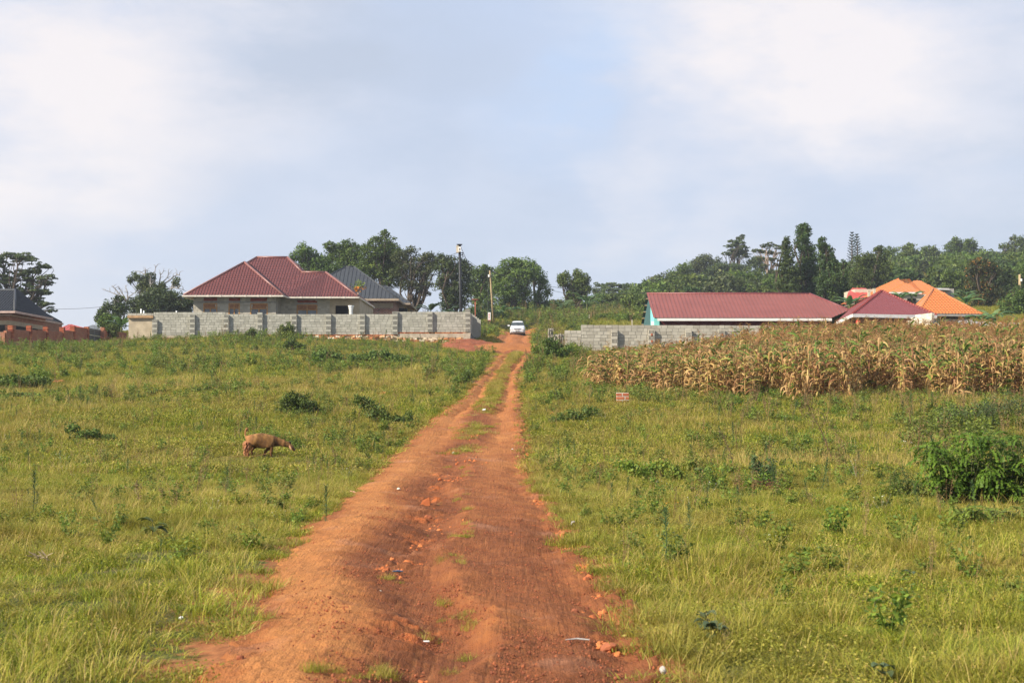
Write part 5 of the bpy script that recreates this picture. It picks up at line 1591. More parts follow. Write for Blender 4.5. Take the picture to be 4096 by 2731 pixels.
        mb = MB(); mb.add([(s_ * .852, 1.25, 1.06), (s_ * .852, 3.7, 1.08), (s_ * .65, 3.5, 1.60), (s_ * .655, 1.85, 1.60)], [(0, 1, 2, 3)]); cp('side_window', mb, cg)
        mb = MB(); mb.tube([(s_ * .62, .02, .37), (s_ * .62, .06, .37)], .05, 10); cp('fog_lamp', mb, trim)
        for yy_ in (.72, 3.35):
            mb = MB(); r_ = .31; xx = s_ * .74
            mb.tube([(xx - .095, yy_, r_), (xx - .08, yy_, r_), (xx + .08, yy_, r_), (xx + .095, yy_, r_)], [r_ - .03, r_, r_, r_ - .03], 24)
            wh = cp('wheel', mb, simple('tyre%d%d' % (s_, yy_ * 10), (.035, .028, .025, 1), .85, .2))
            mb = MB(); mb.tube([(xx + s_ * .1, yy_, r_), (xx + s_ * .105, yy_, r_)], .19, 16); cp('hubcap', mb, lampm, parent=wh)
    mb = MB()
    for k in range(4): mb.tube([(-.42 + .03 * k, -.008 + .0 * k, (.78 - .035 * k)), (0, -.045, .77 - .035 * k), (.42 - .03 * k, -.008, .78 - .035 * k)], .010, 5)
    gr = cp('grille', mb, lampm)
    mb = MB(); mb.add([(-.42, -.0, .79), (.42, -.0, .79), (.32, -.0, .66), (-.32, -.0, .66)], [(0, 1, 2, 3)]); cp('grille_backing', mb, trim, parent=gr)
    mb = MB(); mb.tube([(-.05, -.055, .735), (0, -.06, .735), (.05, -.055, .735)], [.02, .035, .02], 8); cp('emblem', mb, lampm, parent=gr)
    mb = MB(); mb.box((0, -.03, .56), (.48, .02, .11)); pt = cp('number_plate', mb, M['white'])
    mb = MB()
    for k in range(7):
        if k != 3: mb.box((-.18 + k * .06, -.042, .56), (.034, .004, .06))
    mb.box((0, -.041, .527), (.38, .003, .008))
    cp('plate_lettering', mb, trim, parent=pt)
    mb = MB(); mb.box((0, .0, .375), (1.0, .05, .085)); mb.box((-.63, .06, .375), (.16, .05, .08)); mb.box((.63, .06, .375), (.16, .05, .08)); cp('lower_intake', mb, trim)
    mb = MB(); mb.box((0, .6, .2), (1.3, 1.0, .08)); cp('underbody', mb, trim)
    return root
build_car()

# ------------------------------------------------------------------ goat
def build_goat():
    g0 = hit(1046, 1834); gd = g0.y; sc_ = gd / 36.0 * 1.0
    x0_ = PX(986, gd); z0_ = gzf(g0.x, gd) + .0
    root = thing('goat', (x0_, gd, z0_), 'tan brown goat with raised tail grazing in the field left of the track', 'goat')
    root.scale = (sc_,) * 3; root.rotation_euler = (0, 0, R(4))
    me = bpy.data.meshes.new('body')
    pts = []; rad = []; eds = []
    def nd(p, r_, par=None):
        pts.append(p); rad.append(r_ if isinstance(r_, tuple) else (r_, r_))
        if par is not None: eds.append((par, len(pts) - 1))
        return len(pts) - 1
    pelvis = nd((.15, 0, .50), (.14, .165)); rump = nd((.04, 0, .49), (.09, .11), pelvis)
    loin = nd((.30, 0, .45), (.175, .212), pelvis); rib = nd((.45, 0, .425), (.175, .215), loin); chest = nd((.60, 0, .415), (.155, .205), rib)
    sh = nd((.70, 0, .42), (.115, .155), chest); n1 = nd((.80, 0, .405), (.075, .12), sh); n2 = nd((.91, 0, .38), (.06, .092), n1); n3 = nd((1.02, 0, .345), (.055, .078), n2)
    hd = nd((1.10, 0, .315), (.06, .068), n3); h2 = nd((1.155, 0, .265), (.05, .055), hd); h3 = nd((1.20, 0, .205), (.036, .04), h2); h4 = nd((1.225, 0, .165), (.03, .03), h3)
    t1_ = nd((-.005, 0, .54), (.025, .025), rump); t2 = nd((-.02, 0, .60), (.02, .02), t1_); t3 = nd((-.012, 0, .68), (.02, .024), t2); t4 = nd((.015, 0, .745), (.028, .034), t3); t5 = nd((.05, 0, .74), (.02, .022), t4)
    for s_, dx in ((-1, .0), (1, .07)):
        a = nd((.12 + dx * .2, s_ * .085, .40), (.085, .10), pelvis); b = nd((.15 + dx, s_ * .095, .29), (.055, .065), a); c = nd((.055 + dx, s_ * .09, .185), (.036, .042), b)
        d = nd((.075 + dx, s_ * .09, .09), (.029, .029), c); e = nd((.085 + dx, s_ * .09, .035), (.03, .03), d)
    for s_, fx in ((-1, .0), (1, -.20)):
        a = nd((.655 + fx * .15, s_ * .085, .29), (.06, .075), chest); b = nd((.64 + fx * .7, s_ * .085, .185), (.042, .048), a); c = nd((.64 + fx * .95, s_ * .085, .10), (.03, .03), b); d = nd((.65 + fx, s_ * .085, .035), (.03, .03), c)
    me.from_pydata(pts, eds, [])
    ob = bpy.data.objects.new('tmp_goat', me); COL.objects.link(ob)
    md = ob.modifiers.new('skin', 'SKIN')
    for i, r_ in enumerate(rad): me.skin_vertices[0].data[i].radius = r_
    me.skin_vertices[0].data[0].use_root = True
    md.use_smooth_shade = True
    ob.modifiers.new('sub', 'SUBSURF').levels = 2
    dg = bpy.context.evaluated_depsgraph_get(); dg.update()
    m2 = bpy.data.meshes.new_from_object(ob.evaluated_get(dg)); m2.name = 'body'
    bpy.data.objects.remove(ob)
    m, t_ = newmat('goatcoat')
    pos = t_.n('ShaderNodeTexCoord').outputs['Object']; sp_ = t_.n('ShaderNodeSeparateXYZ', {0: pos})
    st_ = t_.noise(7, t_.n('ShaderNodeMapping', {'Vector': pos, 'Scale': (1, 1, .45)}).outputs[0], 5)
    c = t_.ramp(t_.math('ADD', st_, t_.mr(sp_.outputs[2], .05, .7, -.1, .1)), [(.32, (.065, .03, .010, 1)), (.5, (.15, .072, .024, 1)), (.68, (.29, .15, .05, 1))])
    c = t_.mix(t_.math('MULTIPLY', t_.mr(sp_.outputs[2], .60, .68), t_.mr(sp_.outputs[0], .12, .2)), c, (.06, .03, .02, 1))
    c = t_.mix(t_.mr(sp_.outputs[0], .2, .05, 0, .5), c, (.42, .19, .07, 1))  # sunlit orange on the rump, painted into the coat colour
    c = t_.mix(t_.math('MULTIPLY', t_.mr(sp_.outputs[0], 1.17, 1.22), 1.), c, (.08, .05, .04, 1))
    bp_ = t_.n('ShaderNodeBump', {'Height': t_.noise(60, t_.n('ShaderNodeMapping', {'Vector': pos, 'Scale': (2, 2, .5)}).outputs[0], 3), 'Strength': .5, 'Distance': .01})
    b_ = t_.n('ShaderNodeBsdfPrincipled', {'Base Color': c, 'Roughness': .8, 'Specular IOR Level': .2, 'Normal': bp_.outputs[0]}); t_.l(b_.outputs[0], t_.out.inputs[0])
    m2.materials.clear(); m2.materials.append(m)
    m2.polygons.foreach_set('use_smooth', [True] * len(m2.polygons))
    body = link('body', m2, parent=root)
    def cp(name, mb, mat, smooth=True): return link(name, mb.mesh(name, mat, smooth), parent=root)
    hair = leafmat('goathair', [(0, (.16, .065, .02, 1)), (1, (.62, .28, .09, 1))], .15)
    r_ = random.Random(3); mb = MB()
    for k in range(420):
        s_ = r_.choice((-1, 1)); u = r_.random()
        z = r_.uniform(.13, .44); x = .05 + r_.uniform(-.085, .085) * (.35 + 1.5 * (z - .1)); y = s_ * (.155 + r_.uniform(-.02, .02) - max(0, .3 - z) * .25) if x > .02 else r_.uniform(-.14, .14)
        L_ = r_.uniform(.05, .11); a = Vector((x - .02 + r_.gauss(0, .012), y, z)); b = a + Vector((r_.uniform(-.05, .02), s_ * r_.uniform(0, .03), -L_)); w_ = Vector((r_.uniform(.004, .008), -.004, 0))
        mb.add([a - w_, a + w_, a.lerp(b, .6) + w_ + Vector((-.012, 0, 0)), b, a.lerp(b, .6) - w_ + Vector((-.012, 0, 0))], [(0, 1, 2, 4), (4, 2, 3)], r_.random())
    cp('leg_hair', mb, hair, False); mb = MB()
    for k in range(120):
        a = Vector((r_.uniform(-.01, .04), r_.uniform(-.02, .02), r_.uniform(.68, .76))); b = a + Vector((r_.uniform(-.02, .06), r_.uniform(-.03, .03), r_.uniform(-.05, .04))); w_ = Vector((.004, .004, 0))
        mb.add([a - w_, a + w_, b], [(0, 1, 2)], r_.random() * .5)
    cp('tail_hair', mb, hair, False)
    dk = simple('goatdark', (.05, .035, .03, 1), .6, .3)
    earm = simple('goatear', (.36, .19, .10, 1), .8, .2)
    for s_ in (-1, 1):
        mb = MB(); base = Vector((1.095, s_ * .055, .325))
        dr_ = Vector((.055, s_ * .07, -.115)).normalized(); sd_ = Vector((.8, 0, .4)).normalized(); nn_ = dr_.cross(sd_)
        rows = []
        for f, w_ in ((0, .012), (.25, .03), (.55, .034), (.85, .02), (1, .003)):
            p = base + dr_ * f * .15; rows.append([p - sd_ * w_, p + nn_ * .008 * s_, p + sd_ * w_, p - nn_ * .006 * s_])
        mb.add([q for r__ in rows for q in r__], [(i * 4 + k, i * 4 + (k + 1) % 4, i * 4 + 4 + (k + 1) % 4, i * 4 + 4 + k) for i in range(4) for k in range(4)]); cp('ear', mb, earm)
        mb = MB(); mb.tube([(1.115, s_ * .03, .36), (1.10, s_ * .045, .41), (1.07, s_ * .055, .435)], [.014, .010, .003], 8); cp('horn', mb, dk)
        mb = MB(); mb.tube([(1.16, s_ * .046, .285), (1.162, s_ * .055, .284)], [.012, .008], 8); cp('eye', mb, dk)
    for x, y in ((.09, -.09), (.16, .09), (.655, -.085), (.455, .085)):
        mb = MB(); mb.tube([(x, y, -.02), (x, y, .035)], [.03, .024], 8); cp('hoof', mb, dk)
    mb = MB(); mb.tube([Vector((.935 + .02 * math.sin(a), .075 * math.cos(a), .375 + .105 * math.sin(a))) for a in np.linspace(0, 2 * math.pi, 20)], .007, 5); cp('rope_collar', mb, M['reed'])
    # tether rope on the ground is a thing of its own
    mb = MB(); z_ = gzf(x0_ + .3, gd)
    pp = [Vector((x0_ + a, gd - .12 + b, z_ + c_)) for a, b, c_ in ((.66, .02, .17), (.56, 0, .12), (.42, -.02, .09), (.22, -.05, .05), (0, -.1, .06), (-.35, -.2, .04), (-.8, -.3, .05))]
    mb.tube(pp, .006, 5); solo('tether_rope', mb, simple('rope', (.3, .16, .07, 1), .9, .1), 'thin orange-brown tether rope trailing through grass beneath the goat', 'rope', pp[3])
build_goat()
# ------------------------------------------------------------------ trees (blobs: photo px x, y, rx, ry)
tree('flat_topped_tree', 'big dark flat-topped tree with layered branches at the left edge, behind the black roof', 170, 60,
     [(30, 1040, 75, 34), (95, 1035, 50, 30), (175, 1065, 45, 18), (130, 1085, 45, 16), (60, 1110, 70, 28), (150, 1125, 60, 26), (190, 1110, 35, 14), (110, 1165, 60, 24), (170, 1170, 42, 15), (60, 1180, 55, 25), (185, 1220, 40, 14), (150, 1200, 40, 14), (205, 1243, 26, 12), (-40, 1080, 70, 60), (10, 1130, 60, 40), (120, 1240, 40, 20)],
     'leafacacia', .30, .75, 1.5, flat=.5, trunk=.32, fork=.5, twigs=3)
tree('round_tree', 'dense dark dome-shaped tree just left of the red-brown roofed house', 160, 650,
     [(640, 1215, 105, 50), (590, 1230, 80, 45), (700, 1210, 70, 45), (640, 1185, 60, 28), (735, 1235, 50, 35), (560, 1250, 50, 35)], 'leafdark', .30, .8, 1.9, trunk=.35)
tree('half_bare_tree', 'half dead tree with leaf clumps and bare pale branches above the dark dome', 168, 625,
     [(545, 1110, 24, 15), (520, 1120, 12, 16), (600, 1108, 22, 20), (585, 1130, 30, 22), (603, 1152, 32, 18), (640, 1148, 24, 16), (560, 1140, 20, 16), (703, 1128, 17, 19), (575, 1160, 26, 14)], 'leafacacia', .28, .55, 1.7, bark='barkgrey', trunk=.2, fork=.6, twigs=2)
tree('small_tree', 'small dark bushy tree with a leaning crown between the metal gate and the plastered outbuilding', 150, 480,
     [(470, 1200, 26, 16), (455, 1222, 38, 20), (430, 1250, 40, 26), (480, 1245, 30, 26), (400, 1268, 30, 22), (500, 1225, 18, 16)], 'leafdark', .28, .6, 1.7, bark='barkgrey', trunk=.2)
tree('shrub', 'light green leafy shrub behind the brick wall right of the metal gate', 128, 445,
     [(435, 1285, 38, 22), (465, 1300, 30, 20), (410, 1300, 24, 18), (445, 1320, 34, 22)], 'leaflime', .22, .45, 1.6, cat='shrub', trunk=.08)
tree('shrub', 'small mid green shrub standing in front of the short brick wall by the plastered outbuilding', 117.5, 445,
     [(445, 1318, 22, 24), (452, 1340, 16, 16)], 'leaf', .18, .35, 1.6, cat='shrub', trunk=.05)
# bare branches
rr = random.Random(12)
def bare(name, label, d, base, tips, r0=.12, mat='barkgrey'):
    b = P(base[0], base[1], d); root = thing(name, b, label, 'tree'); mb = MB()
    for tx, ty in tips:
        e = P(tx, ty, d + rr.uniform(-2, 2)); pts = limb(mb, b, e, r0, .02, rr, .25, 5, 6)
        for k in range(5):
            a = pts[rr.randint(2, 5)]; L_ = (e - b).length * rr.uniform(.15, .3)
            limb(mb, a, a + Vector((rr.gauss(0, .7), rr.gauss(0, .5), rr.uniform(.2, 1))).normalized() * L_, r0 * .35, .012, rr, .35, 4, 4)
    part(root, 'branches', mb, M[mat], True)
bare('dead_tree', 'leafless grey-branched tree crown spreading above the half dead tree', 169, (630, 1165), [(580, 1068), (632, 1056), (690, 1080), (720, 1105), (655, 1080), (745, 1165), (540, 1085)])
bare('dead_tree', 'leafless thin branches leaning left over the small dark bushy tree', 151, (508, 1210), [(410, 1158), (450, 1145), (480, 1150), (545, 1170), (500, 1140)], .09)

BT = 'big trees rising behind the two roofed houses'
tree('broadleaf_tree', 'leftmost green crown behind the red-brown roof, reaching toward its ridge', 182, 1240,
     [(1210, 1005, 45, 26), (1180, 1030, 25, 16), (1250, 1030, 48, 30), (1200, 1050, 40, 28), (1270, 1070, 60, 40), (1330, 1100, 60, 40)], 'leaf', .32, .8, 1.5, group=BT, twigs=2)
tree('broadleaf_tree', 'middle tree with spreading flat tiers behind the ridge of the grey roof', 186, 1380,
     [(1320, 985, 28, 14), (1400, 982, 40, 18), (1350, 1010, 50, 26), (1420, 1015, 55, 34), (1380, 1060, 70, 45), (1460, 1060, 50, 40), (1310, 1045, 35, 25)], 'leaf', .32, .8, 1.6, group=BT, twigs=2)
tree('broadleaf_tree', 'tallest leafy tree with pointed top behind the grey roofed house', 180, 1520,
     [(1537, 940, 18, 20), (1500, 962, 26, 14), (1545, 975, 40, 26), (1500, 1005, 62, 36), (1570, 1015, 45, 36), (1520, 1060, 75, 50), (1470, 1090, 60, 45), (1560, 1110, 55, 50), (1590, 1060, 35, 40)], 'leaf', .32, .85, 1.6, group=BT, twigs=2)
tree('acacia_tree', 'dark airy tree with visible curving branches right of the grey roof', 178, 1640,
     [(1640, 1010, 40, 20), (1610, 1030, 45, 28), (1690, 1035, 45, 20), (1720, 1025, 28, 16), (1670, 1065, 55, 26), (1620, 1090, 50, 34), (1690, 1100, 50, 26), (1730, 1070, 30, 18), (1745, 1045, 24, 14), (1640, 1140, 50, 22), (1710, 1140, 28, 12), (1690, 1170, 30, 12), (1650, 1195, 24, 12)],
     'leafacacia', .27, .65, 1.15, trunk=.3, fork=.3, twigs=5, group=BT, deep=.6)
tree('broadleaf_tree', 'dark tree directly behind the black pole', 172, 1820,
     [(1765, 1030, 22, 16), (1800, 1045, 48, 24), (1850, 1065, 38, 24), (1780, 1075, 42, 30), (1830, 1100, 55, 36), (1780, 1130, 40, 34), (1830, 1150, 50, 34), (1800, 1180, 50, 32), (1840, 1205, 45, 30), (1790, 1215, 35, 25)], 'leafdark', .32, .8, 1.5, twigs=2)
tree('broadleaf_tree', 'dark green tree between the black pole and the wooden pole', 200, 1910,
     [(1900, 1085, 32, 18), (1940, 1075, 35, 16), (1920, 1115, 50, 34), (1960, 1110, 36, 34), (1900, 1160, 42, 36), (1950, 1165, 45, 36), (1930, 1205, 50, 32)], 'leaf', .32, .85, 1.5, twigs=2)
tree('round_tree', 'large rounded green tree above the car', 196, 2060,
     [(2040, 1060, 42, 26), (2090, 1060, 40, 28), (2010, 1100, 48, 34), (2070, 1110, 62, 44), (2120, 1095, 36, 34), (2020, 1160, 56, 44), (2080, 1175, 60, 44), (2050, 1215, 66, 36)], 'leafmid', .32, .85, 1.6, twigs=2)
tree('broadleaf_tree', 'lighter tree leaning right out of the large rounded tree above the car', 199, 2140,
     [(2132, 1055, 18, 18), (2145, 1085, 24, 24), (2155, 1120, 32, 28), (2175, 1145, 24, 20), (2190, 1170, 18, 22), (2160, 1190, 30, 22), (2180, 1215, 22, 20)], 'leafmid', .3, .7, 1.3, twigs=2)
tree('broadleaf_tree', 'twin-topped green tree standing alone right of the large rounded tree', 205, 2300,
     [(2310, 1092, 18, 18), (2330, 1110, 26, 22), (2262, 1108, 28, 20), (2250, 1130, 24, 20), (2300, 1140, 46, 32), (2345, 1145, 24, 26), (2290, 1180, 40, 26), (2330, 1180, 34, 28)], 'leafmid', .3, .75, 1.7, twigs=1)
tree('flat_topped_tree', 'hazy flat-topped tree far beyond the banana plants', 300, 2450,
     [(2400, 1140, 28, 10), (2450, 1140, 40, 13), (2500, 1145, 30, 12), (2430, 1160, 50, 18), (2490, 1168, 40, 20), (2400, 1185, 22, 16), (2450, 1190, 40, 18)], 'leafacacia', .42, 1.1, 1.5, flat=.6)
tree('broadleaf_tree', 'hazy dark small tree left of the far flat-topped tree', 280, 2392, [(2385, 1165, 16, 12), (2395, 1185, 20, 18), (2380, 1200, 18, 14)], 'leafacacia', .4, .9, 1.4)
tree('broadleaf_tree', 'bright green low tree at the left end of the long red roof', 190, 2545, [(2540, 1190, 28, 18), (2560, 1210, 30, 22), (2520, 1215, 30, 22), (2505, 1200, 18, 12)], 'leafmid', .3, .7, 1.7)
HG = 'trees covering the hillside behind the long red roof'
hl = [(2640, [(2630, 1125, 40, 26), (2600, 1145, 28, 20), (2660, 1150, 45, 24), (2590, 1168, 30, 16)], 'leafacacia', 285, 'lowest grey-green crown at the left foot of the wooded hill'),
      (2730, [(2700, 1090, 30, 18), (2740, 1075, 32, 22), (2720, 1110, 50, 30), (2690, 1130, 40, 26)], 'leafmid', 300, 'pale green crown second from the left on the wooded hill'),
      (2830, [(2820, 1040, 40, 18), (2790, 1060, 40, 22), (2850, 1065, 48, 28), (2800, 1095, 55, 34)], 'leafacacia', 310, 'rounded grey-green crown on the shoulder of the wooded hill'),
      (2890, [(2900, 1070, 55, 16), (2870, 1085, 50, 14), (2950, 1075, 50, 16), (2930, 1100, 50, 18)], 'leafacacia', 290, 'wide tawny flat crown below the cedar on the wooded hill'),
      (2920, [(2930, 1110, 45, 28), (2890, 1130, 45, 30), (2960, 1140, 40, 26), (2920, 1155, 55, 24)], 'leaf', 262, 'deep green round crown low on the wooded hill, behind the middle of the red roof'),
      (3010, [(3000, 1110, 35, 26), (3020, 1135, 34, 26), (2990, 1155, 40, 24)], 'leaf', 258, 'deep green crown left of the tiny red roof patch'),
      (2780, [(2790, 1135, 45, 26), (2760, 1155, 45, 22), (2830, 1150, 40, 24), (2700, 1160, 40, 20)], 'leafmid', 258, 'leafy scrub crown just above the ridge of the long red roof'),
      (3120, [(3120, 1120, 30, 26), (3110, 1150, 34, 26), (3080, 1165, 30, 20), (3140, 1160, 36, 30)], 'leafmid', 250, 'green crown right of the tiny red roof patch'),
      (3040, [(3030, 1040, 30, 14), (3010, 1060, 36, 18), (3040, 1080, 30, 16)], 'leafacacia', 300, 'dark flat crown between the cedar and the pale-trunked tree')]
for bx_, bl_, mt, d_, lb in hl: tree('hillside_tree', lb, d_, bx_, bl_, mt, .44, 1.15, 1.5, group=HG, trunk=.3, base_py=1185)
tree('cedar_tree', 'dark tiered cedar with a leaning pointed top on the crest of the wooded hill', 300, 2950,
     [(2968, 945, 10, 12), (2955, 958, 18, 9), (2930, 965, 22, 7), (2955, 975, 34, 10), (2925, 985, 26, 8), (2970, 990, 30, 9), (2950, 1005, 46, 10), (2905, 1015, 24, 7), (2960, 1022, 44, 12)], 'leafacacia', .40, .9, 1.7, flat=.5, fork=.2, trunk=.3, twigs=1)
tree('acacia_tree', 'open flat-topped tree with pale forked trunks beside the tall dark trees', 240, 3082,
     [(3060, 985, 28, 10), (3085, 978, 20, 9), (3110, 992, 22, 12), (3030, 1005, 30, 8), (3065, 1010, 36, 9), (3100, 1015, 26, 10), (3050, 1035, 30, 8), (3090, 1040, 30, 10), (3100, 1060, 24, 10), (3055, 1062, 22, 8), (3085, 1085, 22, 8)], 'leafacacia', .32, .7, 1.1, flat=.45, bark='barkpale', trunk=.24, fork=.3, base_py=1130, twigs=2, multi=2)
TD = 'three tall dark columnar trees'
tree('columnar_tree', 'left and shortest-topped of the three tall dark columnar trees', 165, 3160,
     [(3145, 962, 13, 18), (3150, 990, 20, 26), (3155, 1030, 28, 36), (3160, 1080, 36, 46), (3155, 1135, 42, 46), (3165, 1180, 45, 36)], 'leafdark', .26, .6, 2.0, group=TD)
tree('columnar_tree', 'middle and highest of the three tall dark columnar trees', 168, 3235,
     [(3210, 910, 22, 16), (3215, 930, 30, 30), (3218, 975, 34, 36), (3230, 1020, 38, 40), (3235, 1075, 46, 50), (3240, 1130, 55, 50), (3240, 1180, 60, 40)], 'leafdark', .26, .6, 2.0, group=TD)
tree('columnar_tree', 'right-hand of the three tall dark columnar trees, broad at the base', 163, 3315,
     [(3288, 965, 16, 16), (3295, 990, 24, 26), (3310, 1025, 34, 34), (3320, 1070, 40, 44), (3315, 1125, 55, 50), (3330, 1180, 60, 42), (3380, 1170, 20, 60), (3375, 1060, 12, 18), (3370, 1110, 20, 40)], 'leafdark', .26, .6, 2.0, group=TD)
tree('broadleaf_tree', 'large mid green tree filling the gap right of the tall dark trees', 205, 3470,
     [(3515, 1000, 18, 18), (3450, 1040, 40, 26), (3510, 1040, 45, 32), (3470, 1085, 60, 45), (3530, 1090, 40, 50), (3430, 1110, 40, 50), (3500, 1145, 60, 40), (3440, 1160, 40, 40)], 'leaf', .34, .85, 1.7)
def araucaria(px, top, bot, d, lb, lean=0):
    b = P(px, bot, d); t_ = P(px + lean, top, d); root = thing('pine_tree', b, lb, 'tree', 'pair of thin pines on the skyline')
    mb = MB(); mb.tube([b - Vector((0, 0, 3)), b, t_], [.2, .18, .03], 6); part(root, 'trunk', mb, M['bark'], True)
    V = []; Fc = []; A_ = []; H_ = (t_ - b).length; r_ = random.Random(px); nl = 11; mb = MB(); nb = MB()
    for k in range(nl):
        f = (k + .3) / nl; c = b.lerp(t_, f); L_ = (1 - f) ** .7 * .8 + .1
        m_ = 5
        for q in range(m_):
            a = q / m_ * 6.283 + k * .7 + r_.uniform(-.2, .2); e = c + Vector((math.cos(a) * L_, math.sin(a) * L_, L_ * .35 + .1)); p1 = c.lerp(e, .5) - Vector((0, 0, L_ * .12))
            mb.tube([c, p1, e], [.03, .022, .012], 4)
            for s_ in np.linspace(.3, 1, 4):
                pc = c.lerp(p1, s_ * 2) if s_ < .5 else p1.lerp(e, s_ * 2 - 1)
                for z_ in (-1, 1):
                    sd_ = Vector((-math.sin(a), math.cos(a), 0)) * z_ * .07
                    nb.add([pc - Vector((0, 0, .04)), pc + sd_ * .6 + Vector((0, 0, .22)), pc + sd_ + Vector((math.cos(a), math.sin(a), .5)) * .2, pc + Vector((math.cos(a), math.sin(a), 0)) * .12 + Vector((0, 0, .1))], [(0, 1, 2, 3)], r_.random())
    part(root, 'branches', mb, M['needle']); part(root, 'needles', nb, M['needle'])
araucaria(3408, 928, 1050, 258, 'left and taller of the two thin skyline pines')
araucaria(3432, 936, 1048, 262, 'right and slightly shorter of the two thin skyline pines', -5)
HR = 'trees along the hill crest above the orange roofs'
hr = [(3560, [(3550, 1010, 26, 22), (3580, 1030, 34, 32), (3560, 1070, 40, 40)], 'leaf', 330, 'dark crown at the left end of the crest, just right of the skyline pines'),
      (3640, [(3640, 985, 18, 12), (3625, 1005, 34, 20), (3655, 1015, 34, 26), (3610, 1040, 36, 30), (3650, 1065, 50, 36)], 'leafmid', 335, 'crest tree with a small knob top above the far orange roof'),
      (3720, [(3725, 998, 26, 14), (3700, 1020, 40, 20), (3750, 1025, 36, 22), (3720, 1055, 55, 34), (3690, 1080, 50, 30)], 'leafmid', 338, 'low spreading crest tree above the left shoulder of the orange pyramid'),
      (3820, [(3822, 965, 20, 14), (3800, 985, 24, 18), (3850, 985, 40, 26), (3880, 975, 20, 20), (3830, 1020, 55, 34), (3790, 1050, 50, 36), (3860, 1060, 50, 34)], 'leaf', 330, 'highest broad crest tree above the orange pyramid roof'),
      (3910, [(3900, 985, 12, 16), (3905, 1020, 34, 26), (3930, 1040, 30, 22), (3900, 1065, 40, 28), (3950, 1060, 24, 20)], 'leafmid', 332, 'thin spiky crest tree right of the highest one'),
      (4020, [(4052, 955, 14, 12), (4050, 980, 24, 20), (4015, 985, 18, 12), (4000, 1020, 24, 14), (4040, 1020, 36, 30), (4000, 1050, 30, 24), (4080, 1030, 30, 40)], 'leafmid', 325, 'ragged tall crest tree near the right edge'),
      (4110, [(4090, 965, 20, 20), (4110, 1000, 40, 40), (4100, 1050, 50, 40)], 'leaf', 322, 'crest tree cut by the right edge of the picture')]
for bx_, bl_, mt, d_, lb in hr: tree('hillside_tree', lb, d_, bx_, bl_, mt, .46, 1.2, 1.6, group=HR, trunk=.3, base_py=1125)
tree('fruiting_tree', 'tall tree speckled with golden yellow leaves behind the right corner of the orange roof', 178, 3930,
     [(3905, 1060, 34, 24), (3950, 1060, 34, 24), (3900, 1095, 42, 30), (3960, 1090, 40, 30), (3920, 1140, 60, 40), (3960, 1180, 60, 44), (3920, 1215, 50, 36)], 'leafgold', .28, .7, 1.8)
tree('broadleaf_tree', 'dark tree right of the golden speckled tree', 188, 4010, [(4010, 1090, 40, 26), (4000, 1130, 44, 40), (4030, 1170, 40, 40), (4000, 1210, 40, 40)], 'leafdark', .3, .75, 1.8)
tree('broadleaf_tree', 'green tree at the right edge above the corner of the maroon roof', 160, 4080, [(4060, 1180, 36, 34), (4090, 1210, 44, 40), (4040, 1230, 34, 34), (4070, 1255, 50, 34), (4130, 1180, 40, 50)], 'leaf', .28, .7, 1.8)
tree('shrub', 'grey-green shrub between the far orange roof and the golden speckled tree', 200, 3830, [(3800, 1100, 36, 22), (3840, 1130, 45, 30), (3800, 1150, 30, 22), (3850, 1170, 34, 30)], 'leafmid', .32, .8, 1.6, cat='shrub', trunk=.1)
# low bushes and thicket along the back of the field
TK = 'bushes in the thicket behind the right grey wall and the car'
bush = [(1890, 1255, 40, 36, 168, 'leafdark', 'dark bush behind the end of the left grey wall'), (1935, 1240, 40, 36, 190, 'leafdark', 'dark bush behind the upper part of the notice board'),
        (2000, 1262, 46, 30, 195, 'leafdark', 'dark bush just above and left of the car roof'), (2075, 1255, 48, 30, 196, 'leaf', 'dark green bush directly above the car roof'),
        (2150, 1262, 44, 28, 195, 'leafmid', 'bush just above and right of the car'), (2215, 1255, 40, 30, 198, 'leafmid', 'bush below the crown leaning right'), (2190, 1235, 36, 26, 205, 'leaf', 'small dark tree below the gap of sky right of the big rounded tree'),
        (2280, 1262, 40, 24, 202, 'leaf', 'bush at the foot of the twin-topped tree'), (2345, 1258, 36, 22, 205, 'leafmid', 'bush below the banana plants'), (2400, 1240, 40, 24, 215, 'leafmid', 'pale bush right of the banana plants'),
        (2455, 1228, 45, 24, 222, 'leafmid', 'pale bush under the far flat-topped tree'), (2440, 1262, 46, 14, 185, 'weed', 'low spreading shrub on the grassy slope'), (2520, 1240, 44, 22, 205, 'leaf', 'green bush by the end of the long red building'),
        (2570, 1232, 34, 34, 190, 'leafmid', 'bush touching the left gable of the long red building'), (2350, 1225, 30, 20, 225, 'leaf', 'dark bush behind the banana plants'), (2500, 1270, 36, 14, 178, 'weed', 'low brownish shrub just left of the long red building')]
for i, (px, py, rx, ry, d_, mt, lb) in enumerate(bush):
    r_ = random.Random(i)
    tree('bush', lb, d_, px, [(px + r_.uniform(-.4, .4) * rx, py + r_.uniform(-.3, .3) * ry, rx * .6, ry * .6) for _ in range(4)] + [(px, py + ry * .3, rx, ry * .7)], mt, .27, .55, 1.5, cat='bush', group=TK, trunk=.07)

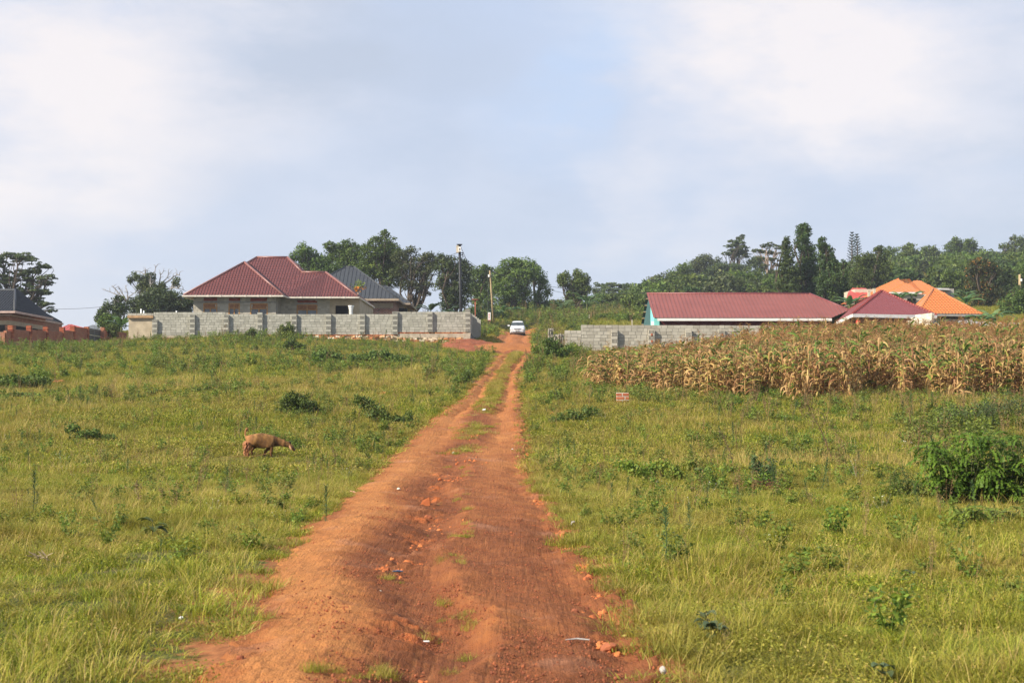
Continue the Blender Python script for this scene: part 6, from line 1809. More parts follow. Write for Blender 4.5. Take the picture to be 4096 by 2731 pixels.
# scrub on the far slopes, one continuous mass
def scrub_mesh(seed, mat):
    r = np.random.default_rng(seed); bl = [((r.uniform(-1.2, 1.2), r.uniform(-1, 1), r.uniform(.5, 2.0)), (r.uniform(.9, 1.6), r.uniform(.9, 1.5), r.uniform(.7, 1.4))) for _ in range(5)]
    C_, N_, V_ = crown_pts(r, bl, .7, .42, 1.0); v, f, a_ = leafquads(r, C_, N_, .42 * r.uniform(.6, 1.3, len(C_)), .55, V_); return mesh_np('scrub', v, f, a_, M[mat])
sk_ = [scrub_mesh(700 + i, m_) for i, m_ in enumerate(['leaf', 'leafmid', 'leafmid', 'leafdark', 'leafacacia', 'leaf'])]
def band(p0, p1, Ya, Yb, n_):
    y = RNG.uniform(Ya, Yb, n_); return PX(RNG.uniform(p0, p1, n_), y), y
bb = [band(2570, 2750, 235, 262, 60), band(2700, 3500, 232, 300, 420), band(3380, 3620, 215, 300, 120), band(3560, 4250, 300, 345, 330), (lambda q: q)(band(3780, 4250, 205, 290, 160)), band(2380, 2580, 228, 262, 70), band(1880, 2330, 205, 225, 70)]
x = np.concatenate([q[0] for q in bb]); y = np.concatenate([q[1] for q in bb]); n = len(x)
s_ = RNG.uniform(.8, 1.7, n)
s_[-140:] *= .6
scatter('hillside_scrub', np.stack([x, y, gz(x, y) - .3], -1), np.stack([x * 0, x * 0, RNG.uniform(0, 6.28, n)], -1), np.stack([s_] * 3, -1), RNG.integers(0, 6, n), sk_, 'dense green scrub covering the slopes between the far trees', 'scrub')

# ------------------------------------------------------------------ banana plants
def banana_mesh(seed, n, L_, H_, up_=.5):
    r_ = random.Random(seed); mb = MB(); st_ = MB()
    st_.tube([(0, 0, -.2), (.03, 0, H_ * .5), (0, 0, H_)], [.14, .11, .07], 8, .3)
    for k in range(n):
        a = k * 2.4 + r_.uniform(-.3, .3); el = r_.uniform(up_, 1.35); l_ = L_ * r_.uniform(.75, 1.1); w_ = .27 * r_.uniform(.8, 1.15)
        d0 = Vector((math.cos(a), math.sin(a), 0)); sd_ = Vector((-math.sin(a), math.cos(a), 0)); prev = None; p = Vector((0, 0, H_ * .96)); e_ = el; seg = 9; var = r_.uniform(.2, 1)
        for i in range(seg + 1):
            f = i / seg; wk = w_ * math.sin(math.pi * min(1, max(.02, (f - .08) * 1.02))) ** .6 if f > .12 else .02
            j = r_.uniform(.72, 1.0) if i % 2 else 1.0
            tilt = Vector((0, 0, -.35 * wk))
            cur = (p + sd_ * wk * j + tilt, p, p - sd_ * wk * j + tilt)
            if prev: mb.add([*prev, *cur], [(0, 1, 4, 3), (1, 2, 5, 4)], min(1, max(0, var + r_.uniform(-.15, .15))))
            prev = cur; p = p + (d0 * math.cos(e_) + Vector((0, 0, math.sin(e_)))) * l_ / seg; e_ -= (.16 + .1 * r_.random()) * (1.2 - .4 * up_)
    return st_, mb
bans = [(1722, 1246, 150, 2.1, 7, 'bananadark', 'dark banana plant above the left grey wall, left of the black pole', .9), (1792, 1250, 148, 1.5, 4, 'bananadark', 'small banana plant with one curved leaf beside the black pole', .8),
        (2012, 1250, 185, 2.1, 8, 'banana', 'banana plant above and left of the car', .5), (1985, 1262, 182, 1.6, 7, 'banana', 'low banana plant just right of the notice board', .5), (2050, 1240, 192, 1.9, 6, 'bananadark', 'dark banana plant behind the car roof', .7),
        (2240, 1232, 196, 2.6, 9, 'banana', 'clump of banana leaves left of the tall banana plant', .8), (2268, 1238, 194, 2.2, 8, 'banana', 'banana plant with ragged drooping leaves', .5), (2348, 1215, 192, 2.9, 9, 'banana', 'tall banana plant with upright pale leaves', .75),
        (3400, 1222, 135, 1.9, 7, 'banana', 'banana plant in the notch between the long red roof and the maroon pyramid', .9), (3425, 1205, 140, 1.6, 6, 'banana', 'banana leaf fan left of the maroon pyramid roof', .9),
        (3605, 1190, 140, 1.8, 7, 'banana', 'banana plant in front of the far orange house', .8), (3650, 1182, 141, 1.5, 6, 'banana', 'banana plant right of the cream gable of the far orange house', .8),
        (3865, 1215, 150, 2.4, 8, 'banana', 'banana plant rising behind the slope of the orange pyramid', .9), (3935, 1285, 118, 2.0, 7, 'banana', 'banana plant at the right corner of the orange house', .7), (3975, 1280, 119, 2.2, 8, 'banana', 'broad leaved banana plant right of the orange house', .6),
        (3870, 1180, 165, 1.8, 7, 'banana', 'pale banana fan left of the golden speckled tree', .6), (483, 1318, 125, 2.0, 6, 'banana', 'pale green banana plant beside the plastered outbuilding', 1.0)]
for i, (px, py, d_, L_, n_, mt, lb, up_) in enumerate(bans):
    x_ = PX(px, d_); zb_ = min(gzf(x_, d_), PZ(py, d_) - .4); H_ = PZ(py, d_) - zb_ ; H_ = max(.8, H_)
    st_, lf = banana_mesh(i, n_, L_, H_, up_)
    root = thing('banana_plant', (x_, d_, zb_), lb, 'plant', 'banana plants'); link('stem', st_.mesh('stem', M['stem'], True), parent=root); link('leaves', lf.mesh('leaves', M[mt]), parent=root)
# papaya behind the porch
pz_ = PZ(1150, 143.6); K = thing('papaya_tree', (PX(1431, 143.6), 143.6, 7.8), 'thin papaya tree with yellowing leaves between the red-brown and grey roofs', 'tree')
mb = MB(); mb.tube([(PX(1433, 143.6), 143.6, 7.6), (PX(1431, 143.6), 143.6, pz_)], [.07, .05], 8); part(K, 'trunk', mb, M['barkpale'], True)
C_ = []; r = np.random.default_rng(4)
for k in range(150): C_.append(np.array([PX(1431, 143.6), 143.6, pz_ + .1]) + r.normal(size=3) * np.array([.33, .33, .28]) + np.array([0, 0, .0]))
C_ = np.array(C_); v, f, a_ = leafquads(r, C_, rvec(r, 150) * .6 + np.array([0, -.3, .6]), .3, .7, np.where(C_[:, 2] < pz_ + .05, r.uniform(.8, 1, 150), r.uniform(.3, .7, 150)))
link('crown', mesh_np('crown', v - np.array(K.location), f, a_, leafmat('papaya', [(0, c3(.06, .10, .02)), (.7, c3(.13, .18, .03)), (.85, c3(.5, .25, .03)), (1, c3(.6, .2, .03))])), parent=K)

# ------------------------------------------------------------------ maize
def maize_kind(seed):
    r_ = random.Random(seed); H_ = r_.uniform(1.75, 2.2); st_ = MB(); lf = MB(); ts = MB()
    lean = Vector((r_.uniform(-.12, .12), r_.uniform(-.12, .12), 0)); dryk = r_.choice((.0, .0, .0, .15, .35))
    at = lambda f: Vector((lean.x * f * f, lean.y * f * f, H_ * f))
    st_.tube([at(i / 6) for i in range(7)], [.014, .013, .012, .011, .009, .007, .004], 5, .45 + dryk * .8)
    n_ = r_.randint(14, 18); a0 = r_.uniform(0, 6.28)
    for k in range(n_):
        f0_ = .08 + .84 * k / n_; p = at(f0_); a = a0 + math.pi * k + r_.uniform(-.5, .5); L_ = r_.uniform(.45, .85) * (1 - .3 * abs(f0_ - .5)); w_ = r_.uniform(.028, .046)
        green = (f0_ > .6 and r_.random() < .32) or r_.random() < .08 + dryk * .8
        var = r_.uniform(.76, 1.0) if green else r_.uniform(.05, .7); el = r_.uniform(.5, 1.1); drop = r_.uniform(.35, .65) if not green else r_.uniform(.16, .3)
        tw = r_.uniform(-.5, .5); prev = None; seg = 6; d0 = Vector((math.cos(a), math.sin(a), 0)); sd0 = Vector((-math.sin(a), math.cos(a), 0))
        for i in range(seg + 1):
            f = i / seg; wk = w_ * (1 - f ** 2.2) * (.6 + .8 * min(f * 4, 1)) + .002; dr_ = d0 * math.cos(el) + Vector((0, 0, math.sin(el))); up_ = dr_.cross(sd0); ang = tw * i * .5
            sd_ = sd0 * math.cos(ang) + up_ * math.sin(ang); cup = up_ * wk * .5
            cur = (p + sd_ * wk - cup, p, p - sd_ * wk - cup)
            if prev: lf.add([*prev, *cur], [(0, 1, 4, 3), (1, 2, 5, 4)], min(1, max(0, var + r_.uniform(-.05, .05))))
            prev = cur; p = p + dr_ * L_ / seg; el -= drop * (1 + .5 * r_.random()); a += r_.uniform(-.15, .15); d0 = Vector((math.cos(a), math.sin(a), 0)); sd0 = Vector((-math.sin(a), math.cos(a), 0))
            el = max(el, -1.5)
    cb = None
    if r_.random() < .7:
        cb = MB(); f0_ = r_.uniform(.42, .55); p = at(f0_); a = r_.uniform(0, 6.28); d_ = Vector((math.cos(a) * .55, math.sin(a) * .55, r_.choice((.8, .7, -.8)))).normalized()
        cb.tube([p, p + d_ * .06, p + d_ * .14, p + d_ * .21, p + d_ * .27], [.012, .032, .036, .026, .006], 7, .55)
    tp = at(1)
    for k in range(9):
        a = r_.uniform(0, 6.28); L_ = r_.uniform(.16, .30); el = r_.uniform(.8, 1.4); p = tp - Vector((0, 0, .02 * k)); pts = [p]; 
        for i in range(4): p = p + Vector((math.cos(a) * math.cos(el), math.sin(a) * math.cos(el), math.sin(el))) * L_ / 4; el -= .5; pts.append(p)
        ts.tube(pts, [.006, .0065, .006, .005, .003], 3, r_.uniform(.2, 1), cap=False)
    return st_, lf, ts, cb
kinds = [maize_kind(200 + i) for i in range(14)]
mk = []
for st_, lf, ts, cb in kinds:
    mk.append((st_.mesh('stalk', M['maize'], True), lf.mesh('leaves', M['maize']), ts.mesh('tassel', M['tassel']), cb.mesh('cob', M['maize'], True) if cb else None))
allm = []
for st_, lf, ts, cb in kinds:
    mb = MB(); 
    for q in (st_, lf, ts) + ((cb,) if cb else ()):
        o_ = len(mb.v); mb.v += q.v; mb.a += (q.a if q is not ts else [.2] * len(q.v)); mb.f += [tuple(i + o_ for i in f) for f in q.f]
    allm.append(mb.mesh('maize_plant', M['maize']))
pts = []
for iy, yv in enumerate(np.arange(51.4, 88, .62)):
    xv = -0 + PX(2340, yv)
    while xv < PX(4096, yv) + 3:
        x_ = xv + random.gauss(0, .07); y_ = yv + random.gauss(0, .09)
        if maize_zone(np.array([x_]), np.array([y_]))[0]:
            pxl = CX + x_ / y_ * FPX
            p_ = .93 if pxl > 2900 else .72
            if pxl < 2560: p_ = .5
            p_ *= .55 + .9 * float(vnoise(np.array([x_]), np.array([y_]), .45, 91)[0])
            if random.random() < p_ * 1.1: pts.append((x_, y_))
        xv += .33
pts = np.array(pts)
pxl = CX + pts[:, 0] / pts[:, 1] * FPX
hsc = np.interp(pxl, [2340, 2600, 2900, 3200, 4300], [.72, .80, .92, 1.06, 1.10]) * RNG.uniform(.74, 1.14, len(pts))
dist_front = pts[:, 1] - np.interp(pxl, [2330, 2400, 2750, 3150, 4200], [60, 56.5, 53, 51.5, 53])
inview = pxl < 4110
order = np.argsort(np.where(inview, dist_front, 999))
nsel = min(300, int(inview.sum()))
sel = order[:nsel]; rest = order[nsel:]
GM = 'dry maize plants in the front rows of the field'
for j in sel:
    x_, y_ = pts[j]; k = random.randrange(14); st_, lf, ts, cb = mk[k]
    root = thing('maize_plant', (x_, y_, gzf(x_, y_) - .02), 'dry tan and green maize plant in the front rows of the maize field', 'plant', GM)
    root.scale = (1.05, 1.05, hsc[j]); root.rotation_euler = (random.gauss(0, .06), random.gauss(0, .06), random.uniform(0, 6.28))
    for nm, me_ in (('stalk', st_), ('leaves', lf), ('tassel', ts), ('cob', cb)):
        if me_: link(nm, me_, parent=root)
n = len(rest); xy = pts[rest]
scatter('maize_field', np.stack([xy[:, 0], xy[:, 1], gz(xy[:, 0], xy[:, 1]) - .02], -1), np.stack([RNG.normal(0, .06, n), RNG.normal(0, .06, n), RNG.uniform(0, 6.28, n)], -1),
        np.stack([np.full(n, 1.05), np.full(n, 1.05), hsc[rest]], -1), RNG.integers(0, 14, n), allm, 'mass of ripe tan maize filling the field behind its front rows', 'maize')
print('maize', len(pts))

# ------------------------------------------------------------------ leafy weeds
def weed_mesh(seed, kind, mat='weed'):
    r = np.random.default_rng(seed); rr = random.Random(seed); mb = MB(); lf = []
    V = []; 
    if kind == 'bushy':
        c = []; n_ = []
        for k in range(9):
            a = rr.uniform(0, 6.28); e = Vector((math.cos(a) * rr.uniform(.05, .28), math.sin(a) * rr.uniform(.05, .28), rr.uniform(.18, .5)))
            mb.tube([(0, 0, -.03), e * .5 + Vector((0, 0, .05)), e], [.006, .004, .002], 3, .2, cap=False)
            for q in range(20):
                f = rr.uniform(.3, 1.05); c.append(np.array(e * f) + r.normal(0, .045, 3)); n_.append(np.array([math.cos(a) * .3, math.sin(a) * .3, .8]) + r.normal(0, .5, 3))
        n_ = np.array(n_); n_ /= np.linalg.norm(n_, axis=1, keepdims=True)
        v, f, a_ = leafquads(r, np.array(c), n_, r.uniform(.045, .1, len(c)), .55, r.uniform(0, .85, len(c)))
    elif kind == 'spiky':
        mb.tube([(0, 0, -.03), (.02, 0, .3), (.0, .02, .62)], [.007, .005, .003], 4, .2, cap=False)
        T = []; Fq = []; A_ = []
        for k in range(95):
            f = .15 + .85 * k / 95; a = k * 2.4; el = 1.1 * f + rr.uniform(-.2, .3) - .1; L_ = .13 * (1.1 - .35 * f) * rr.uniform(.7, 1.1); p = Vector((.01, .01, .62 * f)); d = Vector((math.cos(a) * math.cos(el), math.sin(a) * math.cos(el), math.sin(el))); s_ = Vector((-math.sin(a), math.cos(a), 0)) * .007
            o_ = len(T); T += [p - s_ * .5, p + d * L_ * .5 - s_, p + d * L_ - Vector((0, 0, .02)), p + d * L_ * .5 + s_]; Fq.append((o_, o_ + 1, o_ + 2, o_ + 3)); A_ += [rr.uniform(.1, .6)] * 4
        v, f, a_ = np.array([tuple(q) for q in T]), np.array(Fq), np.array(A_)
    elif kind == 'stalk':
        c = []
        for q in range(4):
            e = Vector((rr.uniform(-.15, .15), rr.uniform(-.15, .15), rr.uniform(.5, .85))); mb.tube([(0, 0, -.03), e * .5, e], [.005, .004, .002], 3, .95, cap=False)
            for k in range(16): c.append(np.array(e * rr.uniform(.5, 1.08)) + r.normal(0, .025, 3))
        v, f, a_ = leafquads(r, np.array(c), rvec(r, len(c)), .035, .5, r.uniform(.6, 1, len(c)))
    elif kind == 'flower':
        c = []
        for q in range(6):
            e = Vector((rr.uniform(-.2, .2), rr.uniform(-.2, .2), rr.uniform(.25, .4)))
            mb.tube([(0, 0, 0), e], [.003, .002], 3, .3, cap=False); c.append(np.array(e))
        c = np.array(c); v, f, a_ = leafquads(r, np.repeat(c, 3, 0), np.array([0, 0, 1]) + rvec(r, len(c) * 3) * .4, .035, .8, np.full(len(c) * 3, 1.))
    V0 = np.array(mb.v) if mb.v else np.zeros((0, 3)); F0 = np.array([q for q in mb.f if len(q) == 4]); 
    if len(F0):
        v, f, a_ = joinm([(V0, F0, np.array(mb.a)), (v, f, a_)])
    return mesh_np(kind + '_weed', v, f, a_, M[mat])
M['spikeweed'] = leafmat('spikeweed', [(0, c3(.05, .09, .03)), (.6, c3(.10, .15, .05)), (1, c3(.2, .14, .07))], .25)
M['drystalk'] = leafmat('drystalk', [(0, c3(.10, .07, .035)), (1, c3(.28, .18, .08))], .2)
M['petals'] = leafmat('petals', [(0, c3(.08, .1, .03)), (1, c3(.75, .72, .6))], .2)
M['yellowpetal'] = leafmat('yellowpetal', [(0, c3(.08, .1, .03)), (1, c3(.75, .33, .03))], .2)
wk = [weed_mesh(300 + i, 'bushy') for i in range(4)] + [weed_mesh(310 + i, 'spiky', 'spikeweed') for i in range(2)] + [weed_mesh(320 + i, 'stalk', 'drystalk') for i in range(3)] + [weed_mesh(330, 'flower', 'petals'), weed_mesh(331, 'flower', 'yellowpetal')]
WPt = []; WI = []; WS = []
def addw(x, y, idx, s):
    ok = ~keep_off(x, y, .15) & ~((np.abs(x - bp.x) < .45) & (y < bp.y + .3) & (y > bp.y - 3)); x, y, idx, s = x[ok], y[ok], idx[ok], s[ok]
    WPt.append(np.stack([x, y, gz(x, y)], -1)); WI.append(idx); WS.append(s)
def kindpick(n, p): return RNG.choice(len(wk), n, p=np.array(p) / sum(p))
x, y = rand_pts(9, 50, 2.4, 1.); dn = vnoise(x, y, .35, 61); ok = (dn > .42) | (RNG.random(len(x)) < .25); ok &= ~((x < 0) & (y < 13)); x, y = x[ok], y[ok]
addw(x, y, kindpick(len(x), [3, 3, 3, 3, .9, .9, 1.3, 1.3, 1.3, .7, .35]), RNG.uniform(.25, .75, len(x)))
x, y = rand_pts(50, 116, 1.5, 1.); dn = vnoise(x, y, .14, 62) * .6 + vnoise(x, y, .5, 63) * .4; ok = ((dn > .48) | (RNG.random(len(x)) < .15)) & ~maize_zone(x, y, .5) & ~((y > 93) & (np.abs(x) < 5)); x, y = x[ok], y[ok]
addw(x, y, kindpick(len(x), [4, 4, 4, 4, 1, 1, 1, 1, 1, .1, .1]), RNG.uniform(.6, 1.15, len(x)) * np.clip(vnoise(x, y, .25, 64) + .5, .6, 1.4))
# denser weeds at wall feet, maize margin, verge strips
def patch(px0, px1, Ya, Yb, n_, s0, s1, kinds_=None):
    y = RNG.uniform(Ya, Yb, n_); x = PX(RNG.uniform(px0, px1, n_), y); addw(x, y, kindpick(n_, kinds_ or [4, 4, 4, 4, .6, .6, 1, 1, 1, .1, .1]), RNG.uniform(s0, s1, n_))
patch(500, 900, 108, 115.2, 60, .7, 1.3); patch(850, 1250, 106, 115.3, 90, .8, 1.6); patch(1250, 1850, 108, 115.3, 70, .6, 1.2); patch(0, 500, 97, 104, 140, .5, .9, [3, 3, 3, 3, 1, 1, 5, 5, 5, .1, .1])
patch(2140, 2330, 80, 89, 90, .9, 1.8); patch(2100, 2350, 60, 80, 90, .7, 1.3); patch(2350, 4096, 50, 53.5, 120, .6, 1.1); patch(2330, 2700, 54, 62, 50, .7, 1.2); patch(2850, 4096, 44, 51, 120, .7, 1.3, [2, 2, 2, 2, .6, .6, 4, 4, 4, .3, .5])
patch(1650, 1960, 52, 88, 90, .6, 1.3); patch(3600, 4100, 30, 48, 120, .8, 1.5); patch(2750, 3500, 24, 40, 80, .6, 1.1); patch(950, 1600, 36, 52, 90, .6, 1.1); patch(0, 900, 62, 100, 110, .9, 1.6)
patch(2060, 2350, 160, 200, 120, 1.5, 3.0); patch(1880, 1990, 140, 185, 70, 1.2, 2.4); patch(2200, 2600, 175, 215, 200, 1.5, 3.2); patch(2130, 2260, 98, 135, 120, 1.2, 2.4)
patch(1700, 2300, 186, 200, 120, 2.0, 3.5); patch(1990, 2200, 174, 190, 60, 1.0, 2.0)
n = sum(map(len, WI)); s_ = np.concatenate(WS)
scatter('weeds', np.concatenate(WPt), np.stack([RNG.normal(0, .12, n), RNG.normal(0, .12, n), RNG.uniform(0, 6.28, n)], -1), np.stack([s_, s_, s_ * RNG.uniform(.7, 1.2, n)], -1), np.concatenate(WI), wk,
        'leafy and spiky weeds, dry seed stalks and tiny flowers growing among the grass', 'weeds')

# ------------------------------------------------------------------ single bushes in the field
def fbush(name, label, px, py, blobs, mat='leaf', leaf=.09, sub=.22, cover=1.8, stems=True, aspect=.55, group=None, deep=.8, droop=0.):
    c = hit(px, py); d = c.y
    tseed[0] += 1; r = np.random.default_rng(tseed[0]); rr = random.Random(tseed[0])
    o3 = []
    for b in blobs:
        dd = d + rr.uniform(-.3, .3) * b[2] * d / FPX; q = P(b[0], b[1], dd); k = dd / FPX; o3.append(((q.x, q.y, q.z), (b[2] * k, b[2] * k * deep, b[3] * k)))
    root = thing(name, (c.x, c.y, gzf(c.x, c.y)), label, 'bush' if 'bush' in name else 'plant', group)
    mb = MB()
    for cc, rd_ in o3:
        for _ in range(3): limb(mb, (c.x + rr.uniform(-.1, .1), c.y + rr.uniform(-.1, .1), root.location.z - .05), Vector(cc) + Vector((rr.uniform(-1, 1) * rd_[0], rr.uniform(-1, 1) * rd_[1], rd_[2] * .5)) * .7, .018, .005, rr, .2, 4, 4)
    part(root, 'stems', mb, M['stem'])
    C_, N_, V_ = crown_pts(r, o3, sub, leaf, cover); v, f, a_ = leafquads(r, C_, N_, leaf * r.uniform(.6, 1.3, len(C_)), aspect, V_, droop)
    link('foliage', mesh_np('foliage', v - np.array(root.location), f, a_, M[mat]), parent=root); return root
fbush('bush', 'dense dark vine-covered bush in the middle of the left field, behind the goat', 1200, 1668, [(1150, 1600, 32, 28), (1190, 1600, 34, 32), (1230, 1625, 40, 34), (1270, 1640, 30, 24), (1150, 1640, 40, 26), (1210, 1650, 70, 18)], 'leaf', .10, .20, 1.5)
fbush('bush', 'long low dark bush between the vine-covered bush and the track', 1530, 1700, [(1440, 1600, 20, 24), (1470, 1620, 34, 28), (1520, 1650, 40, 24), (1570, 1675, 36, 20), (1620, 1690, 36, 24), (1640, 1670, 22, 24)], 'leafmid', .09, .2, 1.0)
fbush('bush', 'dark leafy bush in the weeds below the middle of the left grey wall', 1170, 1412, [(1165, 1375, 26, 24), (1150, 1390, 22, 20), (1190, 1390, 22, 22)], 'leaf', .14, .33, 1.3)
fbush('bush', 'light green shrub against the left grey wall under the window', 1160, 1358, [(1130, 1320, 18, 22), (1165, 1315, 22, 22), (1150, 1338, 34, 18)], 'leafmid', .16, .35, 1.7)
fbush('bush', 'small round shrub against the left grey wall below the second pier from the porch side', 1008, 1362, [(1005, 1335, 22, 18), (995, 1350, 26, 12)], 'leaf', .16, .3, 1.7)
fbush('bush', 'tiny dark shrub left of the dark leafy bush under the grey wall', 1018, 1412, [(1015, 1400, 18, 10), (1022, 1392, 10, 8)], 'leaf', .13, .25, 1.6)
fbush('bush', 'rounded green bush beside the left edge of the track, upper field', 1840, 1545, [(1845, 1520, 30, 18), (1870, 1500, 24, 18), (1820, 1530, 24, 14)], 'leafmid', .11, .28, 1.1)
fbush('bush', 'long green mound of weeds in the upper left field', 1500, 1455, [(1440, 1430, 60, 16), (1520, 1425, 60, 20), (1600, 1440, 60, 16), (1300, 1425, 70, 20)], 'leafmid', .15, .4, 1.1)
fbush('bush', 'tall leafy weed bush at the stepped end of the right grey wall', 2215, 1440, [(2190, 1370, 20, 18), (2225, 1385, 36, 26), (2200, 1410, 40, 24), (2255, 1410, 30, 22), (2220, 1430, 56, 18)], 'leaf', .15, .35, 1.3)
fbush('bush', 'dark low bush at the left edge of the picture beside a red soil patch', 120, 1560, [(40, 1520, 60, 22), (120, 1530, 60, 20), (180, 1525, 34, 18), (20, 1545, 60, 20)], 'leafmid', .12, .3, 1.0)
fbush('bush', 'low yellow-flecked bush at the left edge below the dark low bush', 90, 1600, [(60, 1585, 50, 14), (120, 1588, 45, 14)], 'leafmid', .12, .28, 1.4)
fbush('bush', 'low trailing plant with dark leaves in the left field, left of the goat', 370, 1775, [(290, 1715, 34, 16), (360, 1735, 50, 18), (430, 1755, 46, 16), (330, 1750, 40, 16)], 'leafmid', .09, .18, .8)
fbush('bush', 'low dark bush right of the track below the maize corner', 2260, 1700, [(2230, 1680, 34, 20), (2290, 1665, 40, 24), (2360, 1645, 34, 20)], 'leafmid', .08, .2, .9)
fbush('bush', 'small bush in pale grass right of the track near the maize corner', 2230, 1610, [(2225, 1580, 26, 24), (2245, 1595, 20, 16)], 'leafmid', .10, .22, 1.3)
fbush('plant', 'spiky dark green plant over a patch of dead leaves in the right field', 3055, 1945, [(3050, 1880, 40, 50), (3020, 1860, 20, 40), (3085, 1870, 30, 40), (3055, 1915, 55, 26)], 'spikeweed', .12, .16, 1.0, aspect=.14, droop=0)
fbush('plant', 'yellow-green low shrub in the right field left of the spiky plant', 2640, 1930, [(2560, 1880, 60, 24), (2640, 1870, 50, 30), (2700, 1890, 40, 22), (2500, 1860, 40, 18)], 'weed', .07, .16, .9)
fbush('plant', 'bright pale green seedling with whorled leaves below the yellow-green low shrub', 2810, 1925, [(2800, 1893, 22, 12), (2825, 1896, 18, 10)], 'leaflime', .11, .12, 1.1, aspect=.4)
fbush('bush', 'dark grassy bush in the right field above the big feathery bush', 3900, 1720, [(3840, 1660, 70, 34), (3950, 1640, 70, 40), (4050, 1620, 60, 40), (3780, 1700, 50, 26)], 'spikeweed', .12, .25, .9, aspect=.2)
# big feathery bush with compound leaves on the right
def feathery(name, label, px, py, arches, mat, leaflet=.05):
    c = hit(px, py); tseed[0] += 1; r = np.random.default_rng(tseed[0]); rr = random.Random(tseed[0]); zb = gzf(c.x, c.y)
    root = thing(name, (c.x, c.y, zb), label, 'bush'); mb = MB(); C_ = []; N_ = []; V_ = []; k0 = c.y / FPX
    for tx, ty, n_ in arches:
        for q in range(n_):
            dy = rr.uniform(-.45, .45); e = P(tx + rr.gauss(0, 16), ty + rr.gauss(0, 16), c.y + dy)
            b = Vector((e.x * .6 + c.x * .4 + rr.uniform(-.15, .15), c.y + dy * .3, zb)); pts = limb(mb, b, e, .012, .004, rr, .25, 4, 6)
            a = rr.uniform(0, 6.28)
            for leafk in range(4):
                s_ = pts[rr.randint(2, 6)]; a2 = rr.uniform(0, 6.28); L_ = rr.uniform(.22, .4); el = rr.uniform(-.1, .8); p = Vector(s_); tone = rr.uniform(-.2, .2)
                for i in range(12):
                    dr_ = Vector((math.cos(a2) * math.cos(el), math.sin(a2) * math.cos(el), math.sin(el))); p = p + dr_ * L_ / 12; el -= .13; sd_ = Vector((-math.sin(a2), math.cos(a2), 0))
                    for z_ in (-1, 1):
                        C_.append(tuple(p + sd_ * z_ * leaflet * .55)); n__ = sd_.cross(dr_) * (1 if sd_.cross(dr_).z > 0 else -1) + sd_ * z_ * .3; N_.append(tuple(n__)); V_.append(min(1, max(0, .5 + tone + rr.uniform(-.2, .2))))
    part(root, 'stems', mb, M['stem']); N_ = np.array(N_); N_ /= np.linalg.norm(N_, axis=1, keepdims=True) + 1e-9; N_ = N_ + r.normal(0, .2, N_.shape); N_ /= np.linalg.norm(N_, axis=1, keepdims=True)
    v, f, a_ = leafquads(r, np.array(C_), N_, leaflet * r.uniform(.8, 1.3, len(C_)), .5, np.array(V_)); link('foliage', mesh_np('foliage', v - np.array(root.location), f, a_, M[mat]), parent=root)
M['feather'] = leafmat('feather', [(0, c3(.06, .12, .015)), (.6, c3(.13, .22, .022)), (1, c3(.24, .33, .035))], .4)
feathery('bush', 'big bright green bush with feathery compound leaves near the right edge', 3900, 2020,
         [(3720, 1770, 7), (3760, 1800, 7), (3740, 1860, 6), (3830, 1770, 7), (3880, 1740, 8), (3950, 1740, 9), (4010, 1760, 8), (4070, 1760, 8), (3850, 1850, 9), (3930, 1850, 10), (4010, 1860, 9), (4090, 1850, 9), (3900, 1930, 8), (3990, 1940, 8), (4080, 1950, 8), (3800, 1900, 6), (4150, 1800, 6), (4160, 1900, 6)], 'feather', .062)
feathery('bush', 'small light green feathery shrub just left of the big feathery bush', 3620, 1990, [(3590, 1900, 5), (3630, 1890, 5), (3670, 1920, 5), (3570, 1950, 4), (3640, 1960, 5)], 'leaflime', .04)
feathery('bush', 'yellowing leafy growth at the foot of the big feathery bush', 3900, 2110, [(3820, 2040, 5), (3900, 2050, 6), (3980, 2050, 6), (4060, 2040, 6)], 'weed', .05)
# leaning dead weed stalks
def deadstalk(px0, py0, px1, py1, label, n_=260, spread=.16, w0=.012):
    a = hit(px0, py0); b = P(px1, py1, a.y + .2); root = thing('dead_weed', a, label, 'plant'); rr = random.Random(px0); r = np.random.default_rng(px0)
    mb = MB(); mid = a.lerp(b, .5) + Vector((.05, 0, -.0)); mb.tube([a - Vector((0, 0, .05)), mid, b], [w0, w0 * .7, .004], 5); C_ = []
    for k in range(n_):
        f = rr.random() ** .7; p = a.lerp(b, f) + Vector((math.sin(math.pi * f) * .05, 0, 0)); C_.append(tuple(p + Vector(r.normal(0, spread * (.25 + f), 3))))
        if k % 5 == 0: mb.tube([p, Vector(C_[-1])], [.003, .0015], 3, cap=False)
    part(root, 'stalk', mb, M['drystem']); v, f, a_ = leafquads(r, np.array(C_), rvec(r, n_), .055, .25, None); link('seed_leaves', mesh_np('seed_leaves', v - np.array(root.location), f, a_, M['drystalk']), parent=root)
deadstalk(3345, 1870, 3215, 1590, 'tall brown dead weed leaning left in front of the maize, right field', 300, .09, .014)
deadstalk(3395, 1850, 3290, 1650, 'thinner dead weed leaning left beside the tall brown dead one', 120, .07, .008)
deadstalk(2945, 1900, 2880, 1720, 'dark seeded stalk rising from the weeds left of the spiky plant', 130, .06, .008)
deadstalk(2540, 1700, 2475, 1635, 'bare dark twig leaning left in the grass below the brick pillar', 12, .03, .008)
deadstalk(3110, 1685, 3105, 1600, 'upright dark dead weed with a clump of brown leaves in front of the maize', 70, .06, .008)
deadstalk(545, 2035, 540, 1930, 'upright thin dry weed in the left field below the goat, left one', 90, .03, .006)
deadstalk(1335, 1880, 1330, 1790, 'upright thin dry weed in the left field just right of the goat', 60, .03, .006)
deadstalk(650, 2030, 645, 1960, 'spindly dry weed between the goat and the broad-leaved seedling', 50, .03, .006)
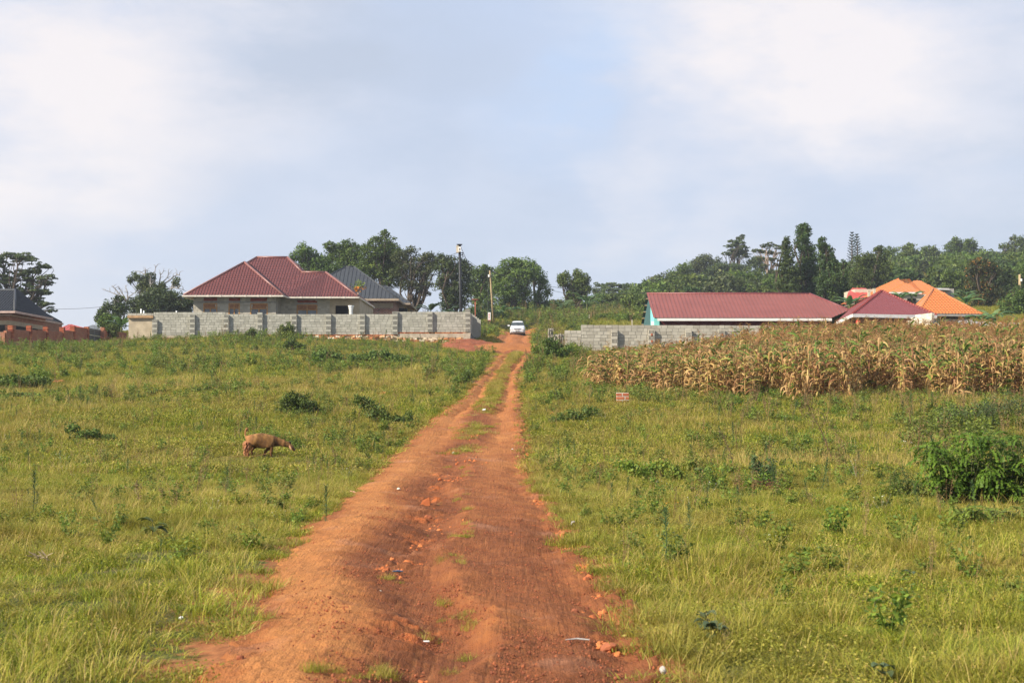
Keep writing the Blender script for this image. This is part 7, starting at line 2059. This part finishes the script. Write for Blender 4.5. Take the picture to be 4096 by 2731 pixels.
# broad leaved seedlings
def broad(px, py, h_, leaves_, label, mat, L_=.16, w_=.09):
    a = hit(px, py); z = gzf(a.x, a.y); root = thing('seedling', (a.x, a.y, z), label, 'plant'); rr = random.Random(px); mb = MB(); st_ = MB()
    for k in range(leaves_):
        an = k * 2.4 + rr.uniform(-.4, .4); p = Vector((a.x, a.y, z + h_ * rr.uniform(.45, 1))); st_.tube([(a.x, a.y, z - .02), (p.x, p.y, p.z)], [.007, .005], 5)
        el = rr.uniform(.1, .7); d0 = Vector((math.cos(an), math.sin(an), 0)); sd_ = Vector((-math.sin(an), math.cos(an), 0)); prev = None; l_ = L_ * rr.uniform(.8, 1.2); var = rr.random()
        for i in range(7):
            f = i / 6; wk = w_ * .5 * math.sin(math.pi * min(.99, f * .93 + .07)) ** .8 + .001; cur = (p + sd_ * wk + Vector((0, 0, wk * .3)), p, p - sd_ * wk + Vector((0, 0, wk * .3)))
            if prev: mb.add([*prev, *cur], [(0, 1, 4, 3), (1, 2, 5, 4)], var)
            prev = cur; p = p + (d0 * math.cos(el) + Vector((0, 0, math.sin(el)))) * l_ / 6; el -= .22
    part(root, 'stem', st_, M['stem']); part(root, 'leaves', mb, M[mat])
M['broad'] = leafmat('broad', [(0, c3(.06, .08, .02)), (1, c3(.16, .17, .03))], .35); M['broadgrey'] = leafmat('broadgrey', [(0, c3(.05, .075, .035)), (1, c3(.12, .15, .06))], .25)
broad(610, 2165, .30, 8, 'broad-leaved yellow-green seedling in the lower left field', 'broad', .20, .11)
broad(2860, 2560, .13, 14, 'low clump of rounded grey-green leaves right of the track, near foreground', 'broadgrey', .10, .085)
broad(2820, 2530, .16, 8, 'small rounded-leaf plant touching the grey-green clump on its left', 'broadgrey', .09, .08)
broad(3500, 2460, .16, 4, 'lone seedling with two bright round leaves in the right foreground', 'broad', .09, .075)
broad(3530, 2725, .14, 5, 'dark three-leaved seedling at the bottom edge, right foreground', 'broadgrey', .09, .08)
broad(3640, 2330, .14, 3, 'small dark-leaved seedling in the right field below the feathery bush', 'broadgrey', .1, .06)
for px, py, lb, s_ in ((130, 2090, 'grey-green spiky weed near the left edge, lower field', 1.0), (1300, 2100, 'tall spiky weed left of the track in the lower field', .9), (905, 2010, 'feathery spiky weed between the goat and the lower left field', .8), (2660, 2290, 'blue-green spiky weed right of the track in the foreground', .9), (2930, 1800, 'upright spiky weed above the bright seedling, right field', 1.2)):
    a = hit(px, py); ob = link('spiky_weed', wk[4], (a.x, a.y, gzf(a.x, a.y))); ob.scale = (s_,) * 3; tag(ob, lb, 'plant')

# ------------------------------------------------------------------ stones, clods, gravel, litter
def rock(seed, sub=2, rough=.35, flat=.7):
    import bmesh
    bm = bmesh.new(); bmesh.ops.create_icosphere(bm, subdivisions=sub, radius=.5)
    o_ = Vector((seed * 3.1, seed * 1.7, 0))
    for v in bm.verts:
        n_ = noise.noise(v.co * 2.2 + o_); n2_ = noise.noise(v.co * 6 + o_)
        v.co *= 1 + rough * n_ + rough * .4 * n2_
        v.co.z *= flat
    me = bpy.data.meshes.new('rock'); bm.to_mesh(me); bm.free()
    a = me.attributes.new('var', 'FLOAT', 'POINT'); a.data.foreach_set('value', np.full(len(me.vertices), random.random(), np.float32)); me.materials.append(M['clod']); return me
rk = [rock(i, 2) for i in range(6)]
def setvar(me, v): me.attributes['var'].data.foreach_set('value', np.full(len(me.vertices), v, np.float32))
peb = [rock(20 + i, 1, .3, .8) for i in range(6)]
for i, v in enumerate((.05, .2, .3, .4, .15, .5)): setvar(peb[i], v)
orc = [rock(30 + i, 2, .5, .75) for i in range(5)]
for i, v in enumerate((.6, .75, .85, 1.0, .7)): setvar(orc[i], v)
# gravel
n = 60000; y = np.exp(RNG.uniform(math.log(7.2), math.log(38), n)); s = RNG.random(n)
g_ = np.interp(s, [0, .12, .25, .4, .5, .62, .75, .9, 1], [.15, .1, .9, .7, .9, .6, .5, .6, .4])
ok = RNG.random(n) < g_ * (.35 + vnoise(s * 3, y, 1.2, 71)); y, s = y[ok], s[ok]; l, r_ = road_lr(y); x = l + (r_ - l) * s
zt_ = base_z(x, y) + .013 + road_rel(s, y); n = len(x)
sz = RNG.lognormal(math.log(.0085), .45, n)
scatter('gravel', np.stack([x, y, zt_], -1), RNG.uniform(0, 6.28, (n, 3)), np.stack([sz] * 3, -1), RNG.integers(0, 6, n), peb, 'fine reddish gravel strewn over the dirt track', 'gravel')
# crumbled orange soil along the hollow and the right edge
cl = [(1590, 2265, 60, 30, 60), (1530, 2285, 40, 14, 40), (1660, 2245, 50, 14, 40), (1800, 2100, 60, 14, 40), (1740, 2110, 40, 14, 26), (1720, 2060, 60, 30, 26), (1790, 1915, 70, 14, 45), (1850, 1905, 40, 20, 25), (1880, 1745, 40, 22, 45), (1860, 1730, 30, 14, 25),
      (2170, 2000, 50, 20, 60), (2150, 2010, 40, 14, 30), (2250, 2110, 26, 20, 34), (2235, 2140, 30, 14, 20), (2280, 2190, 30, 14, 22), (2330, 2280, 36, 30, 80), (2345, 2300, 24, 18, 30), (2400, 2380, 40, 16, 30), (2330, 2450, 40, 18, 30), (2400, 2440, 20, 12, 14), (2440, 2560, 50, 16, 40), (2480, 2580, 30, 12, 14),
      (2110, 1775, 22, 30, 30), (2130, 1800, 30, 30, 40), (2100, 1720, 20, 10, 12), (1600, 2400, 40, 14, 10), (1640, 2180, 40, 10, 20), (1690, 2690, 30, 10, 8), (2150, 1900, 30, 10, 16), (1870, 1850, 60, 20, 20), (2030, 1460, 40, 10, 14), (2060, 1435, 50, 8, 16)]
X_ = []; Y_ = []; S_ = []
for px, py, sx, sy, n_ in cl:
    for _ in range(n_):
        h_ = hit(px + random.gauss(0, sx * .5), py + random.gauss(0, sy * .5)); X_.append(h_.x); Y_.append(h_.y); S_.append(min(.09, random.lognormvariate(math.log(.026), .5)) * (1 if h_.y < 30 else 1.6))
Z_ = [surf(a, b) - .006 for a, b in zip(X_, Y_)]; n = len(X_)
scatter('soil_crumbs', np.stack([X_, Y_, Z_], -1), RNG.uniform(0, 6.28, (n, 3)), np.stack([S_] * 3, -1), RNG.integers(0, 5, n), orc, 'patches of crumbled orange soil along the middle and right edge of the track', 'soil')
def stone(px, py, size, label, mat=None, var=.5, cat='clod', name='soil_clod', seed=0, flat=.75, rough=.35, rot=0.):
    h_ = hit(px, py); me = rock(100 + seed, 3, rough, flat); setvar(me, var)
    if mat: me.materials.clear(); me.materials.append(mat)
    o = link(name, me, (h_.x, h_.y, surf(h_.x, h_.y) + size * .22)); o.scale = (size, size * .8, size); o.rotation_euler = (0, 0, rot); tag(o, label, cat)
# brick fragment
h_ = hit(1700, 2022); o_z = surf(h_.x, h_.y); mb = MB()
mb.add([(-.09, -.04, 0), (.08, -.05, 0), (.085, .05, 0), (-.07, .05, 0), (-.03, -.035, .10), (.07, -.045, .145), (.075, .04, .14), (-.02, .035, .10)], [(0, 3, 2, 1), (4, 5, 6, 7), (0, 1, 5, 4), (1, 2, 6, 5), (2, 3, 7, 6), (3, 0, 4, 7)], .7)
o = link('brick_fragment', mb.mesh('brick_fragment', M['clod']), (h_.x, h_.y, o_z - .005)); tag(o, 'upright broken brick fragment with an orange top in the middle of the track', 'brick')
stone(1712, 2066, .10, 'round red-brown clod just below the broken brick fragment', var=.45, seed=1)
stone(2208, 2062, .13, 'large dark red clod at the right edge of the track', var=.35, seed=2)
stone(1815, 1815, .10, 'white stone lying in the hollow of the track', M['chalk'], cat='stone', name='stone', seed=3)
stone(2652, 2685, .045, 'jagged white stone at the right edge of the track, bottom foreground', M['chalk'], cat='stone', name='stone', seed=4, rough=.5, flat=1.0)
stone(1595, 1976, .06, 'small tan stone left of the broken brick fragment', M['blockpale'], cat='stone', name='stone', seed=5)
stone(2372, 2455, .085, 'brown clod at the right side of the near track', var=.55, seed=6)
stone(2440, 2575, .12, 'flat brown clod at the lower right edge of the track', var=.4, seed=7, flat=.5)
stone(2300, 2440, .07, 'small dark clod left of the brown clod on the near right side', var=.2, seed=8)
stone(1630, 2250, .09, 'orange clod on top of the crumbled orange soil heap', var=.9, seed=9)
stone(1520, 2376, .03, 'tiny pale pebble in the hollow of the track', M['blockpale'], cat='stone', name='stone', seed=10)
stone(2050, 1838, .05, 'small dark pebble at the right wheel track', var=.1, seed=11)
stone(960, 2660, .05, 'dark red clod in the bare soil at the lower left', var=.3, seed=12)
stone(2208, 1658, .16, 'orange clod in the grass right of the track', var=.9, seed=13)
stone(725, 2478, .035, 'little white pebble in the trodden turf, lower left', M['white'], cat='stone', name='stone', seed=14)
stone(1760, 1915, .08, 'low red clod in the upper hollow of the track', var=.7, seed=15)
# soil heaps in the grass
def heap(px, py, rx, h0, label, var, seed, name='soil_heap'):
    h_ = hit(px, py); me = rock(200 + seed, 4, .5, .5); setvar(me, var); o = link(name, me, (h_.x, h_.y, gzf(h_.x, h_.y))); o.scale = (rx * 2, rx * 1.6, h0 * 4); tag(o, label, 'soil heap')
heap(1532, 1588, .26, .16, 'orange red soil heap in the left field above the long low dark bush', .8, 1)
heap(236, 1540, .3, .16, 'dark red soil heap beside the low bush at the left edge', .45, 2)
# earth bank beside the crossing
rr = random.Random(4)
cx0, cy0 = -2.9, 111.5
gx_, gy_ = np.meshgrid(np.linspace(-1, 1, 60), np.linspace(-1, 1, 70)); xx = cx0 + gx_ * 2.9; yy_ = cy0 + gy_ * 7
rr2 = np.clip(1 - (gx_ ** 2 + gy_ ** 2), 0, 1) ** .7
zz_ = gz(xx, yy_) + rr2 * (.6 - .25 * gx_ + .25 * (vnoise(xx, yy_, 1.2, 81) - .5) + .12 * (vnoise(xx, yy_, 4, 82) - .5)) - .08
me = mesh_np('earth_bank', np.stack([xx - cx0, yy_ - cy0, zz_ - 5], -1).reshape(-1, 3), gridfaces(70, 60), np.clip(.08 + vnoise(xx, yy_, 1.5, 83) * .25, 0, 1).ravel(), M['clod'], True)
o = link('earth_bank', me, (cx0, cy0, 5)); tag(o, 'bare red earth bank at the foot of the left grey wall beside the track', 'earth bank')
# hump across the track
gx_, gy_ = np.meshgrid(np.linspace(-1, 1, 60), np.linspace(-1, 1, 50)); xx = .15 + gx_ * 3.6; yy_ = 109 + gy_ * 3.2 + gx_ * 1.2
zz_ = base_z(xx, yy_) + np.clip(1 - gy_ ** 2, 0, 1) ** 1.2 * np.clip(1 - gx_ ** 4, 0, 1) * .55 + .05 * (vnoise(xx, yy_, 2, 84) - .5) - .06
me = mesh_np('earth_hump', np.stack([xx, yy_, zz_], -1).reshape(-1, 3), gridfaces(50, 60), np.clip(.55 + vnoise(xx, yy_, 1, 85) * .3, 0, 1).ravel(), M['dirt'], True)
a = me.attributes.new('org', 'FLOAT', 'POINT'); a.data.foreach_set('value', np.zeros(len(me.vertices), np.float32))
o = link('dirt_road_hump', me); tag(o, kind='structure')
# litter
def litter(px, py, pts, rad, mat, label, cat, name):
    h_ = hit(px, py); z = surf(h_.x, h_.y); mb = MB(); mb.tube([Vector(p) for p in pts], rad, 6); o = link(name, mb.mesh(name, mat), (h_.x, h_.y, z)); tag(o, label, cat)
M['pinkish'] = simple('pinkish', (.75, .35, .28, 1), .5, .3, var=.3, nscale=20)
litter(1410, 1980, [(-.08, 0, .03), (-.03, .02, .045), (.03, 0, .035), (.08, -.04, .01)], [.008, .014, .012, .004], M['pinkish'], 'twisted red and white plastic wrapper at the left edge of the track', 'litter', 'plastic_wrapper')
litter(1705, 2557, [(-.02, 0, .006), (.02, .003, .006)], [.006, .006], M['white'], 'tiny white scrap in the hollow of the near track', 'litter', 'paper_scrap')
M['blueplastic'] = simple('blueplastic', (.05, .08, .14, 1), .4, .5)
litter(1590, 2282, [(-.05, 0, .008), (0, .01, .012), (.05, .006, .01)], [.006, .012, .006], M['blueplastic'], 'dark blue plastic strip under the crumbled orange soil', 'litter', 'plastic_strip')
litter(2290, 2105, [(-.02, 0, .02), (0, .01, .05), (.03, 0, .06)], [.012, .018, .01], M['chalk'], 'crumpled off-white paper at the grass edge right of the track', 'litter', 'crumpled_paper')
litter(2310, 2565, [(-.08, 0, .006), (0, .02, .01), (.08, .0, .006)], [.003, .006, .004], M['sheetgrey'], 'flat grey plastic film on the near right side of the track', 'litter', 'plastic_film')
litter(2045, 1795, [(0, 0, .01), (.05, 0, .012)], [.01, .012], M['white'], 'tiny white chip on the right wheel track', 'litter', 'paper_scrap')
litter(1935, 1652, [(-.04, 0, .05), (.06, 0, .07)], [.03, .035], M['white'], 'white scrap in the grass strip between the wheel tracks', 'litter', 'paper_scrap')
# dry broken stump of maize husk lower left
h_ = hit(165, 2275); z = gzf(h_.x, h_.y); mb = MB(); rr = random.Random(9)
for k in range(16):
    a = Vector((rr.uniform(-.07, .07), rr.uniform(-.05, .05), .03 + rr.uniform(0, .05))); b = a + Vector((rr.uniform(-.07, .07), rr.uniform(-.05, .05), rr.uniform(-.04, .07))); w_ = Vector((.004, 0, .006))
    mb.add([a - w_, a + w_, b + w_ * .4, b - w_ * .4], [(0, 1, 2, 3)], rr.random())
o = link('dry_twigs', mb.mesh('dry_twigs', simple('bleached', (.3, .23, .16, 1), .9, .1, var=.3, nscale=20)), (h_.x, h_.y, z + .06)); tag(o, 'small tangle of bleached dry twigs in the grass at the lower left', 'twigs')
# dead leaves under the spiky plant
h_ = hit(3050, 1960); n = 260; r = np.random.default_rng(5); C_ = np.stack([h_.x + r.normal(0, .22, n), h_.y + r.normal(0, .2, n), np.full(n, gzf(h_.x, h_.y)) + r.uniform(.05, .25, n)], -1)
v, f, a_ = leafquads(r, C_, rvec(r, n) * .6 + np.array([0, 0, .7]), .07, .4); o = link('leaf_litter', mesh_np('leaf_litter', v, f, a_, leafmat('deadleaf', [(0, c3(.10, .03, .02)), (1, c3(.22, .08, .04))], .1))); tag(o, 'reddish dead leaves gathered under the spiky plant in the right field', 'leaves', kind='stuff')

# ------------------------------------------------------------------ air
if 1:
    mb = MB(); mb.box((0, 205, 31.5), (700, 470, 77))
    m, t = newmat('haze_air'); pv = t.n('ShaderNodeVolumePrincipled', {'Color': (.80, .86, .95, 1), 'Density': .0003, 'Anisotropy': .2})
    t.l(pv.outputs[0], t.out.inputs['Volume'])
    o = link('haze', mb.mesh('haze', m)); tag(o, 'thin pale haze in the air over the fields and hill', 'haze', kind='stuff')
